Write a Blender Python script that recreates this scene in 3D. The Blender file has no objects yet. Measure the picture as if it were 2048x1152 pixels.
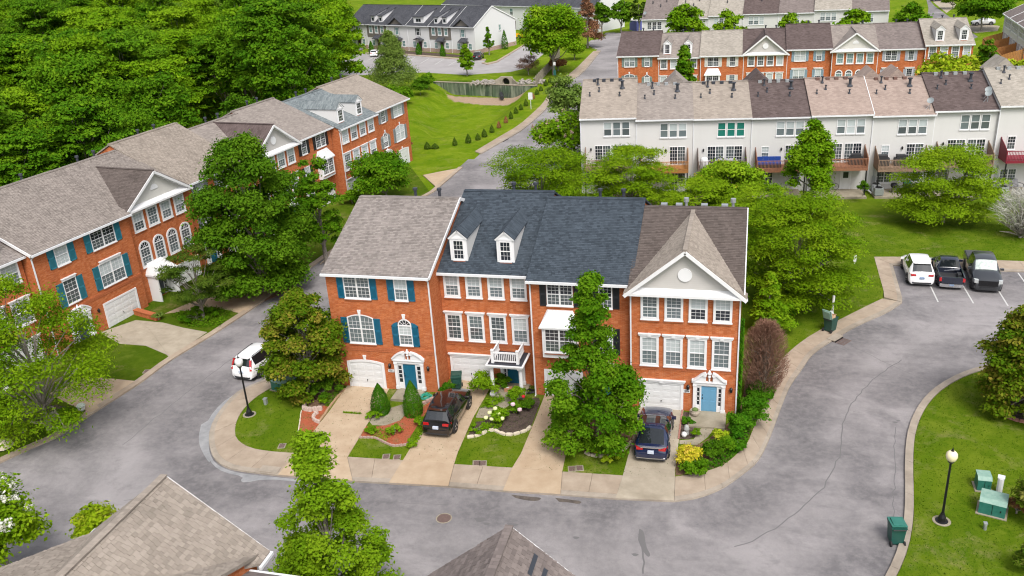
import bpy, math, random
import numpy as np
from math import radians, sin, cos, pi, atan2, hypot
from mathutils import Vector, Matrix
random.seed(7); RNG = np.random.default_rng(7)
S = bpy.context.scene; COL = S.collection

# ------------------------------------------------------------------ camera, sky, sun, exposure
cd = bpy.data.cameras.new('camera'); cam = bpy.data.objects.new('camera', cd); COL.objects.link(cam)
CAMF, CAMP, YAW, PIT, ROL = (1760.07,(25.43,-46.867,28.254),0.27438,0.39889,-0.06468)
_f = Vector((-sin(YAW)*cos(PIT), cos(YAW)*cos(PIT), -sin(PIT))); _r = Vector((cos(YAW), sin(YAW), 0)); _u = _r.cross(_f)
_R = cos(ROL)*_r + sin(ROL)*_u; _U = -sin(ROL)*_r + cos(ROL)*_u
cam.matrix_world = Matrix(((_R.x, _U.x, -_f.x, CAMP[0]), (_R.y, _U.y, -_f.y, CAMP[1]), (_R.z, _U.z, -_f.z, CAMP[2]), (0, 0, 0, 1)))
cd.sensor_width = 36; cd.lens = CAMF/2048*36; cd.clip_start = 0.5; cd.clip_end = 3000
S.camera = cam
S.cycles.filter_width = 1.15
S.view_settings.view_transform = 'Standard'; S.view_settings.look = 'None'
S.view_settings.exposure = 0.74; S.view_settings.gamma = 1.0; S.view_settings.use_curve_mapping = False
SUN_EL, SUN_AZ = 54, 150      # azimuth clockwise from +Y
W = bpy.data.worlds.new('World'); S.world = W; W.use_nodes = True
nt = W.node_tree; nt.nodes.clear()
sky = nt.nodes.new('ShaderNodeTexSky'); sky.sky_type = 'NISHITA'; sky.sun_disc = False
sky.sun_elevation = radians(SUN_EL); sky.sun_rotation = radians(SUN_AZ); sky.dust_density = 4; sky.air_density = .8; sky.ozone_density = .6
bg = nt.nodes.new('ShaderNodeBackground'); bg.inputs[1].default_value = 0.15
wo = nt.nodes.new('ShaderNodeOutputWorld'); hs = nt.nodes.new('ShaderNodeHueSaturation'); hs.inputs['Saturation'].default_value = .35; nt.links.new(sky.outputs[0], hs.inputs['Color']); nt.links.new(hs.outputs[0], bg.inputs[0]); nt.links.new(bg.outputs[0], wo.inputs[0])
sl = bpy.data.lights.new('sun', 'SUN'); sl.energy = 1.35; sl.angle = radians(20); sl.color = (1, .95, .88)
so = bpy.data.objects.new('sun', sl); COL.objects.link(so)
_d = Vector((sin(radians(SUN_AZ))*cos(radians(SUN_EL)), cos(radians(SUN_AZ))*cos(radians(SUN_EL)), sin(radians(SUN_EL))))
so.rotation_euler = _d.to_track_quat('Z', 'Y').to_euler()

# ------------------------------------------------------------------ helpers
class MB:
    """collects geometry for ONE mesh"""
    def __init__(s): s.v = []; s.f = []; s.m = []
    def quad(s, *p, m=0):
        b = len(s.v); s.v += [tuple(q) for q in p]; s.f.append(tuple(range(b, b+len(p)))); s.m.append(m); return s
    def box(s, x0, y0, z0, x1, y1, z1, m=0):
        if x0 > x1: x0, x1 = x1, x0
        if y0 > y1: y0, y1 = y1, y0
        if z0 > z1: z0, z1 = z1, z0
        b = len(s.v); s.v += [(x0,y0,z0),(x1,y0,z0),(x1,y1,z0),(x0,y1,z0),(x0,y0,z1),(x1,y0,z1),(x1,y1,z1),(x0,y1,z1)]
        for q in ((3,2,1,0),(4,5,6,7),(0,1,5,4),(1,2,6,5),(2,3,7,6),(3,0,4,7)): s.f.append(tuple(b+i for i in q)); s.m.append(m)
        return s
    def ext(s, pts, d, m=0):
        """extrude a planar polygon (list of 3D points) by vector d"""
        n = len(pts); b = len(s.v); d = Vector(d)
        s.v += [tuple(p) for p in pts] + [tuple(Vector(p)+d) for p in pts]
        s.f.append(tuple(range(b, b+n))); s.f.append(tuple(range(b+2*n-1, b+n-1, -1))); s.m += [m, m]
        for i in range(n):
            j = (i+1) % n; s.f.append((b+i, b+n+i, b+n+j, b+j)); s.m.append(m)
        return s
    def slab(s, pts, z0, z1, m=0):
        a = sum(pts[i][0]*pts[(i+1)%len(pts)][1]-pts[(i+1)%len(pts)][0]*pts[i][1] for i in range(len(pts)))
        if a > 0: pts = pts[::-1]
        return s.ext([(p[0], p[1], z0) for p in pts], (0, 0, z1-z0), m)
    def bar(s, a, b, w, h, m=0):
        """box bar from a to b, w across (horizontal), h tall"""
        a = Vector(a); b = Vector(b); d = (b-a).normalized(); up = Vector((0,0,1))
        if abs(d.z) > .99: up = Vector((0,1,0))
        r = d.cross(up).normalized(); u = r.cross(d)
        P = [a+r*i*w/2+u*j*h/2 for i, j in ((-1,-1),(1,-1),(1,1),(-1,1))]
        return s.ext(P, b-a, m)
    def cyl(s, a, b, r0, r1=None, n=10, m=0, cap=True):
        r1 = r0 if r1 is None else r1
        a = Vector(a); b = Vector(b); d = (b-a)
        if d.length < 1e-6: return s
        d.normalize(); t = Vector((0,0,1)) if abs(d.z) < .9 else Vector((1,0,0)); x = d.cross(t).normalized(); y = d.cross(x)
        k = len(s.v)
        for c, r in ((a, r0), (b, r1)):
            for i in range(n):
                w = 2*pi*i/n; s.v.append(tuple(c+x*cos(w)*r+y*sin(w)*r))
        for i in range(n):
            j = (i+1) % n; s.f.append((k+j, k+i, k+n+i, k+n+j)); s.m.append(m)
        if cap:
            s.f.append(tuple(k+i for i in range(n))); s.f.append(tuple(k+n+i for i in reversed(range(n)))); s.m += [m, m]
        return s
    def lathe(s, prof, n=14, c=(0,0,0), m=0):
        """prof: list of (r, z)"""
        k = len(s.v)
        for r, z in prof:
            for i in range(n): w = 2*pi*i/n; s.v.append((c[0]+r*cos(w), c[1]+r*sin(w), c[2]+z))
        for a in range(len(prof)-1):
            for i in range(n):
                j = (i+1) % n; s.f.append((k+a*n+i, k+a*n+j, k+(a+1)*n+j, k+(a+1)*n+i)); s.m.append(m)
        s.f.append(tuple(k+i for i in reversed(range(n)))); s.f.append(tuple(k+(len(prof)-1)*n+i for i in range(n))); s.m += [m, m]
        return s
    def mesh(s, name, mats, smooth=False):
        me = bpy.data.meshes.new(name); me.from_pydata(s.v, [], s.f); finish(me, mats, s.m, smooth); return me

def finish(me, mats, mi=None, smooth=False):
    if not isinstance(mats, (list, tuple)): mats = [mats]
    for m in mats: me.materials.append(m)
    n = len(me.polygons)
    if mi is not None and len(mats) > 1: me.polygons.foreach_set('material_index', np.array(mi, np.int32))
    if smooth: me.polygons.foreach_set('use_smooth', np.ones(n, bool))
    uv = me.uv_layers.new(name='UVMap')
    nv = len(me.vertices); co = np.empty(nv*3, np.float32); me.vertices.foreach_get('co', co); co = co.reshape(-1, 3)
    nl = len(me.loops); li = np.empty(nl, np.int32); me.loops.foreach_get('vertex_index', li)
    nn = np.empty(n*3, np.float32); me.polygons.foreach_get('normal', nn); nn = np.abs(nn.reshape(-1, 3))
    tot = np.empty(n, np.int32); me.polygons.foreach_get('loop_total', tot)
    ax = np.where((nn[:,2] >= nn[:,0]) & (nn[:,2] >= nn[:,1]), 2, np.where(nn[:,1] >= nn[:,0], 1, 0)); ax = np.repeat(ax, tot)
    c = co[li]; u = np.where(ax == 0, c[:,1], c[:,0]); v = np.where(ax == 2, c[:,1], c[:,2])
    uv.data.foreach_set('uv', np.stack([u, v], 1).astype(np.float32).ravel()); me.update()

def obj(name, me, parent=None, loc=None, rot=None, scl=None):
    o = bpy.data.objects.new(name, me); COL.objects.link(o)
    if parent is not None: o.parent = parent
    if loc is not None: o.location = loc
    if rot is not None: o.rotation_euler = rot
    if scl is not None: o.scale = scl
    return o
def put(name, mb, mats, parent=None, loc=None, rot=None, smooth=False): return obj(name, mb.mesh(name, mats, smooth), parent, loc, rot)
def tag(o, label=None, cat=None, group=None, kind=None):
    if label: o['label'] = label
    if cat: o['category'] = cat
    if group: o['group'] = group
    if kind: o['kind'] = kind
    return o
def thing(name, label, cat, loc=(0,0,0), rz=0, group=None):
    o = obj(name, None, None, loc, (0,0,rz)); o.empty_display_size = .3; return tag(o, label, cat, group)
def dup(root, loc, rz, label=None, group=None, scl=None):
    r = root.copy(); COL.objects.link(r); r.location = loc; r.rotation_euler = (0,0,rz)
    if scl is not None: r.scale = scl
    if label: r['label'] = label
    if group: r['group'] = group
    for ch in list(root.children):
        c = ch.copy(); COL.objects.link(c); c.parent = r
        for g in list(ch.children):
            d = g.copy(); COL.objects.link(d); d.parent = c
    return r
CACHE = {}
def cached(key, fn):
    if key not in CACHE: CACHE[key] = fn()
    return CACHE[key]

# ------------------------------------------------------------------ materials
def M(name, col, rough=.6, col2=None, scale=4, bump=0, bscale=40, metal=0, coat=0, spec=.5, detail=5, coord='Object', emit=0, lo=.35, hi=.65):
    m = bpy.data.materials.new(name); m.use_nodes = True; t = m.node_tree; N = t.nodes; L = t.links
    b = N['Principled BSDF']; b.inputs['Base Color'].default_value = (*col, 1); b.inputs['Roughness'].default_value = rough
    b.inputs['Metallic'].default_value = metal; b.inputs['Coat Weight'].default_value = coat; b.inputs['Specular IOR Level'].default_value = spec
    tc = N.new('ShaderNodeTexCoord')
    if col2:
        n = N.new('ShaderNodeTexNoise'); n.inputs['Scale'].default_value = scale; n.inputs['Detail'].default_value = detail; n.inputs['Roughness'].default_value = .62
        L.new(tc.outputs[coord], n.inputs['Vector'])
        r = N.new('ShaderNodeMapRange'); r.inputs[1].default_value = lo; r.inputs[2].default_value = hi; L.new(n.outputs[0], r.inputs[0])
        x = N.new('ShaderNodeMix'); x.data_type = 'RGBA'; x.inputs[6].default_value = (*col, 1); x.inputs[7].default_value = (*col2, 1)
        L.new(r.outputs[0], x.inputs[0]); L.new(x.outputs[2], b.inputs['Base Color']); m['mixnode'] = x.name
    if bump:
        n2 = N.new('ShaderNodeTexNoise'); n2.inputs['Scale'].default_value = bscale; n2.inputs['Detail'].default_value = 4
        L.new(tc.outputs[coord], n2.inputs['Vector'])
        bm = N.new('ShaderNodeBump'); bm.inputs['Strength'].default_value = bump; bm.inputs['Distance'].default_value = .03
        L.new(n2.outputs[0], bm.inputs['Height']); L.new(bm.outputs[0], b.inputs['Normal'])
    if emit:
        b.inputs['Emission Color'].default_value = (*col, 1); b.inputs['Emission Strength'].default_value = emit
    return m
class G_:
    """tiny node-graph helper"""
    def __init__(s, m): s.t = m.node_tree; s.N = s.t.nodes; s.L = s.t.links; s.b = s.N['Principled BSDF']; s.tc = s.N.new('ShaderNodeTexCoord')
    def noise(s, scale, detail=5, rough=.6, vec=None, dist=0):
        n = s.N.new('ShaderNodeTexNoise'); n.inputs['Scale'].default_value = scale; n.inputs['Detail'].default_value = detail; n.inputs['Roughness'].default_value = rough; n.inputs['Distortion'].default_value = dist
        s.L.new(vec if vec is not None else s.tc.outputs['Object'], n.inputs['Vector']); return n.outputs[0]
    def rng(s, v, a, b, c=0, d=1):
        r = s.N.new('ShaderNodeMapRange'); r.inputs[1].default_value = a; r.inputs[2].default_value = b; r.inputs[3].default_value = c; r.inputs[4].default_value = d
        s.L.new(v, r.inputs[0]); return r.outputs[0]
    def mix(s, f, a, b, mode='MIX'):
        x = s.N.new('ShaderNodeMix'); x.data_type = 'RGBA'; x.blend_type = mode
        for i, q in ((0, f), (6, a), (7, b)):
            if isinstance(q, (int, float)): x.inputs[i].default_value = q
            elif isinstance(q, tuple): x.inputs[i].default_value = (*q, 1)
            else: s.L.new(q, x.inputs[i])
        return x.outputs[2]
    def math(s, op, a, b=0):
        x = s.N.new('ShaderNodeMath'); x.operation = op
        for i, q in ((0, a), (1, b)):
            if isinstance(q, (int, float)): x.inputs[i].default_value = q
            else: s.L.new(q, x.inputs[i])
        return x.outputs[0]
    def mapping(s, src, scale=(1,1,1), rot=(0,0,0)):
        x = s.N.new('ShaderNodeMapping'); x.inputs['Scale'].default_value = scale; x.inputs['Rotation'].default_value = rot
        s.L.new(s.tc.outputs[src] if isinstance(src, str) else src, x.inputs['Vector']); return x.outputs[0]
    def attr(s, name):
        a = s.N.new('ShaderNodeAttribute'); a.attribute_name = name; return a.outputs['Fac']
    def objrand(s):
        return s.N.new('ShaderNodeObjectInfo').outputs['Random']
    def bump(s, h, st=.5, dist=.03):
        b = s.N.new('ShaderNodeBump'); b.inputs['Strength'].default_value = st; b.inputs['Distance'].default_value = dist
        s.L.new(h, b.inputs['Height']); s.L.new(b.outputs[0], s.b.inputs['Normal'])
    def col(s, c): s.L.new(c, s.b.inputs['Base Color'])
def base(name, rough=.8, spec=.3):
    m = bpy.data.materials.new(name); m.use_nodes = True; g = G_(m)
    g.b.inputs['Roughness'].default_value = rough; g.b.inputs['Specular IOR Level'].default_value = spec; return m, g

def brick_mat(name, c1, c2, mortar):
    m, g = base(name, .9, .05)
    t = g.N.new('ShaderNodeTexBrick'); t.inputs['Scale'].default_value = 1; t.inputs['Brick Width'].default_value = .215; t.inputs['Row Height'].default_value = .075
    t.inputs['Mortar Size'].default_value = .008; t.inputs['Mortar Smooth'].default_value = .4; t.inputs['Bias'].default_value = -.1
    t.inputs['Color1'].default_value = (*c1, 1); t.inputs['Color2'].default_value = (*c2, 1); t.inputs['Mortar'].default_value = (*mortar, 1)
    g.L.new(g.tc.outputs['UV'], t.inputs['Vector'])
    uv3 = g.mapping('UV', (4.65, 13.3, 1))
    wn = g.N.new('ShaderNodeTexWhiteNoise'); sn = g.N.new('ShaderNodeVectorMath'); sn.operation = 'FLOOR'; g.L.new(uv3, sn.inputs[0]); g.L.new(sn.outputs[0], wn.inputs[0])
    c = g.mix(g.rng(wn.outputs[0], .0, 1, 0, .75), t.outputs[0], (.29, .068, .02))
    n = g.noise(.5, 5, .6, g.tc.outputs['UV']); c = g.mix(g.rng(n, .3, .7, 0, .28), c, (.52, .17, .058))
    st = g.noise(1.0, 5, .6, g.mapping('UV', (2.2, .16, 1))); c = g.mix(g.rng(st, .52, .74, 0, .4), c, (.20, .055, .022))
    n2 = g.noise(2.2, 6, .7, g.tc.outputs['UV']); c = g.mix(g.rng(n2, .5, .75, 0, .35), c, (.28, .075, .035))
    g.col(c); g.bump(t.outputs[1], -.35, .01); return m
def shingle_mat(name, a, b, streak=.25, tab=True):
    """a/b: tone range of tabs; works on tab geometry (tint attribute) and on plain sheets (brick pattern over UV)"""
    m, g = base(name, .9, .15)
    if tab: f = g.attr('tint')
    else:
        t = g.N.new('ShaderNodeTexBrick'); t.inputs['Scale'].default_value = 1; t.inputs['Brick Width'].default_value = .33; t.inputs['Row Height'].default_value = .15
        t.inputs['Mortar Size'].default_value = .012; t.inputs['Color1'].default_value = (0,0,0,1); t.inputs['Color2'].default_value = (1,1,1,1); t.inputs['Mortar'].default_value = (.2,.2,.2,1)
        g.L.new(g.tc.outputs['UV'], t.inputs['Vector']); f = t.outputs[0]; g.bump(t.outputs[1], -.5, .012)
    c = g.mix(f, a, b)
    v = g.mapping('Object', (1.1, .18, .18)); n = g.noise(1.0, 6, .65, v)
    c = g.mix(g.rng(n, .42, .72, 0, streak), c, tuple(x*.45 for x in a))
    n2 = g.noise(.6, 4, .6); c = g.mix(g.rng(n2, .4, .7, 0, .3), c, tuple(min(1, x*1.25) for x in b))
    g.col(c); return m
def siding_mat(name, col, pitch=.12):
    m, g = base(name, .55, .35)
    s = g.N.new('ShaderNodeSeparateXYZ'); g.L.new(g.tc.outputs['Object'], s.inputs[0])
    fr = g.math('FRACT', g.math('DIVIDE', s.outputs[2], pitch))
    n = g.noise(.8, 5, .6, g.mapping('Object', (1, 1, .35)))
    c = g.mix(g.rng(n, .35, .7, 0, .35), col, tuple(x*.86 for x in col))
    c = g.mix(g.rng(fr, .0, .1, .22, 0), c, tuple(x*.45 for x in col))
    g.col(c); g.bump(fr, -.6, .012); return m
def batten_mat(name, col):
    m, g = base(name, .5, .35)
    s = g.N.new('ShaderNodeSeparateXYZ'); g.L.new(g.tc.outputs['Object'], s.inputs[0])
    fr = g.math('FRACT', g.math('DIVIDE', s.outputs[0], .4)); st = g.rng(fr, .88, .9)
    g.col(g.mix(st, col, tuple(x*.93 for x in col))); g.bump(st, .5, .02); return m
def leaf_mat(name, dark, mid, light, trans=.28, rough=.8):
    fx = lambda c, k: (c[0]*.88*k, c[1]*1.04*k, c[2]*.4*k) if c[1] > c[0]*1.05 else c
    dark, mid, light = fx(dark, 1), fx(mid, .84), fx(light, .76)
    m, g = base(name, rough, .06)
    t = g.attr('tint'); c = g.mix(g.rng(t, 0, .5), dark, mid); c = g.mix(g.rng(t, .5, 1), c, light)
    r = g.objrand(); c = g.mix(g.rng(r, 0, .5, .42, 0), c, g.mix(.5, c, tuple(x*.7 for x in dark))); c = g.mix(g.rng(r, .55, 1, 0, .35), c, light)
    g.col(c)
    tr = g.N.new('ShaderNodeBsdfTranslucent'); g.L.new(g.mix(.35, c, light), tr.inputs[0])
    ms = g.N.new('ShaderNodeMixShader'); ms.inputs[0].default_value = trans
    out = g.N['Material Output']; g.L.new(g.b.outputs[0], ms.inputs[1]); g.L.new(tr.outputs[0], ms.inputs[2]); g.L.new(ms.outputs[0], out.inputs[0]); return m
def grass_mat(name, g1=(.062,.108,.005), g2=(.112,.156,.011), dry=(.26,.22,.095), dryamt=.95, straw=False):
    m, g = base(name, .95, .03)
    n1 = g.noise(.22, 6, .6); n2 = g.noise(1.6, 7, .72); n3 = g.noise(22, 4, .75); n4 = g.noise(.09, 3, .5)
    k = g2[1]/.135
    c = g.mix(g.rng(n1, .38, .66), g1, g2)
    c = g.mix(g.rng(n2, .4, .62, 0, .7), c, (.030*k, .082*k, .001))
    c = g.mix(g.rng(n3, .35, .7, 0, .55), c, (.105*k, .165*k, .010))
    w = g.N.new('ShaderNodeTexWave'); w.inputs['Scale'].default_value = .28; w.inputs['Distortion'].default_value = 3; w.inputs['Detail'].default_value = 3; w.inputs['Detail Scale'].default_value = 1.5
    g.L.new(g.mapping('Object', (.25, 1, 1), (0, 0, .12)), w.inputs['Vector']); c = g.mix(g.rng(w.outputs[0], .35, .75, 0, .25), c, (.115*k, .16*k, .012))
    c = g.mix(g.rng(g.noise(.7, 8, .78), .50, .66, 0, .5), c, (.030*k, .082*k, .001))
    c = g.mix(g.rng(g.noise(.33, 7, .7, None, .8), .52, .68, 0, .65), c, (.135*k, .175*k, .018))
    d = g.math('MULTIPLY', g.rng(g.noise(.42, 6, .68, None, .4), .53, .70), g.rng(g.noise(4.5, 5, .7), .35, .65))
    c = g.mix(g.math('MULTIPLY', d, dryamt), c, dry)
    c = g.mix(g.rng(n4, .5, .7, 0, .3), c, (.125*k, .17*k, .012))
    if straw:
        sv = g.math('ADD', g.attr('straw'), g.math('MULTIPLY', g.math('SUBTRACT', g.noise(.9, 6, .7), .5), 1.3)); c = g.mix(g.rng(sv, .42, .66), c, g.mix(g.noise(2.5, 6, .75), (.20,.135,.085), (.46,.35,.26)))
    g.col(c); g.bump(g.math('ADD', n3, g.noise(60, 3, .7)), .6, .05); return m
def concrete_mat(name, c1, c2, stain=(.2,.15,.1), amt=.4):
    m, g = base(name, .9, .2)
    n = g.noise(1.3, 7, .65); c = g.mix(g.rng(n, .35, .68), c1, c2)
    c = g.mix(g.rng(g.noise(.35, 5, .6, None, .6), .5, .72, 0, amt), c, stain)
    c = g.mix(g.rng(g.noise(60, 3, .7), .35, .7, 0, .22), c, tuple(x*.55 for x in c1))
    c = g.mix(g.rng(g.objrand(), 0, 1, 0, .22), c, tuple(x*.72 for x in c1))
    g.col(c); g.bump(g.noise(90, 3), .2, .01); return m
def asphalt_mat(name):
    m, g = base(name, .88, .25)
    n = g.noise(.16, 7, .62, None, .5); c = g.mix(g.rng(n, .36, .62), (.19,.179,.182), (.325,.304,.308))
    e = g.attr('edge'); n1 = g.noise(.28, 6, .6, None, .6)  # worn grey crown, darker bands near the kerbs
    band = g.math('MULTIPLY', g.rng(e, .45, .95, 1, 0), g.rng(n1, .34, .6)); c = g.mix(g.math('MULTIPLY', band, .72), c, (.095,.09,.097))
    n2 = g.noise(.5, 7, .7, g.mapping('Object', (.35, 1.2, 1), (0, 0, .5)), .3); c = g.mix(g.rng(n2, .5, .68, 0, .55), c, (.12,.114,.12))
    c = g.mix(g.rng(g.noise(2.4, 6, .7), .42, .7, 0, .4), c, (.34,.32,.315))
    c = g.mix(g.rng(g.noise(.9, 7, .75), .52, .72, 0, .5), c, (.13,.122,.128))
    c = g.mix(g.rng(g.noise(45, 4, .8), .32, .72, 0, .42), c, (.08,.078,.082))
    sp = g.rng(g.noise(1.1, 2, .5, None, 0), .74, .78); c = g.mix(g.math('MULTIPLY', sp, .5), c, (.07,.065,.065))
    g.col(c); g.bump(g.noise(150, 3), .3, .01); return m
def mulch_mat(name, a, b, c_):
    m, g = base(name, .95, .1)
    n = g.noise(14, 5, .8); c = g.mix(g.rng(n, .38, .6), a, b); c = g.mix(g.rng(g.noise(2, 5, .7), .5, .66, 0, .8), c, c_)
    g.col(c); g.bump(n, .9, .06); return m
def glass_mat(name, col, rough=.08, grid=None, coat=.6):
    m, g = base(name, rough, .5); g.b.inputs['Coat Weight'].default_value = coat; g.b.inputs['Coat Roughness'].default_value = .03
    n = g.noise(1.1, 3, .5, g.mapping('Object', (1, 1, .6))); r = g.objrand()
    c = g.mix(g.rng(n, .4, .62, 0, .5), col, tuple(x*.6 for x in col)); c = g.mix(g.rng(r, 0, 1, 0, .3), c, tuple(min(1, x*1.4) for x in col)); g.col(c); return m

BRICK = brick_mat('brick', (.50,.15,.052), (.40,.105,.034), (.42,.26,.17))
SOLD = M('brick_course', (.33,.085,.028), .85, (.42,.125,.045), 9, .5, 30)
WHITE = M('white_paint', (.66,.665,.67), .5, (.59,.595,.60), 1.5)
TRIMW = M('white_trim', (.68,.68,.69), .5)
GUT = M('white_gutter', (.64,.65,.67), .4)
SIDING = siding_mat('vinyl_siding', (.57,.565,.555)); SIDEW = siding_mat('white_siding', (.60,.595,.585)); SIDGR = siding_mat('grey_siding', (.16,.145,.13), .16)
TYMP = siding_mat('gable_siding', (.47,.45,.43)); TYMP2 = siding_mat('gable_siding_cream', (.56,.545,.51))
BATTEN = batten_mat('board_and_batten', (.62,.62,.63))
TEAL = M('teal_paint', (.006,.095,.17), .4, (.008,.12,.2), 3); TEALS = M('teal_shutter_paint', (.02,.15,.20), .5, (.03,.18,.24), 3)
GREYSH = M('grey_shutter_paint', (.23,.25,.26), .5); BLACKSH = M('black_shutter_paint', (.018,.02,.025), .45); BLUESH = M('light_blue_shutter_paint', (.24,.33,.40), .5)
GREENSH = M('sage_shutter_paint', (.20,.25,.23), .5); WHITESH = M('cream_shutter_paint', (.62,.61,.58), .5); LILACSH = M('lilac_shutter_paint', (.40,.41,.47), .5)
DBLUE = M('pale_blue_door_paint', (.12,.29,.44), .4); DNAVY = M('navy_door_paint', (.03,.04,.075), .4); DMAROON = M('dark_door_paint', (.045,.02,.028), .4)
SH = {}
def shm(k, tab): return cached(('sh', k, tab), lambda: shingle_mat('roof_shingles_'+k+('_tab' if tab else ''), *{
 'taupe': ((.165,.146,.136), (.275,.245,.228)), 'slate': ((.032,.041,.052), (.062,.078,.097)), 'umber': ((.082,.067,.06), (.122,.10,.091)),
 'sand': ((.21,.18,.152), (.305,.264,.226)), 'fawn': ((.175,.152,.137), (.27,.237,.214)), 'bluegrey': ((.10,.118,.125), (.20,.225,.232)), 'rose': ((.23,.175,.15), (.32,.255,.22)),
 'coffee': ((.065,.048,.045), (.12,.092,.088)), 'charcoal': ((.04,.042,.05), (.075,.078,.088)), 'ash': ((.22,.20,.17), (.34,.31,.27)), 'plum': ((.12,.10,.095), (.20,.168,.157))}[k], tab=tab))
GL_BLIND = glass_mat('window_glass_blind', (.42,.465,.475)); GL_SCREEN = glass_mat('window_glass_screen', (.125,.152,.162)); GL_DARK = glass_mat('window_glass_dark', (.022,.026,.034)); GL_MIX = glass_mat('window_glass_dim', (.075,.09,.095))
GL_GREEN = glass_mat('window_glass_green', (.02,.16,.13)); GL_TEALV = glass_mat('window_glass_tealish', (.15,.25,.25))
BLACKM = M('black_metal', (.012,.012,.014), .4, metal=.3); DARKV = M('dark_vent_metal', (.03,.034,.045), .5); GALV = M('galvanised_metal', (.42,.44,.46), .45, metal=.6)
CONC = concrete_mat('sidewalk_concrete', (.32,.255,.195), (.42,.345,.27), (.22,.16,.11), .5); KERB = concrete_mat('kerb_concrete', (.29,.25,.205), (.40,.345,.285), (.15,.12,.09), .6)
DRIVE = concrete_mat('driveway_concrete', (.40,.30,.205), (.49,.385,.275), (.33,.23,.14), .45); DRIVEG = concrete_mat('old_driveway_concrete', (.33,.285,.22), (.44,.385,.305), (.17,.14,.10), .5); STEPC = concrete_mat('step_concrete', (.25,.22,.16), (.36,.32,.25), (.15,.13,.09), .5)
ASPH = asphalt_mat('asphalt'); GRASS = grass_mat('grass'); GRASSB = grass_mat('basin_grass', (.085,.145,.003), (.15,.195,.008), (.27,.22,.08), .6, straw=True); GRASSD = grass_mat('dry_grass', (.042,.08,.004), (.075,.115,.006), (.21,.155,.07), .9)
MULR = mulch_mat('red_mulch', (.42,.12,.06), (.30,.075,.04), (.22,.13,.06)); MULD = mulch_mat('dark_mulch', (.06,.045,.038), (.12,.09,.075), (.04,.03,.025)); MULB = mulch_mat('brown_mulch', (.13,.075,.05), (.22,.14,.09), (.07,.045,.03)); STRAW = mulch_mat('straw_mulch', (.42,.30,.21), (.30,.20,.13), (.17,.19,.05))
STONE = M('border_stone', (.40,.30,.26), .9, (.56,.46,.40), 6, .5, 25); STONEP = M('pale_edging', (.60,.53,.42), .85, (.50,.44,.34), 5, .3, 30); PAVER = M('paver_stone', (.30,.20,.17), .9, (.42,.30,.26), 5, .4, 25); REDB = M('red_edging_brick', (.30,.13,.10), .9, (.4,.2,.16), 6)
BARK = M('bark', (.13,.10,.075), .9, (.24,.20,.16), 6, .8, 14); BARKG = M('grey_bark', (.28,.25,.215), .9, (.16,.14,.12), 6, .8, 14)
GREENB = M('green_bin_plastic', (.012,.052,.04), .5, (.018,.065,.05), 5); GREENL = M('green_cabinet_paint', (.02,.13,.10), .45, (.03,.16,.125), 4); GREENT = M('faded_green_top', (.17,.30,.25), .6, (.24,.36,.30), 5)
TIMO = M('orange_stained_timber', (.38,.17,.045), .7, (.30,.13,.035), 4); TIMB = M('weathered_dark_timber', (.11,.075,.06), .8, (.17,.12,.10), 4); TIMR = M('red_brown_timber', (.30,.13,.065), .75, (.22,.10,.06), 4); TIMC = M('crimson_painted_timber', (.20,.012,.03), .5); TIMG = M('grey_brown_timber', (.20,.13,.085), .8, (.28,.19,.13), 4)
LINEP = M('road_marking_paint', (.50,.50,.49), .8, (.42,.42,.41), 6)
# ------------------------------------------------------------------ shingle geometry
def clip_range(poly, v):
    xs = []
    for i in range(len(poly)):
        (u0, v0), (u1, v1) = poly[i], poly[(i+1) % len(poly)]
        if (v0-v)*(v1-v) < 0: xs.append(u0+(u1-u0)*(v-v0)/(v1-v0))
    return (min(xs), max(xs)) if len(xs) >= 2 else None
def tabs_of(faces, course, tabw, rng):
    """list of (8 verts, tint) for shingle tabs laid in courses over planar faces"""
    out = []
    for P0, U, V, poly in faces:
        P0 = np.array(P0, float); U = np.array(U, float); V = np.array(V, float); Nn = np.cross(U, V); Nn /= np.linalg.norm(Nn)
        vmin = min(p[1] for p in poly); vmax = max(p[1] for p in poly); k = 0; v = vmin
        while v < vmax-.02:
            r = clip_range(poly, min(v+course*.5, vmax-.01))
            if r:
                x = r[0]-rng.random()*tabw
                while x < r[1]-.02:
                    w = tabw*rng.choice([.7, .9, 1, 1.15]); a = max(x, r[0]); b = min(x+w-.012, r[1])
                    if b-a > .03:
                        th = rng.choice([.016, .02, .028]); v1 = min(v+course*1.08, vmax)
                        d = rng.random()*.006
                        q = [P0+U*a+V*(v-d), P0+U*b+V*(v-d), P0+U*b+V*v1, P0+U*a+V*v1]
                        out.append((q[0], q[1], q[2], q[3], q[0]+Nn*th, q[1]+Nn*th, q[2]+Nn*.002, q[3]+Nn*.002, rng.random()))
                    x += w
            v += course; k += 1
    return out
def tabs_mesh(name, tabs, mat):
    v = []; f = []; ti = []
    for t in tabs:
        b = len(v); v += [tuple(p) for p in t[:8]]; 
        for q in ((4,5,6,7), (0,1,5,4), (1,2,6,5), (3,0,4,7)): f.append(tuple(b+i for i in q)); ti.append(t[8])
    me = bpy.data.meshes.new(name); me.from_pydata(v, [], f); finish(me, mat)
    at = me.attributes.new('tint', 'FLOAT', 'FACE'); at.data.foreach_set('value', np.array(ti, np.float32)); return me
def shingle_part(faces, mat, parent, course=.15, tabw=.21, single=0, seed=1, centre=None):
    rng = np.random.default_rng(seed); tabs = tabs_of(faces, course, tabw, rng)
    if single:
        c = np.array(centre); tabs.sort(key=lambda t: np.linalg.norm(t[0]-c)); near, tabs = tabs[:single], tabs[single:]
        for t in near: obj('shingle', tabs_mesh('shingle', [t], mat), parent)
    if tabs: tag(obj('shingles', tabs_mesh('shingles', tabs, mat), parent), kind='stuff')

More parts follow.
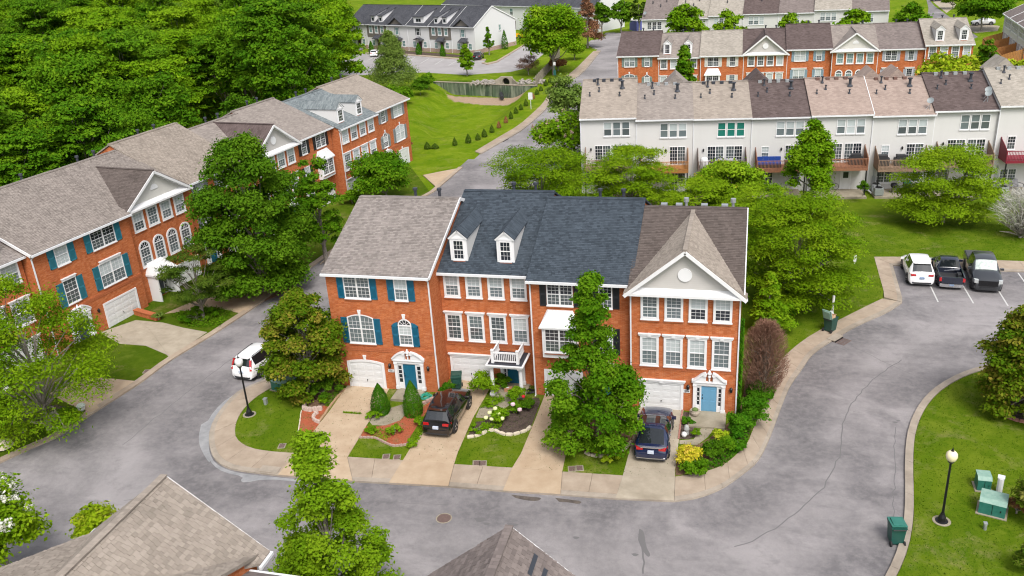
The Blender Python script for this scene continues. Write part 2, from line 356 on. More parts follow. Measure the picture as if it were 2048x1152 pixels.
# ------------------------------------------------------------------ windows, doors
def outline(w, h, rise, n=10):
    """closed outline, base centre at 0,0; rise = height of arch inside h"""
    p = [(-w/2, 0), (w/2, 0)]
    if rise <= 0: return p+[(w/2, h), (-w/2, h)]
    R = (w*w/4+rise*rise)/(2*rise); cz = h-R; a = math.asin(min(1, w/2/R)); a = a if rise < w/2-1e-6 else pi/2
    return p+[(R*sin(a-2*a*i/n), cz+R*cos(a-2*a*i/n)) for i in range(n+1)]
def ring(mb, o, i, y0, y1, m=0):
    n = len(o)
    for k in range(n):
        j = (k+1) % n; a, b, c, d = o[k], o[j], i[j], i[k]
        mb.quad((a[0], y0, a[1]), (b[0], y0, b[1]), (c[0], y0, c[1]), (d[0], y0, d[1]), m=m)
        mb.quad((a[0], y1, a[1]), (b[0], y1, b[1]), (b[0], y0, b[1]), (a[0], y0, a[1]), m=m)
        mb.quad((d[0], y0, d[1]), (c[0], y0, c[1]), (c[0], y1, c[1]), (d[0], y1, d[1]), m=m)
VINYL = [False]
def win_meshes(w, h, n, style, rise, cols, rows):
    fr = MB(); bars = MB(); panes = []; b = .14 if style in ('cased', 'lintel', 'crown') else .07
    yo = -.075 if b > .1 else -.05
    o = outline(w, h, rise); ir = 0 if rise <= 0 else max(.02, rise-(b*.25 if rise < w/2-.01 else b)); wi = w-2*b
    inn = outline(wi, h-2*b, ir if rise < w/2-.01 else wi/2); inn = [(x, z+b) for x, z in inn]
    ring(fr, o, inn, yo, .02)
    if style in ('lintel', 'crown'):
        fr.box(-w/2-.07, -.12, h, w/2+.07, .0, h+.10); fr.box(-w/2-.11, -.16, h+.10, w/2+.11, .0, h+.15)
        if style == 'crown': fr.box(-.1, -.17, h-.02, .1, -.001, h+.16)
    fr.box(-w/2-.03, -.10, -.06, w/2+.03, .01, .0); fr.box(-w/2-.02, -.075, -.14, w/2+.02, .01, -.061, m=1)
    hs = h-2*b; zs = b+hs-ir; top = zs if rise > 0 else b+hs; fan = rise > .35
    zm = b+(zs-b)*.5 if fan else b+hs*.5
    uw = wi/n
    for k in range(n):
        x0 = -wi/2+uw*k+(.03 if k else 0); x1 = -wi/2+uw*(k+1)-(.03 if k < n-1 else 0)
        if k: fr.box(-wi/2+uw*k-.05, -.06, b, -wi/2+uw*k+.05, .01, b+hs)
        fr.box(x0, -.052, zm-.025, x1, .01, zm+.025)
        for lo in (1, 0):
            z0, z1 = (b, zm-.025) if lo else (zm+.025, top)
            mb = MB()
            if not lo and rise > 0 and not fan:
                xs = np.linspace(x0, x1, 7); R = ((wi*wi/4)+ir*ir)/(2*ir); cz = b+hs-R
                tp = [(x, cz+math.sqrt(max(0, R*R-x*x))) for x in xs]
                mb.quad(*([(x0, -.012, z0), (x1, -.012, z0)]+[(x, -.012, z) for x, z in tp[::-1]])); z1 = min(tp[0][1], tp[-1][1])
            else: mb.quad((x0, -.012, z0), (x1, -.012, z0), (x1, -.012, z1), (x0, -.012, z1))
            panes.append((lo, mb))
            for c in range(1, cols): xx = x0+(x1-x0)*c/cols; bars.box(xx-.008, -.024, z0, xx+.008, -.013, z1+(.05 if not lo and rise > 0 and not fan else 0))
            for r in range(1, rows): zz = z0+(z1-z0)*r/rows; bars.box(x0, -.022, zz-.008, x1, -.013, zz+.008)
    if fan:
        fr.box(-wi/2, -.055, zs-.04, wi/2, .01, zs+.04)
        mb = MB(); R = wi/2; mb.quad(*[(R*cos(a), -.012, zs+.03+(ir-.03)*sin(a)) for a in np.linspace(0, pi, 11)]); panes.append((2, mb))
        for a in np.linspace(0, pi, 6)[1:-1]: bars.bar((R*.3*cos(a), -.025, zs+ir*.3*sin(a)), (R*.97*cos(a), -.025, zs+ir*.97*sin(a)), .02, .02)
        for a0, a1 in zip(np.linspace(0, pi, 9)[:-1], np.linspace(0, pi, 9)[1:]): bars.bar((R*.35*cos(a0), -.025, zs+ir*.35*sin(a0)), (R*.35*cos(a1), -.025, zs+ir*.35*sin(a1)), .02, .02)
    return fr.mesh('window', [TRIMW, TRIMW if VINYL[0] else SOLD]), [(l, p.mesh('pane', GL_BLIND)) for l, p in panes], bars.mesh('glazing_bars', TRIMW)
def window(parent, xc, z0, w, h, n=1, style='flat', rise=0, gl=(0, 1), cols=3, rows=3, y=0, rz=0):
    """gl = (upper, lower) glass index"""
    G = [GL_BLIND, GL_SCREEN, GL_DARK, GL_MIX, GL_GREEN, GL_TEALV]; vin = VINYL[0]
    if gl == (0, 1): gl = random.choice([(0, 1), (0, 1), (0, 1), (0, 1), (0, 3), (1, 3), (1, 1), (0, 0)])
    key = ('win', vin, round(w, 2), round(h, 2), n, style, round(rise, 2), cols, rows)
    fr, panes, bars = cached(key, lambda: win_meshes(w, h, n, style, rise, cols, rows))
    f = obj('window', fr, parent, (xc, y, z0), (0, 0, rz))
    for lo, p in panes:
        q = obj('pane', p, f); g = G[gl[1] if lo == 1 else (2 if lo == 2 else gl[0])]
        q.material_slots[0].link = 'OBJECT'; q.material_slots[0].material = g
    obj('glazing_bars', bars, f); return f
def shutter(parent, xc, z0, w, h, mat, arch=0, y=0):
    def mk():
        mb = MB(); t = -.055
        if arch == 0: mb.box(-w/2, t+.02, 0, w/2, .0, h)
        else:
            a, b = (h, h-w*.55) if arch > 0 else (h-w*.55, h)
            top = [(-w/2+w*i/6, (a+(b-a)*(i/6)**1.7) if arch > 0 else (b+(a-b)*(1-i/6)**1.7)) for i in range(7)]
            mb.ext([(-w/2, t+.02, 0), (w/2, t+.02, 0)]+[(x, t+.02, z) for x, z in top[::-1]], (0, -t-.02, 0))
        hh = h if arch == 0 else h-w*.6
        for a, b in ((0, .08), (hh*.5-.05, hh*.5+.05), (hh-.09, hh)): mb.box(-w/2, t, a, w/2, t+.021, b)
        for s in (-1, 1): mb.box(s*w/2, t, 0.001, s*(w/2-.06), t+.0215, hh-.001)
        z = .1
        while z < hh-.12:
            if abs(z-hh*.5) > .08: mb.quad((-w/2+.06, t+.02, z), (w/2-.06, t+.02, z), (w/2-.06, t+.006, z+.05), (-w/2+.06, t+.006, z+.05))
            z += .062
        return mb.mesh('shutter', mat)
    return obj('shutter', cached(('shu', round(w, 2), round(h, 2), mat.name, arch), mk), parent, (xc, y, z0))
def garage(parent, x0, x1, h, rise=0, crown=None, y=0):
    """sectional garage door of four panels in a white surround"""
    w = x1-x0; xc = (x0+x1)/2; mb = MB()
    o = outline(w, h, rise); i = outline(w-.34, h-.15, max(0, rise-.02)); ring(mb, o, i, -.06, .02)
    if crown == 'crown': mb.box(-w/2-.08, -.13, h, w/2+.08, 0, h+.1); mb.box(-w/2-.12, -.17, h+.1, w/2+.12, 0, h+.15); mb.box(-.1, -.18, h-.03, .1, 0, h+.16)
    if crown == 'flat': mb.box(-w/2-.05, -.13, h, w/2+.05, 0, h+.1); mb.box(-w/2-.09, -.17, h+.1, w/2+.09, 0, h+.15)
    g = put('garage_door', mb, TRIMW, parent, (xc, y, 0)); wi = w-.36; hi = h-.16
    if rise: # arched head: filler panel
        pts = [(x, -.012, z-.001) for x, z in outline(w-.34, h-.15, rise-.02) if z > .01]; put('head_panel', MB().quad(*[(p[0], -.006, p[2]) for p in pts+[(-wi/2, 0, 1.2), (wi/2, 0, 1.2)]]), WHITE, g); hi -= rise
    ph = hi/4
    def pan():
        m = MB(); m.box(-wi/2, -.02, .006, wi/2, .01, ph-.006); pw = wi/4
        for k in range(4):
            a = -wi/2+pw*k+.09; b = a+pw-.18
            m.ext([(a, -.02, .1), (b, -.02, .1), (b, -.02, ph-.1), (a, -.02, ph-.1)], (0, -.0, 0)) if 0 else None
            m.box(a, -.034, .10, b, -.021, ph-.10); 
        return m.mesh('door_panel', WHITE)
    me = cached(('gp', round(wi, 2), round(ph, 3)), pan)
    for k in range(4): obj('door_panel', me, g, (0, 0, ph*k+.01))
    put('lock_handle', MB().cyl((0, -.05, ph*1.5), (0, -.02, ph*1.5), .035, n=8).box(-.015, -.06, ph*1.5-.12, .015, -.035, ph*1.5+.03), BLACKM, g)
    return g
def door_set(parent, xc, z0, dw, dh, dmat, sur='swan', tot=1.9, y=0):
    """panelled door, sidelights, pilasters and head"""
    s = MB(); w = tot/2
    for k in (-1, 1):
        s.box(k*w, -.13, z0-.02, k*(w-.2), 0, z0+dh+.12); s.box(k*(w+.03), -.16, z0-.02, k*(w-.23), 0, z0+.2); s.box(k*(w+.02), -.16, z0+dh+.04, k*(w-.22), 0, z0+dh+.12)
        s.box(k*(dw/2+.07), -.07, z0, k*(dw/2), 0, z0+dh+.1)
        s.box(k*(w-.2), -.045, z0, k*(dw/2+.07), 0, z0+.45)
        s.box(k*(w-.2), -.045, z0+dh-.1, k*(dw/2+.07), 0, z0+dh+.12)
    s.box(-w-.02, -.14, z0+dh+.12, w+.02, 0, z0+dh+.3); s.box(-w-.09, -.2, z0+dh+.3, w+.09, 0, z0+dh+.36); s.box(-w+.2, -.05, z0+dh+.02, w-.2, 0, z0+dh+.12)
    zt = z0+dh+.36
    if sur in ('swan', 'arc'):
        for k in (-1, 1):
            P = []; n = 12
            for i in range(n+1):
                t = i/n; x = (w+.08)*(1-t)+.20*t; z = (.5*math.sin(t*pi/2)**.9 if sur == 'arc' else .52*(t*t*(3-2*t))); P.append((x, z))
            top = [(k*x, -.17, zt+.07+z) for x, z in P]; bot = [(k*x, -.17, zt-.005) for x, z in P[::-1]]
            s.ext(top+bot if k > 0 else (top+bot)[::-1], (0, .17, 0))
            for i in range(n):
                a, b = P[i], P[i+1]; s.bar((k*a[0], -.12, zt+.08+a[1]), (k*b[0], -.12, zt+.08+b[1]), .26, .09)
            s.cyl((k*.26, -.24, zt+.48), (k*.26, 0, zt+.48), .11, n=12)
        s.lathe([(.05, 0), (.05, .28), (.1, .33), (.1, .38), (.06, .42), (.13, .52), (.12, .6), (.05, .68), (.07, .73), (.0, .8)], 10, (0, -.1, zt))
    if sur == 'pent': s.ext([(-w-.1, -.2, zt), (w+.1, -.2, zt), (0, -.2, zt+.55)], (0, .2, 0))
    ds = put('door_surround', s, TRIMW, parent, (xc, y, 0))
    d = MB(); d.box(-dw/2, -.03, 0, dw/2, .01, dh)
    for a, b in ((.12, .75), (.85, 1.5), (1.58, dh-.12)):
        for k in (-1, 1): d.box(k*.08, -.042, a, k*(dw/2-.1), -.029, b)
    dd = put('front_door', d, dmat, parent, (xc, y-.005, z0))
    put('handle', MB().cyl((-dw/2+.08, -.09, .95), (-dw/2+.08, -.03, .95), .035, n=8).cyl((-dw/2+.08, -.07, 1.15), (-dw/2+.08, -.03, 1.15), .03, n=8), BLACKM, dd)
    for k in (-1, 1):
        m = MB(); x0 = k*(dw/2+.075); x1 = k*(w-.205); m.quad((min(x0, x1), -.02, z0+.45), (max(x0, x1), -.02, z0+.45), (max(x0, x1), -.02, z0+dh-.1), (min(x0, x1), -.02, z0+dh-.1))
        q = put('sidelight', m, GL_DARK, ds); b = MB()
        for i in range(1, 4): zz = z0+.45+(dh-.55)*i/4; b.box(x0, -.035, zz-.02, x1, -.021, zz+.02)
        b.box(x0, -.035, z0+.45, x0+k*.03, -.021, z0+dh-.1); b.box(x1, -.035, z0+.45, x1-k*.03, -.021, z0+dh-.1)
        put('sidelight_bars', b, TRIMW, ds)
    return ds
def wall_lamp(parent, x, z, y=0):
    put('wall_lantern', MB().box(-.05, -.03, -.08, .05, 0, .12).lathe([(.03, -.14), (.075, -.1), (.095, .1), (.11, .11), (.03, .2), (.01, .25)], 8, (0, -.13, 0)), BLACKM, parent, (x, y, z))
def text_part(parent, txt, size, mat, loc, rot=(pi/2, 0, 0), name='number'):
    c = bpy.data.curves.new(name, 'FONT'); c.body = txt; c.size = size; c.align_x = 'CENTER'; c.align_y = 'CENTER'; c.extrude = .006
    o = bpy.data.objects.new(name, c); me = bpy.data.meshes.new_from_object(o); bpy.data.objects.remove(o); me.materials.clear(); me.materials.append(mat)
    return obj(name, me, parent, loc, rot)

# ------------------------------------------------------------------ roof and shell
def shell(t, W, D, H, yr, zr, rk, mats, tabs=False, fo=.35, so=.12, gl=True, trim=True, seed=1, single=0, centre=None, backH=None, rakes=(1, 1), zb=-.4, cornice=True, spouts=(1, 0)):
    """walls, pitched roof with shingles, gutters, rakes. mats = (front, side, back)"""
    bH = H if backH is None else backH
    w = MB(); w.quad((0, 0, zb), (W, 0, zb), (W, 0, H), (0, 0, H), m=0)
    w.quad((W, D, zb), (0, D, zb), (0, D, bH), (W, D, bH), m=2)
    w.quad((W, 0, zb), (W, D, zb), (W, D, bH), (W, yr, zr-.02), (W, 0, H), m=1); w.quad((0, D, zb), (0, 0, zb), (0, 0, H), (0, yr, zr-.02), (0, D, bH), m=1)
    put('wall', w, list(mats), t)
    sl = (zr-H)/yr; fe = -fo; ze = H+sl*fe+.16; s2 = (zr-bH)/(D-yr); be = D+fo; zbe = bH-s2*fo+.16; zt = zr+.16
    r = MB(); x0, x1 = -so, W+so
    for a in ((x0, fe, ze, x0, yr, zt), (x0, be, zbe, x0, yr, zt)):
        sg = 1 if a[1] < yr else -1
        P = [(x0, a[1], a[2]), (x1, a[1], a[2]), (x1, yr, zt), (x0, yr, zt)]
        r.ext(P if sg > 0 else P[::-1], (0, 0, -.12))
    rm = shm(rk, False); ro = put('roof', r, rm, t)
    L = hypot(yr-fe, zt-ze); V = ((0), (yr-fe)/L, (zt-ze)/L)
    if tabs: shingle_part([((0, fe, ze+.005), (1, 0, 0), V, [(x0, 0), (x1, 0), (x1, L), (x0, L)])], shm(rk, True), ro, seed=seed, single=single, centre=centre)
    put('ridge_cap', MB().bar((x0+.01, yr-.09, zt-.02), (x1-.01, yr-.09, zt-.02), .22, .07).bar((x0+.01, yr+.09, zt-.02), (x1-.01, yr+.09, zt-.02), .22, .07), shm(rk, False), ro)
    if gl:
        g = MB(); g.box(x0, fe-.12, ze-.17, x1, fe, ze-.02); g.box(x0+.02, fe-.1, ze-.019, x1-.02, fe-.02, ze-.015)
        put('gutter', g, GUT, t)
    if cornice: put('cornice', MB().box(x0+.05, fe+.02, ze-.16, x1-.05, -.002, H+.02).box(-.001, -.10, H-.16, W+.001, -.003, H-.001).box(-.002, -.05, H-.30, W+.002, -.003, H-.161), TRIMW, t)
    if trim:
        for k, on in zip((0, 1), rakes):
            if on:
                x = x0-.03 if k == 0 else x1+.03
                put('rake_board', MB().bar((x, fe, ze-.08), (x, yr, zt-.08), .06, .22).bar((x, yr, zt-.08), (x, be, zbe-.08), .06, .22), TRIMW, t)
    for k, on in zip((0, 1), spouts):
        if on:
            x = .06 if k == 0 else W-.06
            put('downspout', MB().box(x-.04, -.09, .1, x+.04, -.01, H-.4).bar((x, -.05, H-.4), (x, fe-.06, ze-.17), .07, .06).bar((x, -.05, .12), (x, -.3, .05), .07, .06), GUT, t)
    return ro, (ze, zt, sl)
def back_vents(t, W, yr, zr, slope, style=0):
    """pipes and box vents on the far slope, seen over the ridge"""
    xs = [(.52*W, 0), (.77*W, 0)] if style == 0 else [(.42*W, 1), (.88*W, 1)]
    for x, k in xs:
        z = zr-slope*.9
        if k == 0: put('flue_pipe', MB().cyl((x, yr+.9, z-.2), (x, yr+.9, z+.75), .10, n=10).cyl((x, yr+.9, z+.75), (x, yr+.9, z+.9), .17, .16, n=10), DARKV, t)
        else: put('flue_pipe', MB().cyl((x, yr+.9, z-.2), (x, yr+.9, z+.65), .09, n=10).cyl((x, yr+.9, z+.6), (x, yr+.9, z+.85), .17, .17, n=10), GALV, t)
    if style:
        for x in (.2, .35, .6, .8): put('box_vent', MB().box(W*x-.2, yr+.6, zr-.3, W*x+.2, yr+1, zr+.12), GALV, t)
def gable(t, W, H, yr, zr, rk, apex, fo=.35, tabs=False, ty=TYMP, vent='round', xa=None, seed=3, single=0, centre=None, ov=.30, patches=()):
    """front pediment with its own pitched roof running back into the main roof"""
    xa = W/2 if xa is None else xa; hw = W/2; fy = -fo-.14; ze = H+.0
    sl = (zr-H)/yr; tz = H+apex; yb = (tz-H)/sl if sl > 0 else yr; yb = min(yb, yr+.3)
    zsl = apex/hw
    g = MB(); P = [(xa-hw+.05, -.12, H+.02), (xa+hw-.05, -.12, H+.02), (xa, -.12, tz-.05)]; g.ext(P, (0, .12, 0)); go = put('gable', g, ty, t)
    # raking cornices and the shelf roof below the tympanum
    m = MB()
    for k in (-1, 1):
        a = (xa+k*(hw+ov-.02), fy+.21, H-.06-ov*zsl+.06); b = (xa, fy+.21, tz+.02); m.bar(a, b, .40, .16)
        m.bar((a[0], fy-.02, a[2]+.03), (b[0], fy-.02, b[2]+.03), .08, .2)
    put('rake_trim', m, TRIMW, go)
    put('cornice_shelf', MB().quad((xa-hw+.1, fy, H-.02), (xa+hw-.1, fy, H-.02), (xa+hw-.5, -.125, H+.24), (xa-hw+.5, -.125, H+.24)).box(xa-hw-ov+.06, fy-.03, H-.17, xa+hw+ov-.06, -.13, H-.022), TRIMW, go)
    r = MB(); fl = []
    for k in (-1, 1):
        e = xa+k*(hw+ov); zl = H-ov*zsl+.2
        P = [(e, fy, zl), (xa, fy, tz+.2), (xa, yb+.25, tz+.2), (xa+k*hw*.0+k*(hw+ov), .15, zl)]
        r.ext(P if k < 0 else P[::-1], (0, 0, -.1))
        Ls = hypot(hw+ov, apex+ov*zsl); V = (-k*(hw+ov)/Ls, 0, (apex+ov*zsl)/Ls)
        ln = yb+.25-fy; s0 = .15-fy
        if k < 0: fl.append(((e, fy, zl+.004), (0, -1, 0), V, [(-s0, 0), (0, 0), (0, Ls), (-ln, Ls)]))
        else: fl.append(((e, fy, zl+.004), (0, 1, 0), V, [(0, 0), (s0, 0), (ln, Ls), (0, Ls)]))
    ro = put('gable_roof', r, shm(rk, False), t)
    if tabs: shingle_part(fl, shm(rk, True), ro, seed=seed, single=single, centre=centre)
    P0, U, V, _p = fl[0]; P0 = Vector(P0); U = Vector(U); V = Vector(V); Nn = U.cross(V)
    for u, v, l in patches: q = [P0+U*(-u)+V*v+Nn*.034, P0+U*(-u-l)+V*v+Nn*.034, P0+U*(-u-l)+V*(v+.15)+Nn*.034, P0+U*(-u)+V*(v+.15)+Nn*.034]; put('bare_patch', MB().ext(q, Nn*.003), DARKV, ro)
    if single:
        for k in (-1, 1): e = xa+k*(hw+ov+.05); put('side_gutter', MB().bar((e, fy-.05, H-ov*zsl+.1), (e, .3, H-ov*zsl+.1), .11, .12), GUT, t)
    put('ridge_cap', MB().bar((xa, fy, tz+.215), (xa, yb+.2, tz+.215), .26, .05), shm(rk, False), ro)
    if vent == 'round': put('louvre_vent', MB().cyl((xa, -.19, H+apex*.44), (xa, -.12, H+apex*.44), .40, n=24), TRIMW, go)
    elif vent == 'half': put('louvre_vent', MB().ext([(xa+.42*cos(a), -.17, H+apex*.4+.42*sin(a)) for a in np.linspace(0, pi, 11)], (0, .05, 0)), TRIMW, go)
    return go
def dormer(t, xc, y0, z0, w, h, sl, rk, tabs=False, wsc=1):
    """gabled dormer standing on the front slope"""
    gh = w*.42; L = (h+.1)/sl; d = MB()
    d.quad((xc-w/2, y0, z0-.1), (xc+w/2, y0, z0-.1), (xc+w/2, y0, z0+h), (xc, y0, z0+h+gh), (xc-w/2, y0, z0+h))
    for k in (-1, 1):
        P = [(xc+k*w/2, y0, z0-.1), (xc+k*w/2, y0, z0+h), (xc+k*w/2, y0+L, z0+h)]; d.quad(*(P if k > 0 else P[::-1]), m=1)
    do = put('dormer', d, [TRIMW, SIDEW], t); r = MB(); Lr = (h+gh)/sl
    for k in (-1, 1):
        P = [(xc+k*(w/2+.1), y0-.12, z0+h-.07), (xc, y0-.12, z0+h+gh+.04), (xc, y0+Lr, z0+h+gh+.04), (xc+k*(w/2+.1), y0+L-.1, z0+h-.07)]; r.ext(P if k < 0 else P[::-1], (0, 0, .06))
    put('dormer_roof', r, shm(rk, False), do)
    c = MB()
    for k in (-1, 1): c.bar((xc+k*(w/2+.06), y0-.05, z0+h-.1), (xc, y0-.05, z0+h+gh-.02), .09, .12)
    c.box(xc-w/2-.06, y0-.06, z0+h-.12, xc+w/2+.06, y0-.001, z0+h-.0)
    put('dormer_trim', c, TRIMW, do)
    window(t, xc, z0+.12, w*.66*wsc, h-.3, 1, 'flat', 0, (2, 2), 3, 2, y=y0-.003)
    return do
# ------------------------------------------------------------------ brick townhouse types
def townhouse(typ, label, loc, rz, W, H, zr, rk, sh=None, door=TEAL, mir=False, tabs=False, yr=7.0, D=13.5, group='brick townhouses', detail=True, vents=0, number=None, gl=None, single=0, centre=None, seed=1, rakes=(1,1), spouts=(1,0), side=None, lamp=True, gable_key=None, dz=0, patches=()):
    t = thing('townhouse', label, 'townhouse', loc, rz, group)
    R = {'A': 6.99, 'B': 6.12, 'C': 6.17, 'D': 6.32, 'F': 6.32, 'G': 6.99}[typ]; k = W/R
    X = (lambda x: W-x*k) if mir else (lambda x: x*k)
    zs = H/{'A': 8.3, 'B': 8.1, 'C': 8.15, 'D': 7.97, 'F': 8.1, 'G': 8.3}[typ]
    ro, (ze, zt, sl) = shell(t, W, D, H, yr, zr, rk, (BRICK, side or BRICK, SIDING), tabs, seed=seed, rakes=rakes, spouts=spouts, single=single if typ not in 'DF' else 0, centre=centre)
    back_vents(t, W, yr, zr, (zr-H)/(D-yr), vents)
    top = H-.30
    def w(xc, z0, ww, hh, n=1, style='flat', rise=0, g=(0, 1), cols=3, rows=3): return window(t, X(xc), z0*zs, ww*k, hh*zs, n, style, rise, g, cols, rows)
    def gg(i, d=(0, 1)): return gl[i] if gl else d
    put('brick_band', MB().box(.003, -.035, 2.82*zs, W-.003, .01, 2.96*zs).box(.002, -.05, 2.961*zs, W-.002, .01, 3.13*zs), SOLD, t)
    if typ in 'AG':
        w(2.09, 6.55, 1.78, 1.58, 2, 'flat', 0, gg(0)); w(5.06, 6.55, .88, 1.56, 1, 'flat', 0, gg(1))
        for x in (.97, 3.21, 4.38, 5.74): shutter(t, X(x), 6.53*zs, .44*k, 1.6*zs, sh)
        if typ == 'A':
            w(2.02, 3.38, 1.82, 2.05, 2, 'flat', .22, gg(2)); w(5.04, 3.42, .92, 1.85, 1, 'flat', .46, gg(3))
            for x in (.88, 3.16): shutter(t, X(x), 3.36*zs, .44*k, 1.82*zs, sh)
            for x, a in ((4.36, -1), (5.72, 1)): shutter(t, X(x), 3.36*zs, .44*k, 1.68*zs, sh, -a if mir else a)
            for x, z in ((2.02, 5.42), (5.04, 5.28), (1.97, 2.18)): put('keystone', MB().ext([(X(x)-.07, -.07, z*zs), (X(x)+.07, -.07, z*zs), (X(x)+.12, -.07, z*zs+.32), (X(x)-.12, -.07, z*zs+.32)], (0, .08, 0)), TRIMW, t)
            for xc, zz, hw, rise in ((2.02, 5.2, .96, .23), (5.04, 4.8, .5, .5), (1.97, 1.98, 1.35, .2)):
                ar = MB(); o = outline(2*hw*k, .6+rise, rise, 10)[2:]; o2 = outline((2*hw+.34)*k, .6+rise+.2, rise+.06, 10)[2:]
                for i in range(len(o)-1): ar.ext([(X(xc)+o[i][0], -.022, zz*zs-.6+o[i][1]), (X(xc)+o[i+1][0], -.022, zz*zs-.6+o[i+1][1]), (X(xc)+o2[i+1][0], -.022, zz*zs-.6+o2[i+1][1]), (X(xc)+o2[i][0], -.022, zz*zs-.6+o2[i][1])], (0, .03, 0))
                put('brick_arch', ar, SOLD, t)
        else:
            w(2.02, 3.38, 1.82, 1.95, 2, 'flat', 0, gg(2)); w(5.04, 3.42, .92, 1.95, 1, 'flat', 0, gg(3))
            for x in (.88, 3.16, 4.36, 5.72): shutter(t, X(x), 3.36*zs, .44*k, 1.92*zs, sh)
            for x, hw in ((2.02, 1.05), (5.04, .62)): put('lintel', MB().box(X(x)-hw, -.12, 5.34*zs, X(x)+hw, 0, 5.5*zs).box(X(x)-hw-.06, -.17, 5.501*zs, X(x)+hw+.06, 0, 5.57*zs), TRIMW, t)
        gx = sorted((X(.66), X(3.27))); garage(t, gx[0], gx[1], 2.18, .18 if typ == 'A' else 0)
        door_set(t, X(5.02), .25, .86, 1.78, door, 'arc', 2.0)
        if lamp: wall_lamp(t, X(3.7), 1.85); wall_lamp(t, X(6.35), 1.85)
    elif typ == 'B':
        for i in range(4): w(.8+1.453*i, 6.28, 1.06, 1.64, 1, 'cased', 0, gg(i)); w(.73+1.465*i, 3.16, 1.1, 1.95, 1, 'lintel', 0, gg(4+i, (0, 1)))
        gx = sorted((X(.22), X(3.0))); garage(t, gx[0], gx[1], 2.0, 0, 'flat')
        door_set(t, X(4.46), .2, .74, 1.75, door, None, 1.62)
        xs = sorted((X(3.3), X(5.62))); x0, x1 = xs
        p = put('porch', MB().box(x0+.1, -1.85, -.1, x1-.05, -.0, .2), STEPC, t)
        r = MB(); r.box(x0, -1.95, 2.28, x1, -.01, 2.4).box(x0-.07, -2.02, 2.4, x1+.07, -.01, 2.47); put('porch_roof', r, TRIMW, p)
        put('roof_deck', MB().box(x0+.06, -1.9, 2.471, x1-.06, -.02, 2.49), DARKV, p)
        for x in (x0+.22, x1-.22):
            put('column', MB().box(x-.18, -1.82, .2, x+.18, -1.46, .38).cyl((x, -1.64, .38), (x, -1.64, 2.1), .135, .115, 14).box(x-.16, -1.80, 2.1, x+.16, -1.48, 2.279), TRIMW, p)
        b = MB()
        for x in (x0+.35, x1-.35): b.box(x-.09, -1.72, 2.49, x+.09, -1.54, 3.35).box(x-.11, -1.74, 3.35, x+.11, -1.52, 3.4).bar((x, -1.54, 3.2), (x, -.02, 3.2), .1, .09).bar((x, -1.54, 2.62), (x, -.02, 2.62), .07, .08)
        for i in range(1, 9): b.bar((x0+.35, -1.54+i*.17, 2.62), (x0+.35, -1.54+i*.17, 3.16), .045, .045); b.bar((x1-.35, -1.54+i*.17, 2.62), (x1-.35, -1.54+i*.17, 3.16), .045, .045)
        b.bar((x0+.44, -1.63, 3.2), (x1-.44, -1.63, 3.2), .1, .09).bar((x0+.44, -1.63, 2.62), (x1-.44, -1.63, 2.62), .07, .08)
        n = 12
        for i in range(1, n): x = x0+.44+(x1-x0-.88)*i/n; b.bar((x, -1.63, 2.66), (x, -1.63, 3.16), .045, .045)
        put('balustrade', b, TRIMW, p)
        for x in (1.25, 4.3): dormer(t, X(x), .62, ze+sl*.97-.02, 1.12*k, 1.62, sl, rk)
    elif typ == 'C':
        w(1.88, 6.45, 1.62, 1.5, 2, 'flat', 0, gg(0, (2, 3))); w(4.66, 6.42, .84, 1.5, 1, 'flat', 0, gg(1, (2, 3)))
        for x in (.84, 2.94, 4.03, 5.3): shutter(t, X(x), 6.4*zs, .4*k, 1.52*zs, sh)
        bx = sorted((X(.75), X(2.95))); a, b = bx; z0, z1 = 3.1*zs, 5.1*zs
        y = put('bay_window', MB().slab([(a, -.001), (a+.02, -.5), (b-.02, -.5), (b, -.001)], z0, z1+.12), TRIMW, t)
        rr = MB(); zt2 = 6.15*zs
        P = [(a-.14, -.0, z1+.1), (a-.14, -.64, z1+.1), (b+.14, -.64, z1+.1), (b+.14, 0, z1+.1)]; Q = [(a+.3, 0, zt2), (a+.42, -.1, zt2), (b-.42, -.1, zt2), (b-.3, 0, zt2)]
        for i in range(3): rr.quad(P[i], P[i+1], Q[i+1], Q[i])
        rr.quad(Q[0], Q[1], Q[2], Q[3]); rr.ext([(p[0], p[1], z1+.1) for p in P][::-1], (0, 0, -.1))
        for i in range(1, 5): f = i/5; rr.bar((a-.14+(b-a+.28)*f, -.64, z1+.115), (a+.42+(b-a-.84)*f, -.1, zt2+.015), .03, .03)
        put('bay_roof', rr, WHITE, y)
        window(t, (a+b)/2, 3.5*zs, (b-a)*.84, 1.6*zs, 2, 'flat', 0, gg(2, (2, 3)), 3, 3, y=-.503)
        w(4.66, 3.35, .84, 1.75, 1, 'flat', 0, gg(3, (0, 1)))
        for x in (4.03, 5.3): shutter(t, X(x), 3.33*zs, .4*k, 1.75*zs, sh)
        gx = sorted((X(.68), X(3.15))); garage(t, gx[0], gx[1], 2.0, 0); door_set(t, X(4.66), .22, .84, 1.8, door, 'pent', 1.8)
    elif typ in 'DF':
        for i in range(4): w(1.17+1.38*i, 6.16, 1.06, 1.58, 1, 'cased', 0, gg(i))
        for i in range(4):
            if typ == 'D': w(1.15+1.39*i, 3.1, 1.1, 1.98, 1, 'crown', 0, gg(4+i, (0, 1)))
            else: w(1.15+1.39*i, 3.1, 1.06, 2.2, 1, 'cased', .53, gg(4+i, (3, 1)))
        gx = sorted((X(.55), X(3.18)))
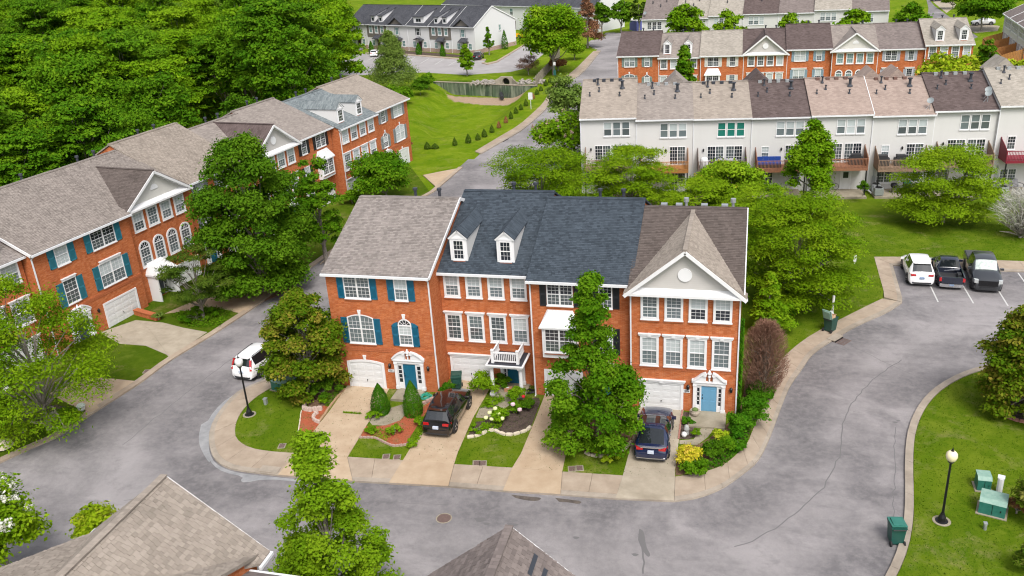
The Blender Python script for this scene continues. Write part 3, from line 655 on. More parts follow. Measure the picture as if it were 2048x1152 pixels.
        if typ == 'D':
            garage(t, gx[0], gx[1], 2.0, 0, 'crown'); door_set(t, X(4.68), .15, .9, 1.72, door, 'swan', 1.86)
            if lamp: wall_lamp(t, X(3.45), 1.75); wall_lamp(t, X(5.95), 1.75)
        else:
            gx = sorted((X(3.6), X(6.1))); garage(t, gx[0], gx[1], 2.0, 0); x = X(1.75)
            door_set(t, x, .2, .86, 1.8, door, None, 1.9)
            c = MB(); P = [(x-1.25, -1.25, 2.5), (x+1.25, -1.25, 2.5), (x+1.25, 0, 2.5), (x-1.25, 0, 2.5)]; Q = [(x-.8, -.45, 3.25), (x+.8, -.45, 3.25), (x+.8, 0, 3.4), (x-.8, 0, 3.4)]
            for i in (0, 1, 3): c.quad(P[i], P[(i+1) % 4], Q[(i+1) % 4], Q[i])
            c.quad(*Q); c.ext(P[::-1], (0, 0, -.14))
            for i in range(1, 6): f = i/6; c.bar((x-1.25+2.5*f, -1.25, 2.515), (x-.8+1.6*f, -.45, 3.265), .03, .03)
            pc = put('entrance_canopy', c, WHITE, t); put('canopy_jambs', MB().box(x-1.12, -1.05, -.1, x-1.0, 0, 2.37).box(x+1.0, -1.05, -.1, x+1.12, 0, 2.37), TRIMW, pc)
        gable(t, W, H, yr, zr, gable_key or rk, (2.55 if typ == 'D' else 2.35)*min(1, k+.05), tabs=tabs, ty=TYMP if typ == 'D' else TYMP2, vent='round' if typ == 'D' else 'half', seed=seed+5, single=single, centre=centre, patches=patches)
    if number:
        x, z = X(3.73 if typ == 'A' else 3.36), 1.48*zs
        n = put('number_plaque', MB().box(x-.21, -.035, z-.1, x+.21, -.001, z+.1), WHITE, t); text_part(n, number, .17, BLACKM, (x, -.042, z))
    return t

# the middle row: four joined houses facing the street
h1 = townhouse('A', 'brick townhouse with teal shutters and taupe roof, left end of the middle row', (0, 0, 0), 0, 6.98, 8.3, 11.0, 'taupe', TEAL, TEAL, tabs=True, yr=6.8, number='1201', seed=11, spouts=(0, 1), rakes=(0, 1))
h2 = townhouse('B', 'brick townhouse with two white dormers and a columned porch in the middle row', (6.99, 1.79, 0), 0, 6.12, 7.95, 11.0, 'slate', None, TEAL, tabs=True, yr=6.8, seed=12, rakes=(0, 0), spouts=(0, 0), gl=[(0, 1), (0, 1), (0, 1), (0, 1), (3, 3), (0, 1), (3, 3), (0, 1)])
h3 = townhouse('C', 'brick townhouse with black shutters and white bay, behind the street maple', (13.12, .69, 0), 0, 6.15, 8.1, 10.95, 'slate', BLACKSH, TEAL, tabs=True, yr=6.8, seed=13, rakes=(0, 0), spouts=(1, 0))
h4 = townhouse('D', 'pedimented brick townhouse with pale blue door, right end of the middle row', (19.28, .1, 0), 0, 6.32, 7.9, 10.6, 'umber', None, DBLUE, tabs=True, yr=6.9, number='1204', vents=1, seed=14, spouts=(1, 1), rakes=(0, 1), gable_key='sand', gl=[(0, 1), (0, 1), (0, 2), (0, 2)]+[(0, 1)]*4)  # gable roof paler than the main slope: its stronger light is put into the colour
for h in (h1, h2, h3, h4): h['group'] = 'middle row of brick townhouses'

# the left row, along the street that runs away from the camera
LO = Vector((-22.6, .54)); LU = Vector((.0984, .9951)); LN = Vector((-.9951, .0984)); LRZ = radians(82.52)
def lrow(s, off=0): 
    p = LO+LU*s+LN*(.95-.032*s+off); return (p.x, p.y, 0)
LR = [  # type, start s, width, offset, H, zr, roof, shutters, door, mirror, tabs, label
 ('B', -8.6, 8.9, .75, 8.1, 11.2, 'taupe', None, TEAL, True, True, 'brick townhouse at the left picture edge, set back behind the pale green tree'),
 ('G', .4, 9.4, 0, 8.2, 11.25, 'fawn', TEALS, DNAVY, True, True, 'brick townhouse with faded teal shutters, white garage below, in the left row'),
 ('F', 9.85, 7.4, .45, 8.2, 11.1, 'fawn', None, DNAVY, False, True, 'brick townhouse with cream pediment over four arched windows and a white canopy'),
 ('A', 17.3, 8.4, 1.1, 8.2, 11.6, 'sand', GREYSH, TEAL, True, True, 'brick townhouse with grey shutters behind the big dark round tree'),
 ('D', 25.8, 7.6, .1, 8.2, 10.9, 'fawn', None, TEAL, False, False, 'brick townhouse with a dark-sided pediment mostly hidden by the big round tree'),
 ('C', 33.5, 7.0, .55, 8.2, 11.1, 'fawn', BLACKSH, TEAL, True, False, 'brick townhouse with black shutters and a white bay in the left row'),
 ('B', 40.6, 7.9, -.45, 7.9, 10.6, 'bluegrey', None, TEALS, False, False, 'brick townhouse with blue grey roof and two white dormers in the left row'),
 ('A', 48.6, 8.6, .0, 8.0, 10.8, 'sand', GREYSH, TEAL, True, False, 'brick townhouse with grey shutters at the far end of the left row'),
]
for i, (ty, s, wd, off, H, zr, rk, shu, dr, mi, tb, lab) in enumerate(LR):
    townhouse(ty, lab, lrow(s, off), LRZ, wd, H, zr, rk, shu or BLACKSH, dr, mir=mi, tabs=tb, yr=7.0, group='left row of brick townhouses', seed=30+i, gable_key={'F': 'umber', 'D': 'coffee'}.get(ty), rakes=(1, 0) if i == 1 else (0, 0), gl=[(2, 3), (0, 0), (0, 1), (3, 3)] if i == 1 else None, spouts=(1, 0) if i not in (6,) else (1, 0))

# far brick row, facing the camera behind the white row
BO = Vector((6.08, 89.1)); BA = .017
BR = [('A', 'coffee', GREENSH, -.14, 0, 0, 'sage shutters and coffee roof, left end of far row'), ('B', 'fawn', None, -.55, 0, 0, 'two dormers behind the conical tree in the far brick row'),
 ('C', 'ash', WHITESH, -.36, -.3, 0, 'cream shutters and a white bay in the far brick row'), ('D', 'coffee', None, -.3, -.2, 0, 'white pediment and dark coffee roof in the far brick row'),
 ('G', 'coffee', BLUESH, .15, .3, 0, 'light blue shutters in the far brick row'), ('F', 'fawn', None, -.15, -.1, 0, 'cream pediment over arched windows in the far brick row'),
 ('G', 'plum', LILACSH, -.1, .1, 0, 'lilac grey shutters in the far brick row'), ('B', 'ash', None, .35, -.2, 1, 'two dormers and ash roof, right end of the far row')]
for i, (ty, rk, shu, dz, off, mi, lab) in enumerate(BR):
    s = 6.16*i; townhouse(ty, 'brick townhouse with '+lab, (BO.x+s*cos(BA)-off*sin(BA), BO.y+s*sin(BA)+off*cos(BA), 0), BA, 6.16, 7.95+dz, 10.55+dz, rk, shu, TEAL, mir=bool(mi), yr=6.6, D=12.5, group='far row of brick townhouses', seed=50+i, lamp=False, rakes=(0, 0),
        gl=[(2, 3)]*8 if i in (6,) else ([(5, 5)]*8 if i == 5 else ([(3, 3), (3, 3), (3, 3), (0, 1)]+[(0, 1)]*4 if i == 3 else None)))

# the two houses across the street whose roofs rise in front of the camera (they face away from it)
townhouse('D', 'tan shingled townhouse roof with a street-side gable, bottom left', (9.55, -25.6, 0), pi, 6.6, 8.25, 11.0, 'sand', None, TEAL, tabs=True, yr=6.6, seed=71, single=300, centre=(3, -.5, 10), vents=9, group='foreground townhouses', rakes=(0, 0))
townhouse('D', 'townhouse roof of grey brown shingles with missing tabs, bottom centre', (22.0, -26.2, 0), pi, 6.2, 8.25, 10.85, 'plum', None, TEAL, tabs=True, yr=6.6, seed=72, single=300, centre=(3, -.5, 10), vents=9, patches=[(.35, 3.2, .9), (.6, 2.75, 1.3), (.9, 2.45, .5), (1.3, 2.9, .6), (.5, 2.1, .55), (1.5, 1.9, .5), (.8, 1.6, 1.1), (.3, 1.3, .6), (2.0, 2.3, .8), (.6, .8, .7)], group='foreground townhouses', rakes=(0, 0))
townhouse('C', 'townhouse roof between the two foreground gables, only its white gutter showing', (15.75, -26.45, 0), pi, 6.2, 8.1, 10.6, 'plum', BLACKSH, TEAL, tabs=False, yr=6.6, seed=73, vents=9, group='foreground townhouses', rakes=(0, 0))
VINYL[0] = True
# ------------------------------------------------------------------ rear fronts of the white row (with decks) and further rows
def slider(parent, x0, x1, z0, h, g=(2, 3), y=0, cols=3):
    w = x1-x0; fr = MB(); o = outline(w, h, 0); i = [(x, z+.06) for x, z in outline(w-.12, h-.12, 0)]; ring(fr, o, i, -.06, .02); fr.box(-.04, -.05, .06, .04, .01, h-.06)
    f = put('sliding_door', fr, TRIMW, parent, (x0+w/2, y, z0)); G = [GL_BLIND, GL_SCREEN, GL_DARK, GL_MIX]
    b = MB()
    for k in (0, 1):
        a = -w/2+.06 if k == 0 else .04; c = -.04 if k == 0 else w/2-.06
        put('pane', MB().quad((a, -.01, .06), (c, -.01, .06), (c, -.01, h-.06), (a, -.01, h-.06)), G[g[k]], f)
        for j in range(1, cols): x = a+(c-a)*j/cols; b.box(x-.012, -.03, .06, x+.012, -.011, h-.06)
        for j in range(1, 5): z = .06+(h-.12)*j/5; b.box(a, -.028, z-.012, c, -.011, z+.012)
    put('glazing_bars', b, TRIMW, f); return f
def deck(t, x0, x1, z, mat, out=2.4, screens=(1, 1)):
    d = put('deck', MB().box(x0, -out, z-.28, x1, -.02, z-.05), mat, t)
    pl = MB(); n = int(out/.16)
    for i in range(n): pl.box(x0, -out+i*out/n+.006, z-.049, x1, -out+(i+1)*out/n-.006, z)
    tag(put('deck_boards', pl, mat, d), kind='stuff')
    r = MB()
    r.box(x0, -out, z+.92, x1, -out+.09, z+.98).box(x0, -out+.02, z+.08, x1, -out+.07, z+.14)
    m = int((x1-x0)/.14)
    for i in range(m+1): x = x0+.04+(x1-x0-.08)*i/m; r.box(x-.022, -out-.012, z-.2, x+.022, -out+.02, z+.92)
    tag(put('balusters', r, mat, d), kind='stuff')
    for k, on in zip((0, 1), screens):
        if not on: continue
        x = x0 if k == 0 else x1; s = MB(); n = 14
        for i in range(n):
            a = -out+out*i/n; b = -out+out*(i+1)/n-.015; hh = .95+.95*(i/n)**.8 if i < n-1 else 1.95
            s.box(x-.03, a, z-.25, x+.03, b-.01, z+hh)
        put('privacy_screen', s, mat, d)
    for x in (x0+.08, x1-.08): put('deck_post', MB().box(x-.06, -out+.03, -.3, x+.06, -out+.15, z-.28), BLACKM, d)
    return d
RUSTV = M('brown_vent_cap', (.13,.07,.055), .6); DISHM = M('grey_dish', (.22,.25,.26), .5)
WO = Vector((7.85, 47.16)); WA = .096; WWU = 6.06
def wpt(s, d=0, z=0): return (WO.x+s*cos(WA)-d*sin(WA), WO.y+s*sin(WA)+d*cos(WA), z)
WR = [('sand', -.5, TIMG, 'e', 'pale fawn roof at the left end of the white row', (0, 1)), ('fawn', -.8, TIMO, 'o', 'orange stained deck in the white row', (0, 1)), ('sand', -.85, TIMB, 'e', 'green blinds and dark weathered deck', (4, 4)),
 ('coffee', -.89, TIMR, 'o', 'dark roof and a blue sofa on its red brown deck', (0, 1)), ('rose', -.76, TIMR, 'e', 'pinkish roof behind the bright upright tree', (0, 1)), ('rose', -.95, TIMG, 'o', 'pinkish streaked roof and covered grills on its deck', (0, 1)),
 ('coffee', -.67, TIMG, 'e', 'dark roof carrying two grey satellite dishes in the white row', (0, 1)), ('ash', -.27, TIMC, 'o', 'crimson painted deck at the right picture edge', (0, 1))]
for i, (rk, dz, dm, kd, lab, g) in enumerate(WR):
    t = thing('townhouse', 'white sided townhouse with '+lab, 'townhouse', wpt(WWU*i, -.25 if i in (4, 5, 7) else 0, -.8), WA, 'white row seen from the back')
    dz += .8; H = 8.05+dz; sv = 1 if i != 2 else 0
    shell(t, WWU, 13, H, 6.3, H+(2.95 if i == 0 else 2.62), rk, (SIDING, SIDING, BRICK), False, so=.06, fo=.28, cornice=False, spouts=(1, 0), rakes=(0, 1) if i in (4, 5, 6) else (0, 0))
    zb = dz
    for k in range(3): window(t, 3.0+.98*k, 6.05+zb, .88, 1.55, 1, 'flat', 0, g, 1, 1)
    if kd == 'o':
        window(t, 1.55, 3.55+zb, .82, 1.4, 1, 'flat', 0, (2, 3) if i == 7 else (0, 1), 3, 2); slider(t, 3.6, 5.3, 3.05+zb, 2.0)
        wall_lamp(t, 3.2, 4.6+zb)
        if i in (3, 5, 7): window(t, 1.7, .75, 1.6, 1.3, 2, 'flat', 0, (3, 3), 3, 2)
        else: slider(t, 3.75, 4.6, .1, 2.0, (3, 3), cols=1)
        window(t, 4.9, .8, .9, 1.3, 1, 'flat', 0, (3, 3), 3, 2)
    else:
        slider(t, 1.55, 3.3, 3.05+zb, 2.0); slider(t, 3.5, 5.25, 3.05+zb, 2.0, (3, 2)); wall_lamp(t, 1.15, 4.6+zb)
        d = MB(); d.box(-.45, -.03, 0, .45, .01, 2.05); o = put('front_door', d, WHITE, t, (3.9, -.003, .12))
        put('pane', MB().quad((-.27, -.035, 1.2), (.27, -.035, 1.2), (.27, -.035, 1.85), (-.27, -.035, 1.85)), GL_DARK, o); put('door_casing', MB().box(-.55, -.05, -.05, -.45, 0, 2.15).box(.45, -.05, -.05, .55, 0, 2.15).box(-.55, -.05, 2.05, .55, 0, 2.17), TRIMW, o)
        window(t, 1.6, .75, .9, 1.3, 1, 'flat', 0, (3, 3), 3, 2)
    put('meter_box', MB().box(.5, -.14, .9, .8, 0, 1.5).box(.6, -.08, 1.5, .68, 0, 2.4), GALV, t)
    deck(t, .55, 5.55, 2.95+zb, dm, 2.2)
    # roof pipes and box vents on the slope that faces the camera
    sl = (2.95 if i == 0 else 2.62)/6.3; zz = lambda y: H+sl*y+.16
    for x, y, hh, r in ((1.7, 5.3, .62, .09), (4.45, 4.6, .75, .15), (1.9, 4.1, .4, .07), (4.2, 3.3, .35, .07), (.9, 3.4, .35, .06)):
        put('flue_pipe', MB().cyl((x, y, zz(y)-.1), (x, y, zz(y)+hh), r, n=8).cyl((x, y, zz(y)+hh), (x, y, zz(y)+hh+.1), r*1.7, n=8).cyl((x, y, zz(y)-.02), (x, y, zz(y)+.18), r*2.2, r, 8), DARKV, t)
    for x in (1.3, 2.35, 3.25, 4.2): put('box_vent', MB().box(x-.19, 5.75, zz(5.75)-.1, x+.19, 6.1, zz(6.1)+.14), [DARKV, GALV, DARKV, GALV, RUSTV, RUSTV, GALV, GALV][i], t)
    for xc in {0: (), 1: (4.3,), 2: (), 3: (1.2,), 4: (), 5: (1.0, 3.6), 6: (), 7: (2.2,)}[i]: put('gable_roof', MB().ext([(xc-1.5, 6.6, H+2.2), (xc+1.5, 6.6, H+2.2), (xc, 6.6, H+3.6)], (0, 3.2, 0)), shm(rk, False), t)
    if i in (5, 6):
        for (x, y) in (((5.6, .6),) if i == 5 else ((5.2, 1.0), (5.35, 1.6))):
            s = put('satellite_dish', MB().lathe([(.0, .0), (.19, .03), (.32, .09), (.33, .1), (.19, .05), (.0, .02)], 16), DISHM, t, (x, y, zz(y)+.85), (radians(50), 0, radians(-30)))
            put('dish_arm', MB().cyl((x, y, zz(y)-.05), (x, y, zz(y)+.85), .03, n=6).cyl((x-.4, y, zz(y)-.05), (x, y, zz(y)+.5), .02, n=5), GALV, t)
# next white row beyond the far brick row
R5 = Vector((4.6, 134.2)); R5A = -.06
for i, rk in enumerate(('plum', 'ash', 'ash', 'coffee', 'plum', 'ash', 'plum')):
    s = 6.45*i; t = thing('townhouse', ['white sided house with grey brown roof and a dish, left end of the rearmost row', 'white sided house behind the first round tree of the rearmost row', 'white sided house behind the second round tree of the rearmost row', 'white sided house with dark stained roof, centre of the rearmost row', 'white sided house with streaked roof behind the third round tree', 'white sided house with light ash roof in the rearmost row', 'white sided house with ivy on its corner, end of the rearmost row'][i], 'townhouse', (R5.x+s*cos(R5A), R5.y+s*sin(R5A), 0), R5A, 'rearmost row of white houses')
    H = 8.0+(0, 0, .35, .5, .5, .9, .5)[i]; shell(t, 6.45, 12, H, 5.8, H+3.2, rk, (SIDING, SIDING, SIDING), False, so=.05, fo=.28, cornice=False, spouts=(1, 0), rakes=(0, 0))
    for k in range(3): window(t, 1.5+.98*k, H-2.0, .9, 1.5, 1, 'flat', 0, (2, 3) if i == 0 else (0, 1), 2, 2)
    slider(t, 1.3, 3.2, 3.0, 2.0); window(t, 4.6, 3.4, .9, 1.4)
    sl = 3.2/5.8
    for x, y in ((1.5, 4.2), (4.2, 4.6), (3.2, 3.2)): z = H+sl*y+.1; put('flue_pipe', MB().cyl((x, y, z), (x, y, z+.6), .1, n=6), DARKV, t)
    if i == 0: put('satellite_dish', MB().lathe([(.0, .0), (.25, .03), (.36, .1), (.37, .11), (.25, .05), (.0, .02)], 12), DISHM, t, (.6, .5, H+1.1), (radians(50), 0, radians(-30)))
# modern white and grey terrace, top left
MO = Vector((-72.9, 165.3)); MA = atan2(-18.2, 41.5); MW = 7.0; ROOFD = shm('charcoal', False)
kinds = 'gwgsRg'
ML = ['left end, with grey gablet, of the white terrace', 'grey fronted house with twin shed dormers behind the tall grey green tree', 'white house with grey gablet beside it, third of the terrace', 'white house with a wide low dormer over a single window', 'grey fronted house with twin shed dormers behind the young street tree', 'right end house with grey gablet and a tall white side wall']
for i, kd in enumerate(('g', 'w', 'g', 's', 'w', 'g')):
    t = thing('townhouse', ML[i], 'townhouse', (MO.x+MW*i*cos(MA), MO.y+MW*i*sin(MA), 0), MA, 'white and grey terrace')
    H = 6.0; zr = 9.7; sl = (zr-H)/6.5
    fm = SIDGR if kd == 'w' else BATTEN
    shell(t, MW, 15, H, 6.5, zr, 'charcoal', (BATTEN, BATTEN, BATTEN), False, so=.12, fo=.4, cornice=False, spouts=(1, 0), rakes=(1, 1) if i in (3, 5) else (0, 0))
    put('stone_skirt', MB().box(.003, -.05, -.3, MW-.003, .01, .9).box(MW-.01, 0, -.3, MW+.05, 14.9, .9) if i == 5 else MB().box(.003, -.05, -.3, MW-.003, .01, .9), PAVER, t)
    dx = MW*.56
    dd = MB().box(-.5, -.06, 0, .5, .01, 2.2); put('front_door', dd, DMAROON, t, (dx, -.02, .15))
    for x in (dx-1.9, dx+1.6): window(t, x, .95, 1.0, 1.4, 1, 'flat', 0, (5, 5), 2, 1)
    a = MB()
    if kd == 'g' and i != 2 or kd == 'w': a.quad((dx-1.2, -1.2, 2.75), (dx+1.2, -1.2, 2.75), (dx+1.05, 0, 3.5), (dx-1.05, 0, 3.5)).box(dx-1.2, -1.2, 2.6, dx+1.2, 0, 2.75)
    else:
        for k in (-1, 1): P = [(dx+k*1.3, -1.1, 2.7), (dx, -1.1, 3.15), (dx, 0, 3.15), (dx+k*1.3, 0, 2.7)]; a.ext(P if k > 0 else P[::-1], (0, 0, .15))
    put('door_hood', a, ROOFD, t)
    if kd == 'w':
        put('grey_cladding', MB().box(.01, -.06, 2.9, MW-.01, -.001, H-.02), SIDGR, t)
        for k in range(3): window(t, MW*(.22+.28*k), 3.9, 1.15, 1.75, 1, 'cased', 0, (5, 5), 2, 1, y=-.062)
    else:
        window(t, MW*.5, 3.7, 1.05, 1.7, 1, 'flat', 0, (5, 5) if kd == 'g' else (2, 2), 2, 1)
        for k in (-1, 1): put('shutter', MB().box(MW*.5+k*.62, -.05, 3.7, MW*.5+k*.8, 0, 5.4), GREYSH if kd == 'g' else BLACKSH, t)
    if kd == 'g':
        gm = MB(); hw = 2.4; gm.ext([(MW/2-hw, -.05, H-.1), (MW/2+hw, -.05, H-.1), (MW/2, -.05, H+1.45)], (0, .1, 0)); go = put('gable', gm, SIDGR, t); r = MB()
        for k in (-1, 1): P = [(MW/2+k*(hw+.3), -.5, H-.2), (MW/2, -.5, H+1.6), (MW/2, 3.0, H+1.6), (MW/2+k*(hw+.3), -.1, H-.2)]; r.ext(P if k < 0 else P[::-1], (0, 0, .14))
        put('gable_roof', r, ROOFD, go)
    else:
        for xc, w_ in ((MW*.3, 1.3), (MW*.68, 1.3)) if kd == 'w' else ((MW*.5, 3.2),):
            y0 = .5; z0 = H+sl*y0; hh = 1.55; L = 4.0; d = MB(); d.box(xc-w_/2, y0, z0-.1, xc+w_/2, y0+.1, z0+hh)
            for k in (-1, 1): P = [(xc+k*w_/2, y0, z0-.1), (xc+k*w_/2, y0, z0+hh), (xc+k*w_/2, y0+L*1.2, z0+sl*L*1.2+.1)]; d.ext(P if k > 0 else P[::-1], (-k*.06, 0, 0))
            do = put('dormer', d, TRIMW, t); rr = MB(); P = [(xc-w_/2-.2, y0-.3, z0+hh-.02), (xc+w_/2+.2, y0-.3, z0+hh-.02), (xc+w_/2+.2, y0+L*1.25, z0+sl*L*1.25+.16), (xc-w_/2-.2, y0+L*1.25, z0+sl*L*1.25+.16)]; rr.ext(P, (0, 0, .14)); put('dormer_roof', rr, ROOFD, do)
            for xx in ((xc,) if kd == 'w' else (xc-.4, xc+.4)): put('dormer_pane', MB().box(xx-.36, y0-.03, z0+.45, xx+.36, y0-.005, z0+1.15), GL_DARK, do)
    if i == 5:
        for y, z in ((3.0, 1.2), (4.2, 1.2), (4.5, 4.2), (9, 4.2)): window(t, MW+.06, z, .8, 1.3, 1, 'flat', 0, (5, 5), 2, 1, y=y, rz=pi/2)
# second white terrace behind it
T2A = (-60.8,205.21); T2B = (-33.24,190.15); T2R = atan2(T2B[1]-T2A[1], T2B[0]-T2A[0]); T2W = hypot(T2B[0]-T2A[0], T2B[1]-T2A[1])/4
for i in range(7):
    x0, y0 = T2A[0]+(T2B[0]-T2A[0])*i/4, T2A[1]+(T2B[1]-T2A[1])*i/4
    t = thing('townhouse', ['white house behind the terrace, leftmost', 'white house behind the terrace, second from left', 'white house behind the terrace, third from left', 'white house with a single upper window behind the terrace', 'white house half hidden by the tall bright tree', 'white house with black door beyond the tall bright tree', 'white house behind the brown dead conifer'][i], 'townhouse', (x0, y0, 0), T2R, 'second white terrace')
    shell(t, T2W, 13, 6.2, 6.5, 9.4, 'charcoal', (BATTEN, BATTEN, BATTEN), False, so=.1, fo=.4, cornice=False, spouts=(1, 0), rakes=(0, 0))
    window(t, T2W*.45, 3.8, 1.1, 1.7, 1, 'flat', 0, (5, 3), 2, 1); window(t, 1.2, .9, 1.1, 1.5, 1, 'flat', 0, (5, 3), 2, 1); put('front_door', MB().box(-.5, -.05, 0, .5, .01, 2.2), DMAROON, t, (4.4, 0, .1))
# white house with timber decks, top right edge
TA = (67.5,125.63); TB = (65.61,99.2); TRZ = atan2(TB[1]-TA[1], TB[0]-TA[0])
for i in range(3):
    t = thing('townhouse', ['white house with orange timber deck at the top right corner', 'second white house along the top right street, nearer', 'third white house along the top right street, nearest'][i], 'townhouse', (TA[0]+6.5*i*cos(TRZ), TA[1]+6.5*i*sin(TRZ), 0), TRZ, 'top right houses')
    shell(t, 6.5, 12, 8.0, 6, 11, 'plum', (SIDEW, BRICK, BRICK), False, so=.1, cornice=False, spouts=(1, 0), rakes=(1, 1))
    for k in range(3): window(t, 1.2+k*.9, 6.0, .8, 1.5, 1, 'flat', 0, (2, 3), 2, 2); window(t, 4.0+k*.8, 6.0, .75, 1.5, 1, 'flat', 0, (2, 3), 2, 2)
    slider(t, 1.0, 2.8, 3.1, 2.0); slider(t, 3.6, 5.4, 3.1, 2.0); deck(t, .2, 6.2, 3.0, TIMO, 3.0)
# ------------------------------------------------------------------ ground, roads, pavements
def resample(pl, n):
    d = [0]
    for a, b in zip(pl[:-1], pl[1:]): d.append(d[-1]+hypot(b[0]-a[0], b[1]-a[1]))
    out = []; k = 0
    for i in range(n+1):
        t = d[-1]*i/n
        while k < len(pl)-2 and d[k+1] < t: k += 1
        f = (t-d[k])/max(1e-6, d[k+1]-d[k]); out.append((pl[k][0]+(pl[k+1][0]-pl[k][0])*f, pl[k][1]+(pl[k+1][1]-pl[k][1])*f))
    return out
def plen(pl): return sum(hypot(b[0]-a[0], b[1]-a[1]) for a, b in zip(pl[:-1], pl[1:]))
def smooth_pl(pl, n=2):
    for _ in range(n):
        o = [pl[0]]
        for a, b in zip(pl[:-1], pl[1:]): o += [(a[0]*.75+b[0]*.25, a[1]*.75+b[1]*.25), (a[0]*.25+b[0]*.75, a[1]*.25+b[1]*.75)]
        pl = o+[pl[-1]]
    return pl
def offset_pl(pl, d):
    out = []
    for i in range(len(pl)):
        a = pl[max(0, i-1)]; b = pl[min(len(pl)-1, i+1)]; l = hypot(b[0]-a[0], b[1]-a[1]) or 1
        out.append((pl[i][0]-(b[1]-a[1])/l*d, pl[i][1]+(b[0]-a[0])/l*d))
    return out
def strip(parent, inn, out, L, name, mat, z0, z1, gap=.018, sub=3, seed=0):
    n = max(1, round(max(plen(inn), plen(out))/L)); A = resample(inn, n*sub); B = resample(out, n*sub); rg = np.random.default_rng(seed)
    for i in range(n):
        a = A[i*sub:(i+1)*sub+1]; b = B[i*sub:(i+1)*sub+1]
        def trim(q):
            q = list(q); l = plen(q); f = min(.4, gap/l*sub); q[0] = (q[0][0]+(q[1][0]-q[0][0])*f, q[0][1]+(q[1][1]-q[0][1])*f); return q
        z = z1+float(rg.normal(0, .004)); put(name, MB().slab(trim(a)+trim(b)[::-1], z0, z), mat, parent)
def structure(name, mb, mat, label=None): return tag(put(name, mb, mat), label, None, None, 'structure')
def sheet(name, pts, z, mat): return structure(name, MB().slab(pts, z-.003, z), mat)

# lawn-covered ground, with the sunken grass basin in front of the retaining wall
BAS = [(-33.32,114.73),(-26.09,112.82),(-20.4,111.33),(-15.12,109.67),(-11.17,109.11),(-9.86,97.93),(-9.8,85.01),(-10.94,77.48),(-13.1,70.62),(-17.74,68.84),(-21.8,71.24),(-27.11,84.8),(-30.61,99.11)]
def inside(p, poly):
    c = False; x, y = p
    for i in range(len(poly)):
        (a, b), (d, e) = poly[i], poly[i-1]
        if (b > y) != (e > y) and x < (d-a)*(y-b)/(e-b)+a: c = not c
    return c
def segd(p, a, b):
    vx, vy = b[0]-a[0], b[1]-a[1]; t = max(0, min(1, ((p[0]-a[0])*vx+(p[1]-a[1])*vy)/(vx*vx+vy*vy))); return hypot(p[0]-a[0]-vx*t, p[1]-a[1]-vy*t)
def ground_z(x, y):
    if x > 4 and 34 < y < 75: t = max(0, min(1, (y-36)/8, (73-y)/6)); return -.92*t*t*(3-2*t)
    if not (-50 < x < 5 and 55 < y < 118) or not inside((x, y), BAS): return 0
    d = min(segd((x, y), BAS[i], BAS[(i+1) % len(BAS)]) for i in range(4, len(BAS))); t = min(1, d/5); return -2.1*t*t*(3-2*t)
STRAWP = [(-32.67,117.14),(-29.92,111.94),(-24.58,110.64),(-17.86,109.28),(-13.53,110.88),(-12.71,108.96),(-12.7,103.15),(-15.23,100.71),(-21.13,102.26),(-26.1,104.71),(-29.29,108.56)]
gx = np.concatenate([[-900, -300, -120, -80], np.arange(-60, 10, .9), np.arange(12, 96, 4), [120, 300, 900]]); gy = np.concatenate([[-300, -80, 0, 32], np.arange(34, 50, 1.5), np.arange(50, 122, .9), [150, 200, 300, 500, 1200]])
nx, ny = len(gx), len(gy); gv = [(float(x), float(y), ground_z(x, y)) for y in gy for x in gx]
gf = [(j*nx+i, j*nx+i+1, (j+1)*nx+i+1, (j+1)*nx+i) for j in range(ny-1) for i in range(nx-1)]
gm = bpy.data.meshes.new('ground'); gm.from_pydata(gv, [], gf); finish(gm, [GRASSB, GRASS], [int(sum(gv[i][0] for i in f)/4 > 3 and sum(gv[i][1] for i in f)/4 < 72) for f in gf], smooth=True); at = gm.attributes.new('straw', 'FLOAT', 'POINT'); at.data.foreach_set('value', np.array([(min(1, .25+min(segd(v[:2], STRAWP[i], STRAWP[(i+1) % len(STRAWP)]) for i in range(len(STRAWP)))*.4) if inside(v[:2], STRAWP) else 0) if v[2] < -.4 and v[0] < 4 else 0 for v in gv], np.float32)); tag(obj('ground', gm), kind='structure')

LKERB = [(-20.07,-16.46),(-17.55,-13.39),(-16.82,-11.89),(-16.05,-10.14),(-15.34,-8.9),(-15.0,-6.03),(-14.39,-1.73),(-14.3,1.71),(-13.44,6.31),(-12.93,10.56),(-12.54,15.27),(-11.96,22.97),(-10.72,33.0),(-8.48,43.64),(-8.29,54.06)]
UPO = [(-7.8,60.47),(-6.8,66.32),(-5.5,73.61),(-5.14,82.06),(-5.15,90.05),(-5.93,96.87),(-6.69,103.41),(-6.11,110.89),(-5.0,119.52),(-5.42,134.07),(-6.02,148.93)]
UPI = [(-8.99,61.74),(-7.92,69.15),(-6.72,76.77),(-6.58,84.92),(-6.58,92.84),(-7.35,99.92),(-8.19,107.21),(-7.85,114.55),(-7.29,123.62),(-7.46,136.88),(-7.6,148.47)]
CO = [(-3.77,11.75),(-4.39,5.78),(-5.11,2.81),(-5.43,1.2),(-5.84,-0.51),(-6.7,-1.32),(-6.8,-2.88),(-6.59,-4.5),(-6.22,-5.9),(-5.59,-7.25),(-4.56,-8.68),(-3.64,-9.58),(-2.62,-10.07),(-1.66,-10.22),(-0.34,-10.24),(0.74,-10.26)]
CI = [(-2.37,10.97),(-3.08,5.13),(-3.85,1.49),(-4.26,-0.07),(-4.65,-1.02),(-5.07,-2.09),(-5.16,-3.34),(-5.06,-4.27),(-4.77,-5.38),(-4.24,-6.47),(-3.68,-7.23),(-2.71,-7.85),(-1.69,-8.11),(-0.4,-8.14),(0.79,-8.06)]
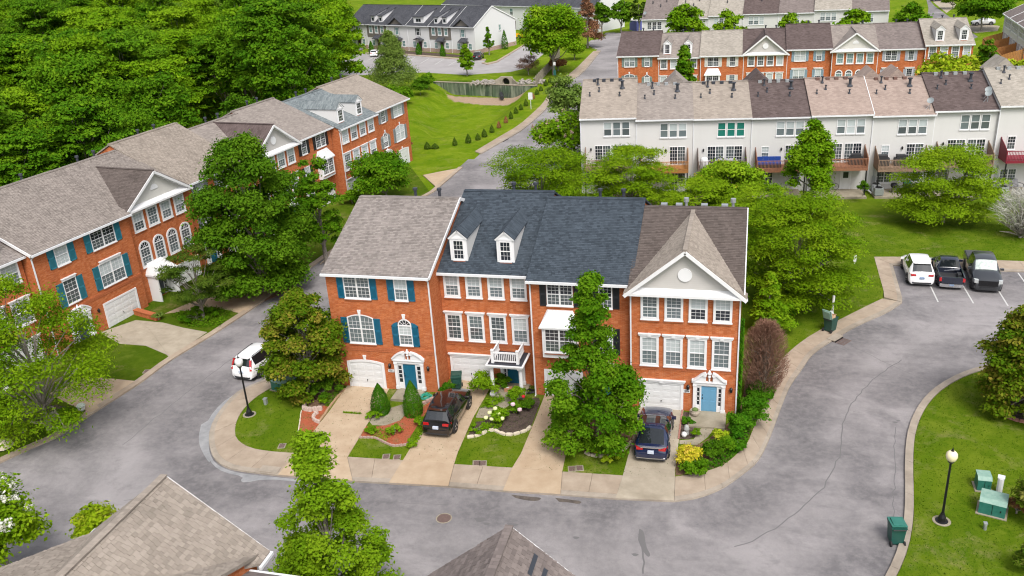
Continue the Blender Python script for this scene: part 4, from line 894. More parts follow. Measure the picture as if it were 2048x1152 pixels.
RO = [(22.66,-8.93),(23.94,-8.41),(25.11,-7.35),(25.88,-6.18),(26.81,-4.76),(27.38,-2.68),(27.86,-0.3),(28.32,2.03),(28.83,4.28),(29.65,6.53),(30.24,8.38),(30.95,9.66),(32.03,11.25),(33.35,13.18),(34.67,14.68),(36.02,16.14),(37.22,17.99)]
RI = [(22.54,-6.83),(23.82,-6.29),(25.05,-5.38),(25.64,-4.27),(26.27,-3.06),(26.59,-1.16),(27.03,0.45),(27.26,2.36),(27.65,4.37),(28.06,6.59),(28.54,8.08),(29.76,10.49),(31.35,12.85),(33.22,15.19),(34.76,17.15),(35.89,18.48)]
KO = [(37.22,17.99),(37.34,18.93),(37.53,25.6)]; KI = [(36.06,18.78),(36.17,19.94),(36.3,27.3)]
TO = [(37.53,25.6),(45.05,25.16),(47.12,25.16),(55.63,24.71)]; TI = [(36.3,27.3),(38.08,27.47),(47.66,27.37),(56.36,26.83)]
ISL = [(55.44,15.73),(45.09,10.53),(40.84,8.5),(39.11,7.18),(37.56,5.42),(36.5,3.72),(35.72,1.97),(35.13,0.17),(34.74,-1.51),(34.36,-3.86),(34.08,-6.05),(33.74,-8.33),(33.23,-10.49),(32.41,-12.67),(31.36,-14.89)]
FRONT = [(5.24,-10.08),(7.31,-9.92),(10.67,-9.66),(13.7,-9.56),(16.79,-9.36),(19.68,-9.23)]
RIGHTUP = [(-4.63,178.1),(-1.96,149.72),(3.06,110.61)]+[(4.5, 60), (1.0, 44), (-2.2, 30)]
road_pts = LKERB+UPO[:-1]+[(-6.02,148.93),(-8.26,154.48),(-10.62,160.36),(-11.14,166.2),(-9.19,167.51),(-8.66,173.51),(-9.01,179.07)]+RIGHTUP+CO[1:]+FRONT+RO+KO[1:]+TO[1:]+[(59.15,17.77)]+smooth_pl(ISL, 1)+[(30, -21), (-6, -20.5), (-14, -24), (-30, -27)]
RP = np.array(road_pts); CS = .8; X0, X1, Y0, Y1 = -24, 74, -26, 186
gxn, gyn = int((X1-X0)/CS)+1, int((Y1-Y0)/CS)+1; XX, YY = np.meshgrid(X0+CS*np.arange(gxn), Y0+CS*np.arange(gyn))
def pip(XX, YY, P):
    c = np.zeros(XX.shape, bool)
    for i in range(len(P)):
        (a, b), (d, e) = P[i], P[i-1]
        if b != e: c ^= ((b > YY) != (e > YY)) & (XX < (d-a)*(YY-b)/(e-b)+a)
    return c
ins = pip(XX, YY, RP); dist = np.full(XX.shape, 99.)
for pl in (LKERB, CO+FRONT+RO, ISL, KO, TO):
    for a, b in zip(pl[:-1], pl[1:]):
        vx, vy = b[0]-a[0], b[1]-a[1]; tt = np.clip(((XX-a[0])*vx+(YY-a[1])*vy)/(vx*vx+vy*vy+1e-9), 0, 1); dist = np.minimum(dist, np.hypot(XX-a[0]-vx*tt, YY-a[1]-vy*tt))
cell = ins[:-1,:-1] | ins[1:,:-1] | ins[:-1,1:] | ins[1:,1:]; jj, ii = np.where(cell); idx = (jj*gxn+ii)
rv = np.stack([XX.ravel(), YY.ravel(), np.full(XX.size, .012)], 1); rf_ = np.stack([idx, idx+1, idx+gxn+1, idx+gxn], 1); used = np.unique(rf_); remap = np.zeros(XX.size, int); remap[used] = np.arange(len(used))
rm_ = bpy.data.meshes.new('road'); rm_.from_pydata(rv[used].tolist(), [], remap[rf_].tolist()); finish(rm_, ASPH); at = rm_.attributes.new('edge', 'FLOAT', 'POINT'); at.data.foreach_set('value', (np.clip(dist.ravel()[used]/4.6, 0, 1)).astype(np.float32)); road = tag(obj('road', rm_), kind='structure')
# raised lawns
structure('basin_verge', MB().slab([(-32.76,113.69),(-28.99,112.6),(-24.7,111.48),(-20.1,110.26),(-17.31,109.06),(-14.32,108.35),(-11.1,108.0),(-11.49,111.34),(-15.2,111.9),(-21.04,113.67),(-26.83,115.21),(-34.08,116.93)], -2.6, .02), GRASSD)
lawn_main = CI+[(3.95,-7.93),(7.31,-7.75),(10.35,-7.63),(13.67,-7.44),(16.49,-7.36),(19.78,-7.19)]+RI+KI[1:]+TI[1:]+[(86, 36.5), (60, 36.5), (30, 36.5), (2.0, 36.5), (-1.6, 30)]
structure('lawn', MB().slab(lawn_main, -.2, .10), GRASS)
IS2 = smooth_pl(ISL, 1); ISIN = offset_pl(IS2, .42)
structure('island_lawn', MB().slab(ISIN+[(45, -28), (110, -28)], -.2, .10), GRASS)
LK2 = LKERB; LKIN = offset_pl(LK2, .55)
structure('left_lawn', MB().slab(LKIN[:-1]+[(-17.5, 58), (-40, 60), (-46, -28)], -.2, .10), GRASSD)
# kerbs and pavement slabs, every slab and kerb stone by itself
k = structure('kerb', MB().slab(IS2+offset_pl(IS2, .40)[::-1], -.2, .06), KERB); strip(k, offset_pl(IS2, .40), IS2, 3.0, 'kerb_stone', KERB, .061, .15, seed=1)
k = structure('left_kerb', MB().slab(LK2+offset_pl(LK2, .53)[::-1], -.2, .05), KERB); strip(k, offset_pl(LK2, .53), LK2, 3.2, 'kerb_stone', CONC, .051, .13, seed=2)
def pavement(name, inn, out, L, kw=.38, seed=0, kerbL=3.0):
    n = 60; A = resample(inn, n); B = resample(out, n); mid = []
    for a, b in zip(A, B): l = hypot(a[0]-b[0], a[1]-b[1]); mid.append((b[0]+(a[0]-b[0])*min(.45, kw/l), b[1]+(a[1]-b[1])*min(.45, kw/l)))
    s = structure(name, MB().slab(A+B[::-1], -.2, .06), KERB)
    strip(s, A, mid, L, 'paving_slab', CONC, .061, .125, seed=seed); strip(s, mid, B, kerbL, 'kerb_stone', KERB, .061, .12, seed=seed+9)
pavement('corner_pavement', smooth_pl(CI, 1), smooth_pl(CO, 1), 1.9, seed=3)
pavement('front_pavement', [(3.95,-7.93),(7.31,-7.75)], [(5.24,-10.08),(7.31,-9.92)], 1.7, seed=4)
pavement('front_pavement', [(10.35,-7.63),(13.67,-7.44)], [(10.67,-9.66),(13.7,-9.56)], 1.7, seed=5)
pavement('front_pavement', [(16.49,-7.36),(19.78,-7.19)], [(16.79,-9.36),(19.68,-9.23)], 1.7, seed=6)
pavement('curved_pavement', smooth_pl(RI, 1), smooth_pl(RO, 1), 1.75, seed=7)
pavement('parking_pavement', KI, KO, 1.6, seed=8); pavement('parking_pavement', TI, TO, 1.9, seed=9)
pavement('upper_pavement', smooth_pl(UPI, 1), smooth_pl(UPO, 1), 2.2, seed=10)
# driveways
def driveway(name, slabs, mat, zb=.102, zt=.128):
    s = structure(name, MB().slab(slabs[0][:1]+[p for q in slabs for p in q[1:3]]+[q[3] for q in slabs[::-1]] if 0 else slabs[-1], .03, zb+.002), KERB)
    for q in slabs:
        c = (sum(p[0] for p in q)/len(q), sum(p[1] for p in q)/len(q)); q2 = [(p[0]+(c[0]-p[0])*.004, p[1]+(c[1]-p[1])*.004) for p in q]
        put('driveway_slab', MB().slab(q2, -.1, zt), mat, s)
driveway('driveway', [[(.42, -.005), (3.42, -.005)]+[(3.62,-3.08),(0.64,-3.16)], [(0.64,-3.16),(3.62,-3.08),(3.98,-7.93),(0.78,-8.03)], [(0.79,-8.06),(3.95,-7.93),(5.24,-10.08),(0.74,-10.26)]], DRIVE)
driveway('driveway', [[(7.2, 1.78), (10.05, 1.78)]+[(9.99,-2.76),(7.54,-2.78)], [(7.54,-2.78),(9.99,-2.76),(10.2,-6.46),(7.3,-6.51)], [(7.3,-6.51),(10.2,-6.46),(10.35,-7.63),(7.31,-7.75)], [(7.31,-7.75),(10.35,-7.63),(10.67,-9.66),(7.31,-9.92)]], DRIVE)
driveway('driveway', [[(13.75, .68), (16.4, .68)]+[(16.3,-2.19),(13.81,-2.23)], [(13.81,-2.23),(16.3,-2.19),(16.38,-5.92),(13.82,-6.03)], [(13.82,-6.03),(16.38,-5.92),(16.49,-7.36),(13.67,-7.44)], [(13.67,-7.44),(16.49,-7.36),(16.79,-9.36),(13.7,-9.56)]], DRIVE)
driveway('driveway', [[(19.8, .09), (22.5, .09)]+[(22.47,-3.15),(19.86,-3.35)], [(19.86,-3.35),(22.47,-3.15),(22.49,-6.19),(19.8,-6.39)], [(19.8,-6.39),(22.49,-6.19),(22.54,-6.83),(19.78,-7.19)], [(19.78,-7.19),(22.54,-6.83),(22.66,-8.93),(19.68,-9.23)]], DRIVEG)
driveway('driveway', [[(-23.0,5.09),(-21.53,7.59),(-19.18,6.12),(-20.01,3.55)], [(-21.53,7.59),(-18.87,7.44),(-16.67,6.8),(-19.18,6.12)], [(-20.01,3.55),(-19.18,6.12),(-14.49,1.92),(-15.1,2.39),(-17.7,3.52)], [(-19.18,6.12),(-16.67,6.8),(-14.18,6.31),(-14.49,1.92)]], DRIVEG)
driveway('driveway', [[(-19.9,-4.07),(-19.0,-1.6),(-17.37,-1.51),(-17.37,-5.17)], [(-17.37,-5.17),(-17.37,-1.51),(-14.49,-1.61),(-15.13,-5.86)]], DRIVE)
driveway('driveway', [[(-18.34,13.32),(-14.91,14.03),(-12.89,15.56),(-13.11,10.64)], [(-19.84,9.05),(-18.34,13.32),(-13.11,10.64),(-13.28,9.84),(-16.33,10.85),(-17.71,10.09)]], DRIVE)
driveway('driveway', [[(-12.15,50.23),(-10.52,51.83),(-8.6,53.48),(-8.53,45.0)]], DRIVE)
driveway('driveway', [[(-11.71,20.96),(-11.01,24.92),(-10.68,27.73),(-11.95,24.16)]], DRIVE)
def path(name, pts, mat=CONC, z=.118): return structure(name, MB().slab(pts, -.1, z), mat)
path('front_path', [(3.7,-4.08),(3.71,-3.3),(4.26,-2.49),(5.22,-1.66),(5.68,-2.76),(5.56,-3.67),(4.85,-4.37),(4.05,-4.43)], STEPC); path('front_path', [(23.63,-1.78),(24.37,-1.72),(24.04,-2.69),(23.53,-3.55),(22.53,-3.61),(22.5,-3.25),(23.28,-3.02)], STEPC); path('front_path', [(10.14,-2.62),(10.06,-1.43),(11.16,-0.59),(11.17,-0.02),(11.82,0.01),(11.87,-0.79),(11.18,-2.22),(10.74,-2.59)], STEPC)
def bed(name, pts, mat, z=.112): return structure(name, MB().slab(smooth_pl(pts+pts[:1], 1)[:-1], -.1, z), mat)
bed('mulch_bed', [(-1.21,-3.46),(0.31,-7.11),(0.74,-7.4),(0.8,-6.91),(0.61,-4.14),(0.45,-2.38)], MULR); bed('mulch_bed', [(-1.82,-0.27),(-1.27,-3.08),(0.06,-3.19),(0.41,-0.42),(-0.31,0.85)], MULB, .116)
bed('mulch_bed', [(3.59,-4.68),(4.61,-4.52),(5.58,-3.73),(5.7,-2.94),(6.47,-1.91),(6.52,-1.59),(6.92,-0.78),(6.83,-4.88),(6.94,-6.25),(6.21,-6.5),(4.83,-5.8),(3.87,-5.93)], MULR)
bed('mulch_bed', [(10.29,-4.86),(11.13,-4.4),(11.58,-3.83),(12.3,-4.27),(13.33,-3.89),(13.72,-3.21),(13.73,-2.05),(13.64,0.22),(13.06,0.32),(12.0,-1.3),(10.87,-2.92),(10.16,-3.14)], MULD)
bed('mulch_bed', [(17.41,-5.45),(18.06,-5.6),(18.92,-5.39),(19.56,-4.6),(19.86,-3.8),(19.85,-1.82),(18.01,-0.95),(16.71,-2.3),(16.57,-3.98)], MULB)
bed('mulch_bed', [(22.55,-6.69),(22.37,-3.99),(23.54,-3.65),(24.29,-2.54),(24.71,-1.73),(25.75,-0.0),(26.11,4.61),(26.83,9.72),(28.06,9.88),(27.59,4.36),(27.2,2.35),(26.96,0.47),(26.5,-1.17),(26.16,-3.08),(25.55,-4.19),(25.0,-5.3),(23.82,-6.2)], MULB)
bed('mulch_bed', [(22.46,-3.1),(22.44,-0.04),(22.89,-0.09),(22.99,-1.61),(23.64,-1.89),(23.27,-2.97)], MULD); bed('mulch_bed', [(-19.36,-7.87),(-19.7,-5.72),(-17.9,-5.25),(-16.01,-6.12),(-15.98,-7.83),(-18.0,-7.66)], MULD); bed('mulch_bed', [(-16.83,12.43),(-15.6,16.97),(-12.74,19.03),(-11.35,16.29),(-12.42,12.94),(-14.37,10.68)], MULB)
bed('mulch_bed', [(10.6,42.84),(14.89,47.33),(17.45,43.23),(17.31,39.32),(11.74,38.95)], STRAW); bed('mulch_bed', [(17.97,43.26),(21.96,46.18),(26.12,43.73),(22.27,39.32)], MULB)
rx, ry = (41.72,3.1)
bed('mulch_ring', [(rx+1.5*cos(a), ry+1.5*sin(a)) for a in np.linspace(0, 2*pi, 14)[:-1]], MULD)
bed('mulch_strip', [(-65.19,158.47),(-51.55,151.63),(-31.48,141.52),(-32.78,145.18),(-52.39,155.62),(-65.96,161.87)], MULD, .05)
sheet('parking_road', [(-65.9,123.9),(-75.67,153.74),(-65.56,155.34),(-50.14,149.18),(-36.3,141.49),(-29.47,139.21),(-29.11,135.23),(-27.41,133.11),(-26.06,136.13),(-26.07,151.42),(-25.96,164.82),(-27.62,183.19),(-21.28,178.01),(-18.3,145.15),(-18.05,127.71),(-20.07,123.86),(-28.4,121.33),(-39.03,125.3),(-47.53,123.25)], .014, M('far_asphalt', (.27,.255,.255), .9, (.33,.315,.315), .3))
structure('terrace_kerb', MB().slab([(-66.3,157.04),(-50.72,150.75),(-36.75,142.94),(-29.86,140.61),(-29.37,138.86),(-36.18,141.14),(-49.99,148.78),(-65.38,154.92)], 0, .12), CONC)
structure('lane_kerb', MB().slab([(-29.34,135.26),(-27.41,133.11),(-26.06,136.13),(-26.07,151.42),(-25.96,164.82),(-26.43,165.75),(-26.61,152.63),(-26.74,137.85),(-27.96,135.08),(-29.49,136.57)], 0, .14), CONC)
sheet('back_street', [(72.38,229.73),(69.76,210.1),(65.79,187.38),(65.25,167.52),(66.52,148.31),(70.3,155.43),(70.65,166.27),(71.19,190.86),(71.87,214.23),(73.11,229.45)], .014, ASPH); sheet('back_driveway', [(70.86,167.87),(73.68,177.63),(77.86,171.25),(75.66,163.49),(70.94,161.38)], .016, DRIVEG)
sheet('back_driveway', [(73.11,224.03),(78.18,235.93),(77.48,214.73),(71.9,198.02)], .016, DRIVEG)
# patios behind the white row
for s0, w_ in ((3.6, 1.7), (6.5, 3.5), (12.4, 5), (18.4, 5), (24.6, 5.2), (30.6, 5.4), (36.7, 5.4), (42.8, 5.4)):
    put_ = structure('patio', MB().slab([wpt(s0, -3.2)[:2], wpt(s0+w_, -3.2)[:2], wpt(s0+w_, .1)[:2], wpt(s0, .1)[:2]], -1.2, -.72), STEPC)
# marks on the road
for a, b in [[(39.71,25.48),(39.78,18.56)],[(42.05,25.28),(42.18,18.56)],[(44.41,25.2),(44.43,18.38)],[(46.66,25.01),(46.71,18.12)]]: structure('parking_line', MB().bar((*a, .014), (*b, .014), .1, .004), LINEP)
for a, b in [[(-44.15,143.98),(-43.7,137.09)],[(-40.06,142.01),(-39.75,135.28)],[(-36.21,140.12),(-36.13,133.54)],[(-48.23,145.98),(-47.66,139.61)],[(-59.49,151.32),(-58.71,143.15)]]: structure('parking_line', MB().bar((*a, .016), (*b, .016), .14, .004), LINEP)
SEAL = M('gutter_water_stain', (.20,.203,.212), .6, (.30,.30,.305), 1.2); DIRT = M('damp_dirt', (.055,.045,.04), .7, (.11,.09,.075), 3); TAR = M('crack_sealant', (.125,.12,.122), .85)
sheet('gutter_film', smooth_pl([(-5.73,-0.7),(-6.59,-1.51),(-6.73,-3.0),(-6.55,-4.62),(-6.21,-6.02),(-5.61,-7.31),(-4.56,-8.79),(-3.64,-9.68),(-2.59,-10.17),(-1.58,-10.35),(-0.27,-10.38),(2.14,-10.34),(5.3,-10.21),(5.19,-10.37),(2.24,-10.54),(0.11,-10.61),(-0.84,-11.15),(-1.22,-11.02),(-1.2,-10.63),(-2.63,-10.42),(-3.65,-9.89),(-4.72,-8.87),(-5.81,-7.51),(-6.65,-5.91),(-7.06,-4.26),(-7.08,-2.59),(-6.29,-1.06)], 1), .017, SEAL)
sheet('damp_patch', smooth_pl([(14.18,-9.72),(15.22,-9.72),(15.89,-9.7),(15.7,-10.03),(15.03,-10.06),(14.46,-9.94)], 1), .017, DIRT); sheet('damp_patch', smooth_pl([(16.54,-9.59),(17.21,-9.6),(18.01,-9.64),(17.88,-9.92),(17.34,-9.84),(16.81,-9.89)], 1), .017, DIRT)
sheet('sealed_patch', smooth_pl([(-6.55,-4.62),(-5.62,-7.31),(-3.62,-10.04),(-5.08,-8.76),(-6.13,-7.56),(-6.94,-5.95)], 2), .0155, SEAL)
sheet('damp_patch', smooth_pl([(21.15,-11.35),(21.41,-11.46),(21.64,-12.67),(21.93,-13.16),(21.81,-13.4),(21.47,-12.88),(21.2,-12.19)], 2), .0165, TAR)
rg = np.random.default_rng(5)
def crack(pts, w=.05):
    p = resample(smooth_pl(pts, 2), max(8, int(plen(pts)/.5))); p = [(x+rg.normal(0, .05), y+rg.normal(0, .05)) for x, y in p]; o = offset_pl(p, w); m = MB()
    for i in range(len(p)-1): m.quad((*p[i], .016), (*p[i+1], .016), (*o[i+1], .016), (*o[i], .016))
    structure('road_seam', m, TAR)
crack([(-9.7,4.91),(-10.22,-0.92),(-10.48,-6.2),(-10.56,-8.82)]); crack([(35.83,8.71),(33.67,5.69),(32.19,2.37),(31.54,-0.01),(31.18,-3.18),(30.2,-6.14),(28.86,-8.49),(27.15,-10.75),(25.77,-11.93)], .06); crack([(-6.75,-13.73),(-2.34,-12.29),(3.02,-12.06),(11.22,-11.1)], .03); crack([(21.2,-11.42),(21.56,-13.23),(21.67,-14.6)], .08); crack([(34.42,0.16),(33.68,-5.11),(33.09,-9.33)], .04); crack([(32.91,10.52),(35.64,7.3),(36.94,6.16)], .03)
for (px, py), r in zip([(13.13,-12.03),(13.55,-12.28),(14.71,-12.08),(15.0,-12.11),(15.04,-13.16),(21.19,-13.29),(18.21,-12.56),(34.49,0.72),(34.7,0.92)], (.18, .1, .08, .1, .07, .1, .1, .09, .07)): sheet('oil_spot', [(px+r*1.6*cos(a)*(1+.3*sin(3*a)), py+r*sin(a)) for a in np.linspace(0, 2*pi, 10)[:-1]], .018, TAR)
# ------------------------------------------------------------------ vehicles (x forward, origin at ground centre)
TYRE = M('tyre_rubber', (.014,.014,.015), .85); RIM = M('alloy_rim', (.46,.47,.49), .3, metal=.8); CGLASS = M('car_glass', (.012,.015,.018), .04, coat=.8); CGLASSL = M('car_glass_pale', (.17,.23,.22), .06, coat=.8)
RED = M('tail_light_red', (.42,.008,.012), .2, coat=.6); HEADL = M('headlight_lens', (.42,.44,.44), .12, coat=.8); CHROME = M('chrome', (.62,.63,.65), .18, metal=.9); PLATE = M('licence_plate', (.62,.64,.68), .5, (.32,.4,.55), 22); BUMP = M('bumper_plastic', (.022,.023,.026), .6)
SUNSH = M('windscreen_sunshade', (.46,.50,.47), .4, (.25,.32,.30), 5)
def paint(n, c, rough=.25): return M(n, c, rough, coat=.9, spec=.6)
def car(label, loc, rz, P, L=4.6, Wd=1.84, H=1.68, kind='suv', hood=1.02, cowl=1.35, roof0=2.1, roof1=None, tail=None, belt=1.02, rails=False, lights='corner', wind=None, roofglass=False, chrome=False, cat='car', plate=PLATE, wr=.355, group='parked cars', bumper=BUMP, rimc=None):
    """stations run from the nose (x = L/2) to the tail"""
    t = thing('parked_car' if kind != 'pickup' else 'pickup_truck', label, cat, loc, rz, group)
    roof1 = roof1 or L*.86; tail = tail or L*.985; hw = Wd/2; gc = .24
    # (distance from nose, sill half width, belt z, belt half width, top z, top half width, cabin?)
    st = [(0.0, hw*.72, .62, hw*.70, .66, hw*.55, 0), (.06, hw*.84, .74, hw*.80, .80, hw*.62, 0), (.28, hw*.95, .86, hw*.90, .92, hw*.72, 0), (cowl*.6, hw*.99, belt-.08, hw*.94, hood-.02, hw*.72, 0), (cowl, hw, belt-.02, hw*.94, hood+.02, hw*.74, 0),
          (roof0-.03, hw, belt, hw*.93, H-.07, hw*.70, 1), (roof0+.12, hw, belt+.005, hw*.93, H-.03, hw*.70, 1)]
    if kind == 'pickup': cab1 = roof1; st += [(roof0+(cab1-roof0)*.5-.04, hw, belt+.01, hw*.93, H, hw*.70, 1), (roof0+(cab1-roof0)*.5+.04, hw, belt+.01, hw*.93, H, hw*.70, 1), (cab1-.12, hw, belt+.02, hw*.93, H-.03, hw*.69, 1), (cab1, hw, belt+.02, hw*.93, H-.06, hw*.68, 1), (cab1+.12, hw, belt+.02, hw*.93, belt+.04, hw*.80, 0), (cab1+.16, hw, belt+.02, hw*.93, belt+.025, hw*.8, 0)]
    else:
        m = [roof0+(roof1-roof0)*f for f in (.33, .36, .68, .71)]
        st += [(x, hw, belt+.02*i, hw*.93, H-.005*(i > 1), hw*.70, 1) for i, x in enumerate(m)]
        st += [(roof1-.1, hw*.99, belt+.09, hw*.91, H-.05, hw*.66, 1), (roof1, hw*.985, belt+.1, hw*.90, H-.08, hw*.64, 1), (tail-.02, hw*.95, belt+.06, hw*.88, belt+.11, hw*.74, 0), (tail, hw*.93, belt-.02, hw*.88, belt+.02, hw*.72, 0), (L-.03, hw*.90, .72, hw*.85, .74, hw*.66, 0), (L, hw*.84, .58, hw*.80, .60, hw*.6, 0)]
    n = len(st); sec = []
    for (d, ws, zb, wb, zt, wt, cab) in st:
        x = L/2-d; e = .0 if cab else 0
        half = [(ws*.86, gc), (ws*.985, gc+.12), (ws, gc+.36 if zb > .7 else gc+.2), (wb+(ws-wb)*.5, zb-.06), (wb, zb), (wt, zt), (wt*.62, zt+.035), (0, zt+.05)]
        sec.append([(x, y, z) for y, z in half]+[(x, -y, z) for y, z in half[-2::-1]])
    K = len(sec[0]); body = MB(); sg = MB(); wg = MB(); rg_ = MB(); rf = MB()
    body.v = [p for s in sec for p in s]
    def addto(mb, q):
        if mb is body: mb.f.append(q); mb.m.append(0)
        else: mb.quad(*[body.v[i] for i in q])
    for i in range(n-1):
        c0, c1 = st[i][6], st[i+1][6]
        for j in range(K-1):
            q = (i*K+j, i*K+j+1, (i+1)*K+j+1, (i+1)*K+j); side = j in (4, K-6); topz = 5 <= j <= K-7+0
            topz = 5 <= j < K-6
            dst = body
            thin = (i == 5 or st[i][0] > roof1-.2)
            if side and c0 and c1 and not thin: dst = sg
            elif topz and not c0 and c1: dst = wg
            elif topz and c0 and not c1: dst = rg_
            elif side and c0 != c1 and kind != 'pickup': dst = sg if not c0 else body
            elif roofglass and topz and c0 and c1 and roof0+.1 < st[i][0] < roof0+(roof1-roof0)*.5: dst = rf
            addto(dst, q)
    body.f.append(tuple(range(K-1, -1, -1))); body.m.append(0); body.f.append(tuple((n-1)*K+j for j in range(K))); body.m.append(0)
    put('body', body, P, t, smooth=True)
    for sd in (1, -1):
        m_ = MB()
        for f in sg.f:
            if sg.v[f[0]][1]*sd > 0: m_.quad(*[sg.v[i] for i in f])
        if m_.f: put('side_window', m_, CGLASS, t, smooth=True)
    put('windscreen', wg, wind or CGLASSL, t, smooth=True)
    if rg_.f: put('rear_window', rg_, CGLASS, t, smooth=True)
    if rf.f: put('sunroof', rf, CGLASS, t, (0, 0, .004))
    put('underbody', MB().box(-L/2+.2, -hw*.86, .16, L/2-.2, hw*.86, gc+.05), BUMP, t)
    xf, xr = L/2-.92, -L/2+.9+(.15 if kind == 'pickup' else 0)
    def whl(side):
        ty = MB().lathe([(wr*.62, -.11), (wr*.93, -.115), (wr, -.07), (wr, .07), (wr*.93, .115), (wr*.62, .11)], 22); ri = MB().lathe([(wr*.66, -.02), (wr*.66, .10), (wr*.58, .085), (.0, .05)], 18)
        for a in range(5): w = 2*pi*a/5; ri.bar((.05*cos(w), .05*sin(w), .09), (wr*.62*cos(w), wr*.62*sin(w), .10), .09, .035)
        return ty.mesh('tyre', TYRE, True), ri.mesh('rim', rimc or RIM)
    ty, ri = cached(('wheel', wr, (rimc or RIM).name), lambda: whl(1))
    for x in (xf, xr):
        for s in (1, -1):
            put('wheel_arch', MB().cyl((x, s*(hw-.3), wr+.02), (x, s*(hw+.006), wr+.02), wr+.085, n=22), BUMP, t)
            w = obj('wheel', cached(('hub',), lambda: MB().cyl((0, 0, -.1), (0, 0, .09), .08, n=8).mesh('wheel', BUMP)), t, (x, s*(hw-.075), wr), (-s*pi/2, 0, 0)); obj('tyre', ty, w); obj('rim', ri, w)
    # bumpers, lamps, plates, mirrors
    put('rear_bumper', MB().slab([(-L/2+.32, hw*.94), (-L/2+.05, hw*.9), (-L/2-.04, hw*.55), (-L/2-.05, 0), (-L/2-.04, -hw*.55), (-L/2+.05, -hw*.9), (-L/2+.32, -hw*.94)], .27, .40 if kind != 'pickup' else .52), bumper, t)
    if kind != 'pickup': put('bumper_skin', MB().slab([(-L/2+.32, hw*.955), (-L/2+.04, hw*.91), (-L/2-.05, hw*.55), (-L/2-.06, 0), (-L/2-.05, -hw*.55), (-L/2+.04, -hw*.91), (-L/2+.32, -hw*.955)], .401, .60), P, t)
    put('front_bumper', MB().slab([(L/2-.30, -hw*.97), (L/2-.05, -hw*.80), (L/2+.04, -hw*.45), (L/2+.05, 0), (L/2+.04, hw*.45), (L/2-.05, hw*.80), (L/2-.30, hw*.97)], .28, .50), bumper if bumper is not CHROME else BUMP, t)
    put('grille', MB().box(L/2-.06, -hw*.5, .52, L/2+.045, hw*.5, .70), BUMP, t)
    for s in (1, -1):
        put('headlight', MB().slab([(L/2-.02, s*hw*.5), (L/2-.06, s*hw*.78), (L/2-.34, s*hw*.93), (L/2-.30, s*hw*.7)], .64, .80), HEADL, t)
        put('mirror', MB().box(L/2-cowl-.32, s*(hw-.03), belt+.02, L/2-cowl-.18, s*(hw+.22), belt+.17), P, t)
        if kind == 'pickup': put('tail_light', MB().box(-L/2-.005, s*(hw*.985), .72, -L/2+.1, s*(hw*.80), 1.0), RED, t)
        elif lights == 'tall': put('tail_light', MB().bar((-(tail-L/2)-.0, s*hw*.845, .86), (-(roof1-L/2)-.1, s*hw*.72, H-.16), .15, .12), RED, t)
        else: put('tail_light', MB().slab([(-L/2-.02+.05, s*hw*.45), (-L/2+.02, s*hw*.82), (-L/2+.36, s*hw*.955), (-L/2+.34, s*hw*.7)], belt-.17, belt-.03), RED, t)
        h = MB()
        for f in (.33, .63): xx = L/2-(roof0+(roof1-roof0)*f); h.box(xx-.1, s*hw*.975, belt-.16, xx+.1, s*(hw*.99+.02), belt-.12)
        put('door_handle', h, CHROME if chrome else P, t)
        if rails: put('roof_rail', MB().bar((L/2-roof0-.25, s*hw*.66, H+.02), (L/2-roof1+.2, s*hw*.63, H-.01), .045, .05), BUMP, t)
    put('licence_plate', MB().box(-L/2-.07, -.17, .66, -L/2+.05, .17, .82) if kind != 'pickup' else MB().box(-L/2-.06, -.16, .38, -L/2-.04, .16, .52), plate, t)
    if chrome: put('chrome_strip', MB().slab([(-L/2+.3, hw*.95), (-L/2-.03, hw*.82), (-L/2-.075, 0), (-L/2-.03, -hw*.82), (-L/2+.3, -hw*.95), (-L/2+.3, -hw*.8), (-L/2+.3, hw*.8)], .34, .38).slab([(-L/2+.2, hw*.9), (-L/2-.01, hw*.6), (-L/2-.02, 0), (-L/2-.01, -hw*.6), (-L/2+.2, -hw*.9), (-L/2+.25, 0)], belt-.015, belt+.01), CHROME, t)
    if kind == 'suv': put('spoiler', MB().slab([(-(roof1-L/2)+.12, hw*.62), (-(roof1-L/2)-.16, hw*.60), (-(roof1-L/2)-.18, 0), (-(roof1-L/2)-.16, -hw*.60), (-(roof1-L/2)+.12, -hw*.62)], H-.06, H-.025), P, t)
    if kind == 'pickup':
        b0 = L/2-roof1-.14; b1 = -L/2+.04
        bed_ = MB()
        for s in (1, -1): bed_.box(b1, s*(hw-.09), .42, b0, s*hw*.985, belt+.03)
        bed_.box(b0-.05, -hw*.96, .42, b0, hw*.96, belt+.02); put('bed_side', bed_, P, t)
        put('tailgate', MB().box(-L/2, -hw*.80, .55, -L/2+.07, hw*.80, belt+.01), P, t); put('bed_floor', MB().box(b1, -hw+.1, .60, b0, hw-.1, .68), BUMP, t)
    return t
PW = paint('white_car_paint', (.80,.80,.81)); PB = paint('black_car_paint', (.006,.005,.007), .12); PN = paint('navy_car_paint', (.006,.012,.045), .12); PK = paint('dark_navy_truck_paint', (.008,.012,.026), .2); PG = paint('charcoal_truck_paint', (.025,.028,.033), .3); PS = paint('silver_car_paint', (.5,.51,.52)); PGY = paint('grey_car_paint', (.2,.21,.22))
NOPL = M('blue_plate', (.10,.18,.34), .5, (.3,.36,.45), 25)
x, y = (-6.96,0.11); car('white compact crossover parked on the left street behind the lamp post', (*(-6.94,1.88), .012), 1.457, PW, 4.55, 1.82, 1.70, hood=1.0, roof0=1.95, roof1=4.1, tail=4.48, lights='tall', rails=True)
car('black crossover with roof rails parked on a driveway, red tail lights towards the street', (*(8.52,-2.96), .128), 1.566, PB, 4.62, 1.86, 1.70, rails=True, hood=1.05, roof0=2.0, roof1=4.05, tail=4.5)
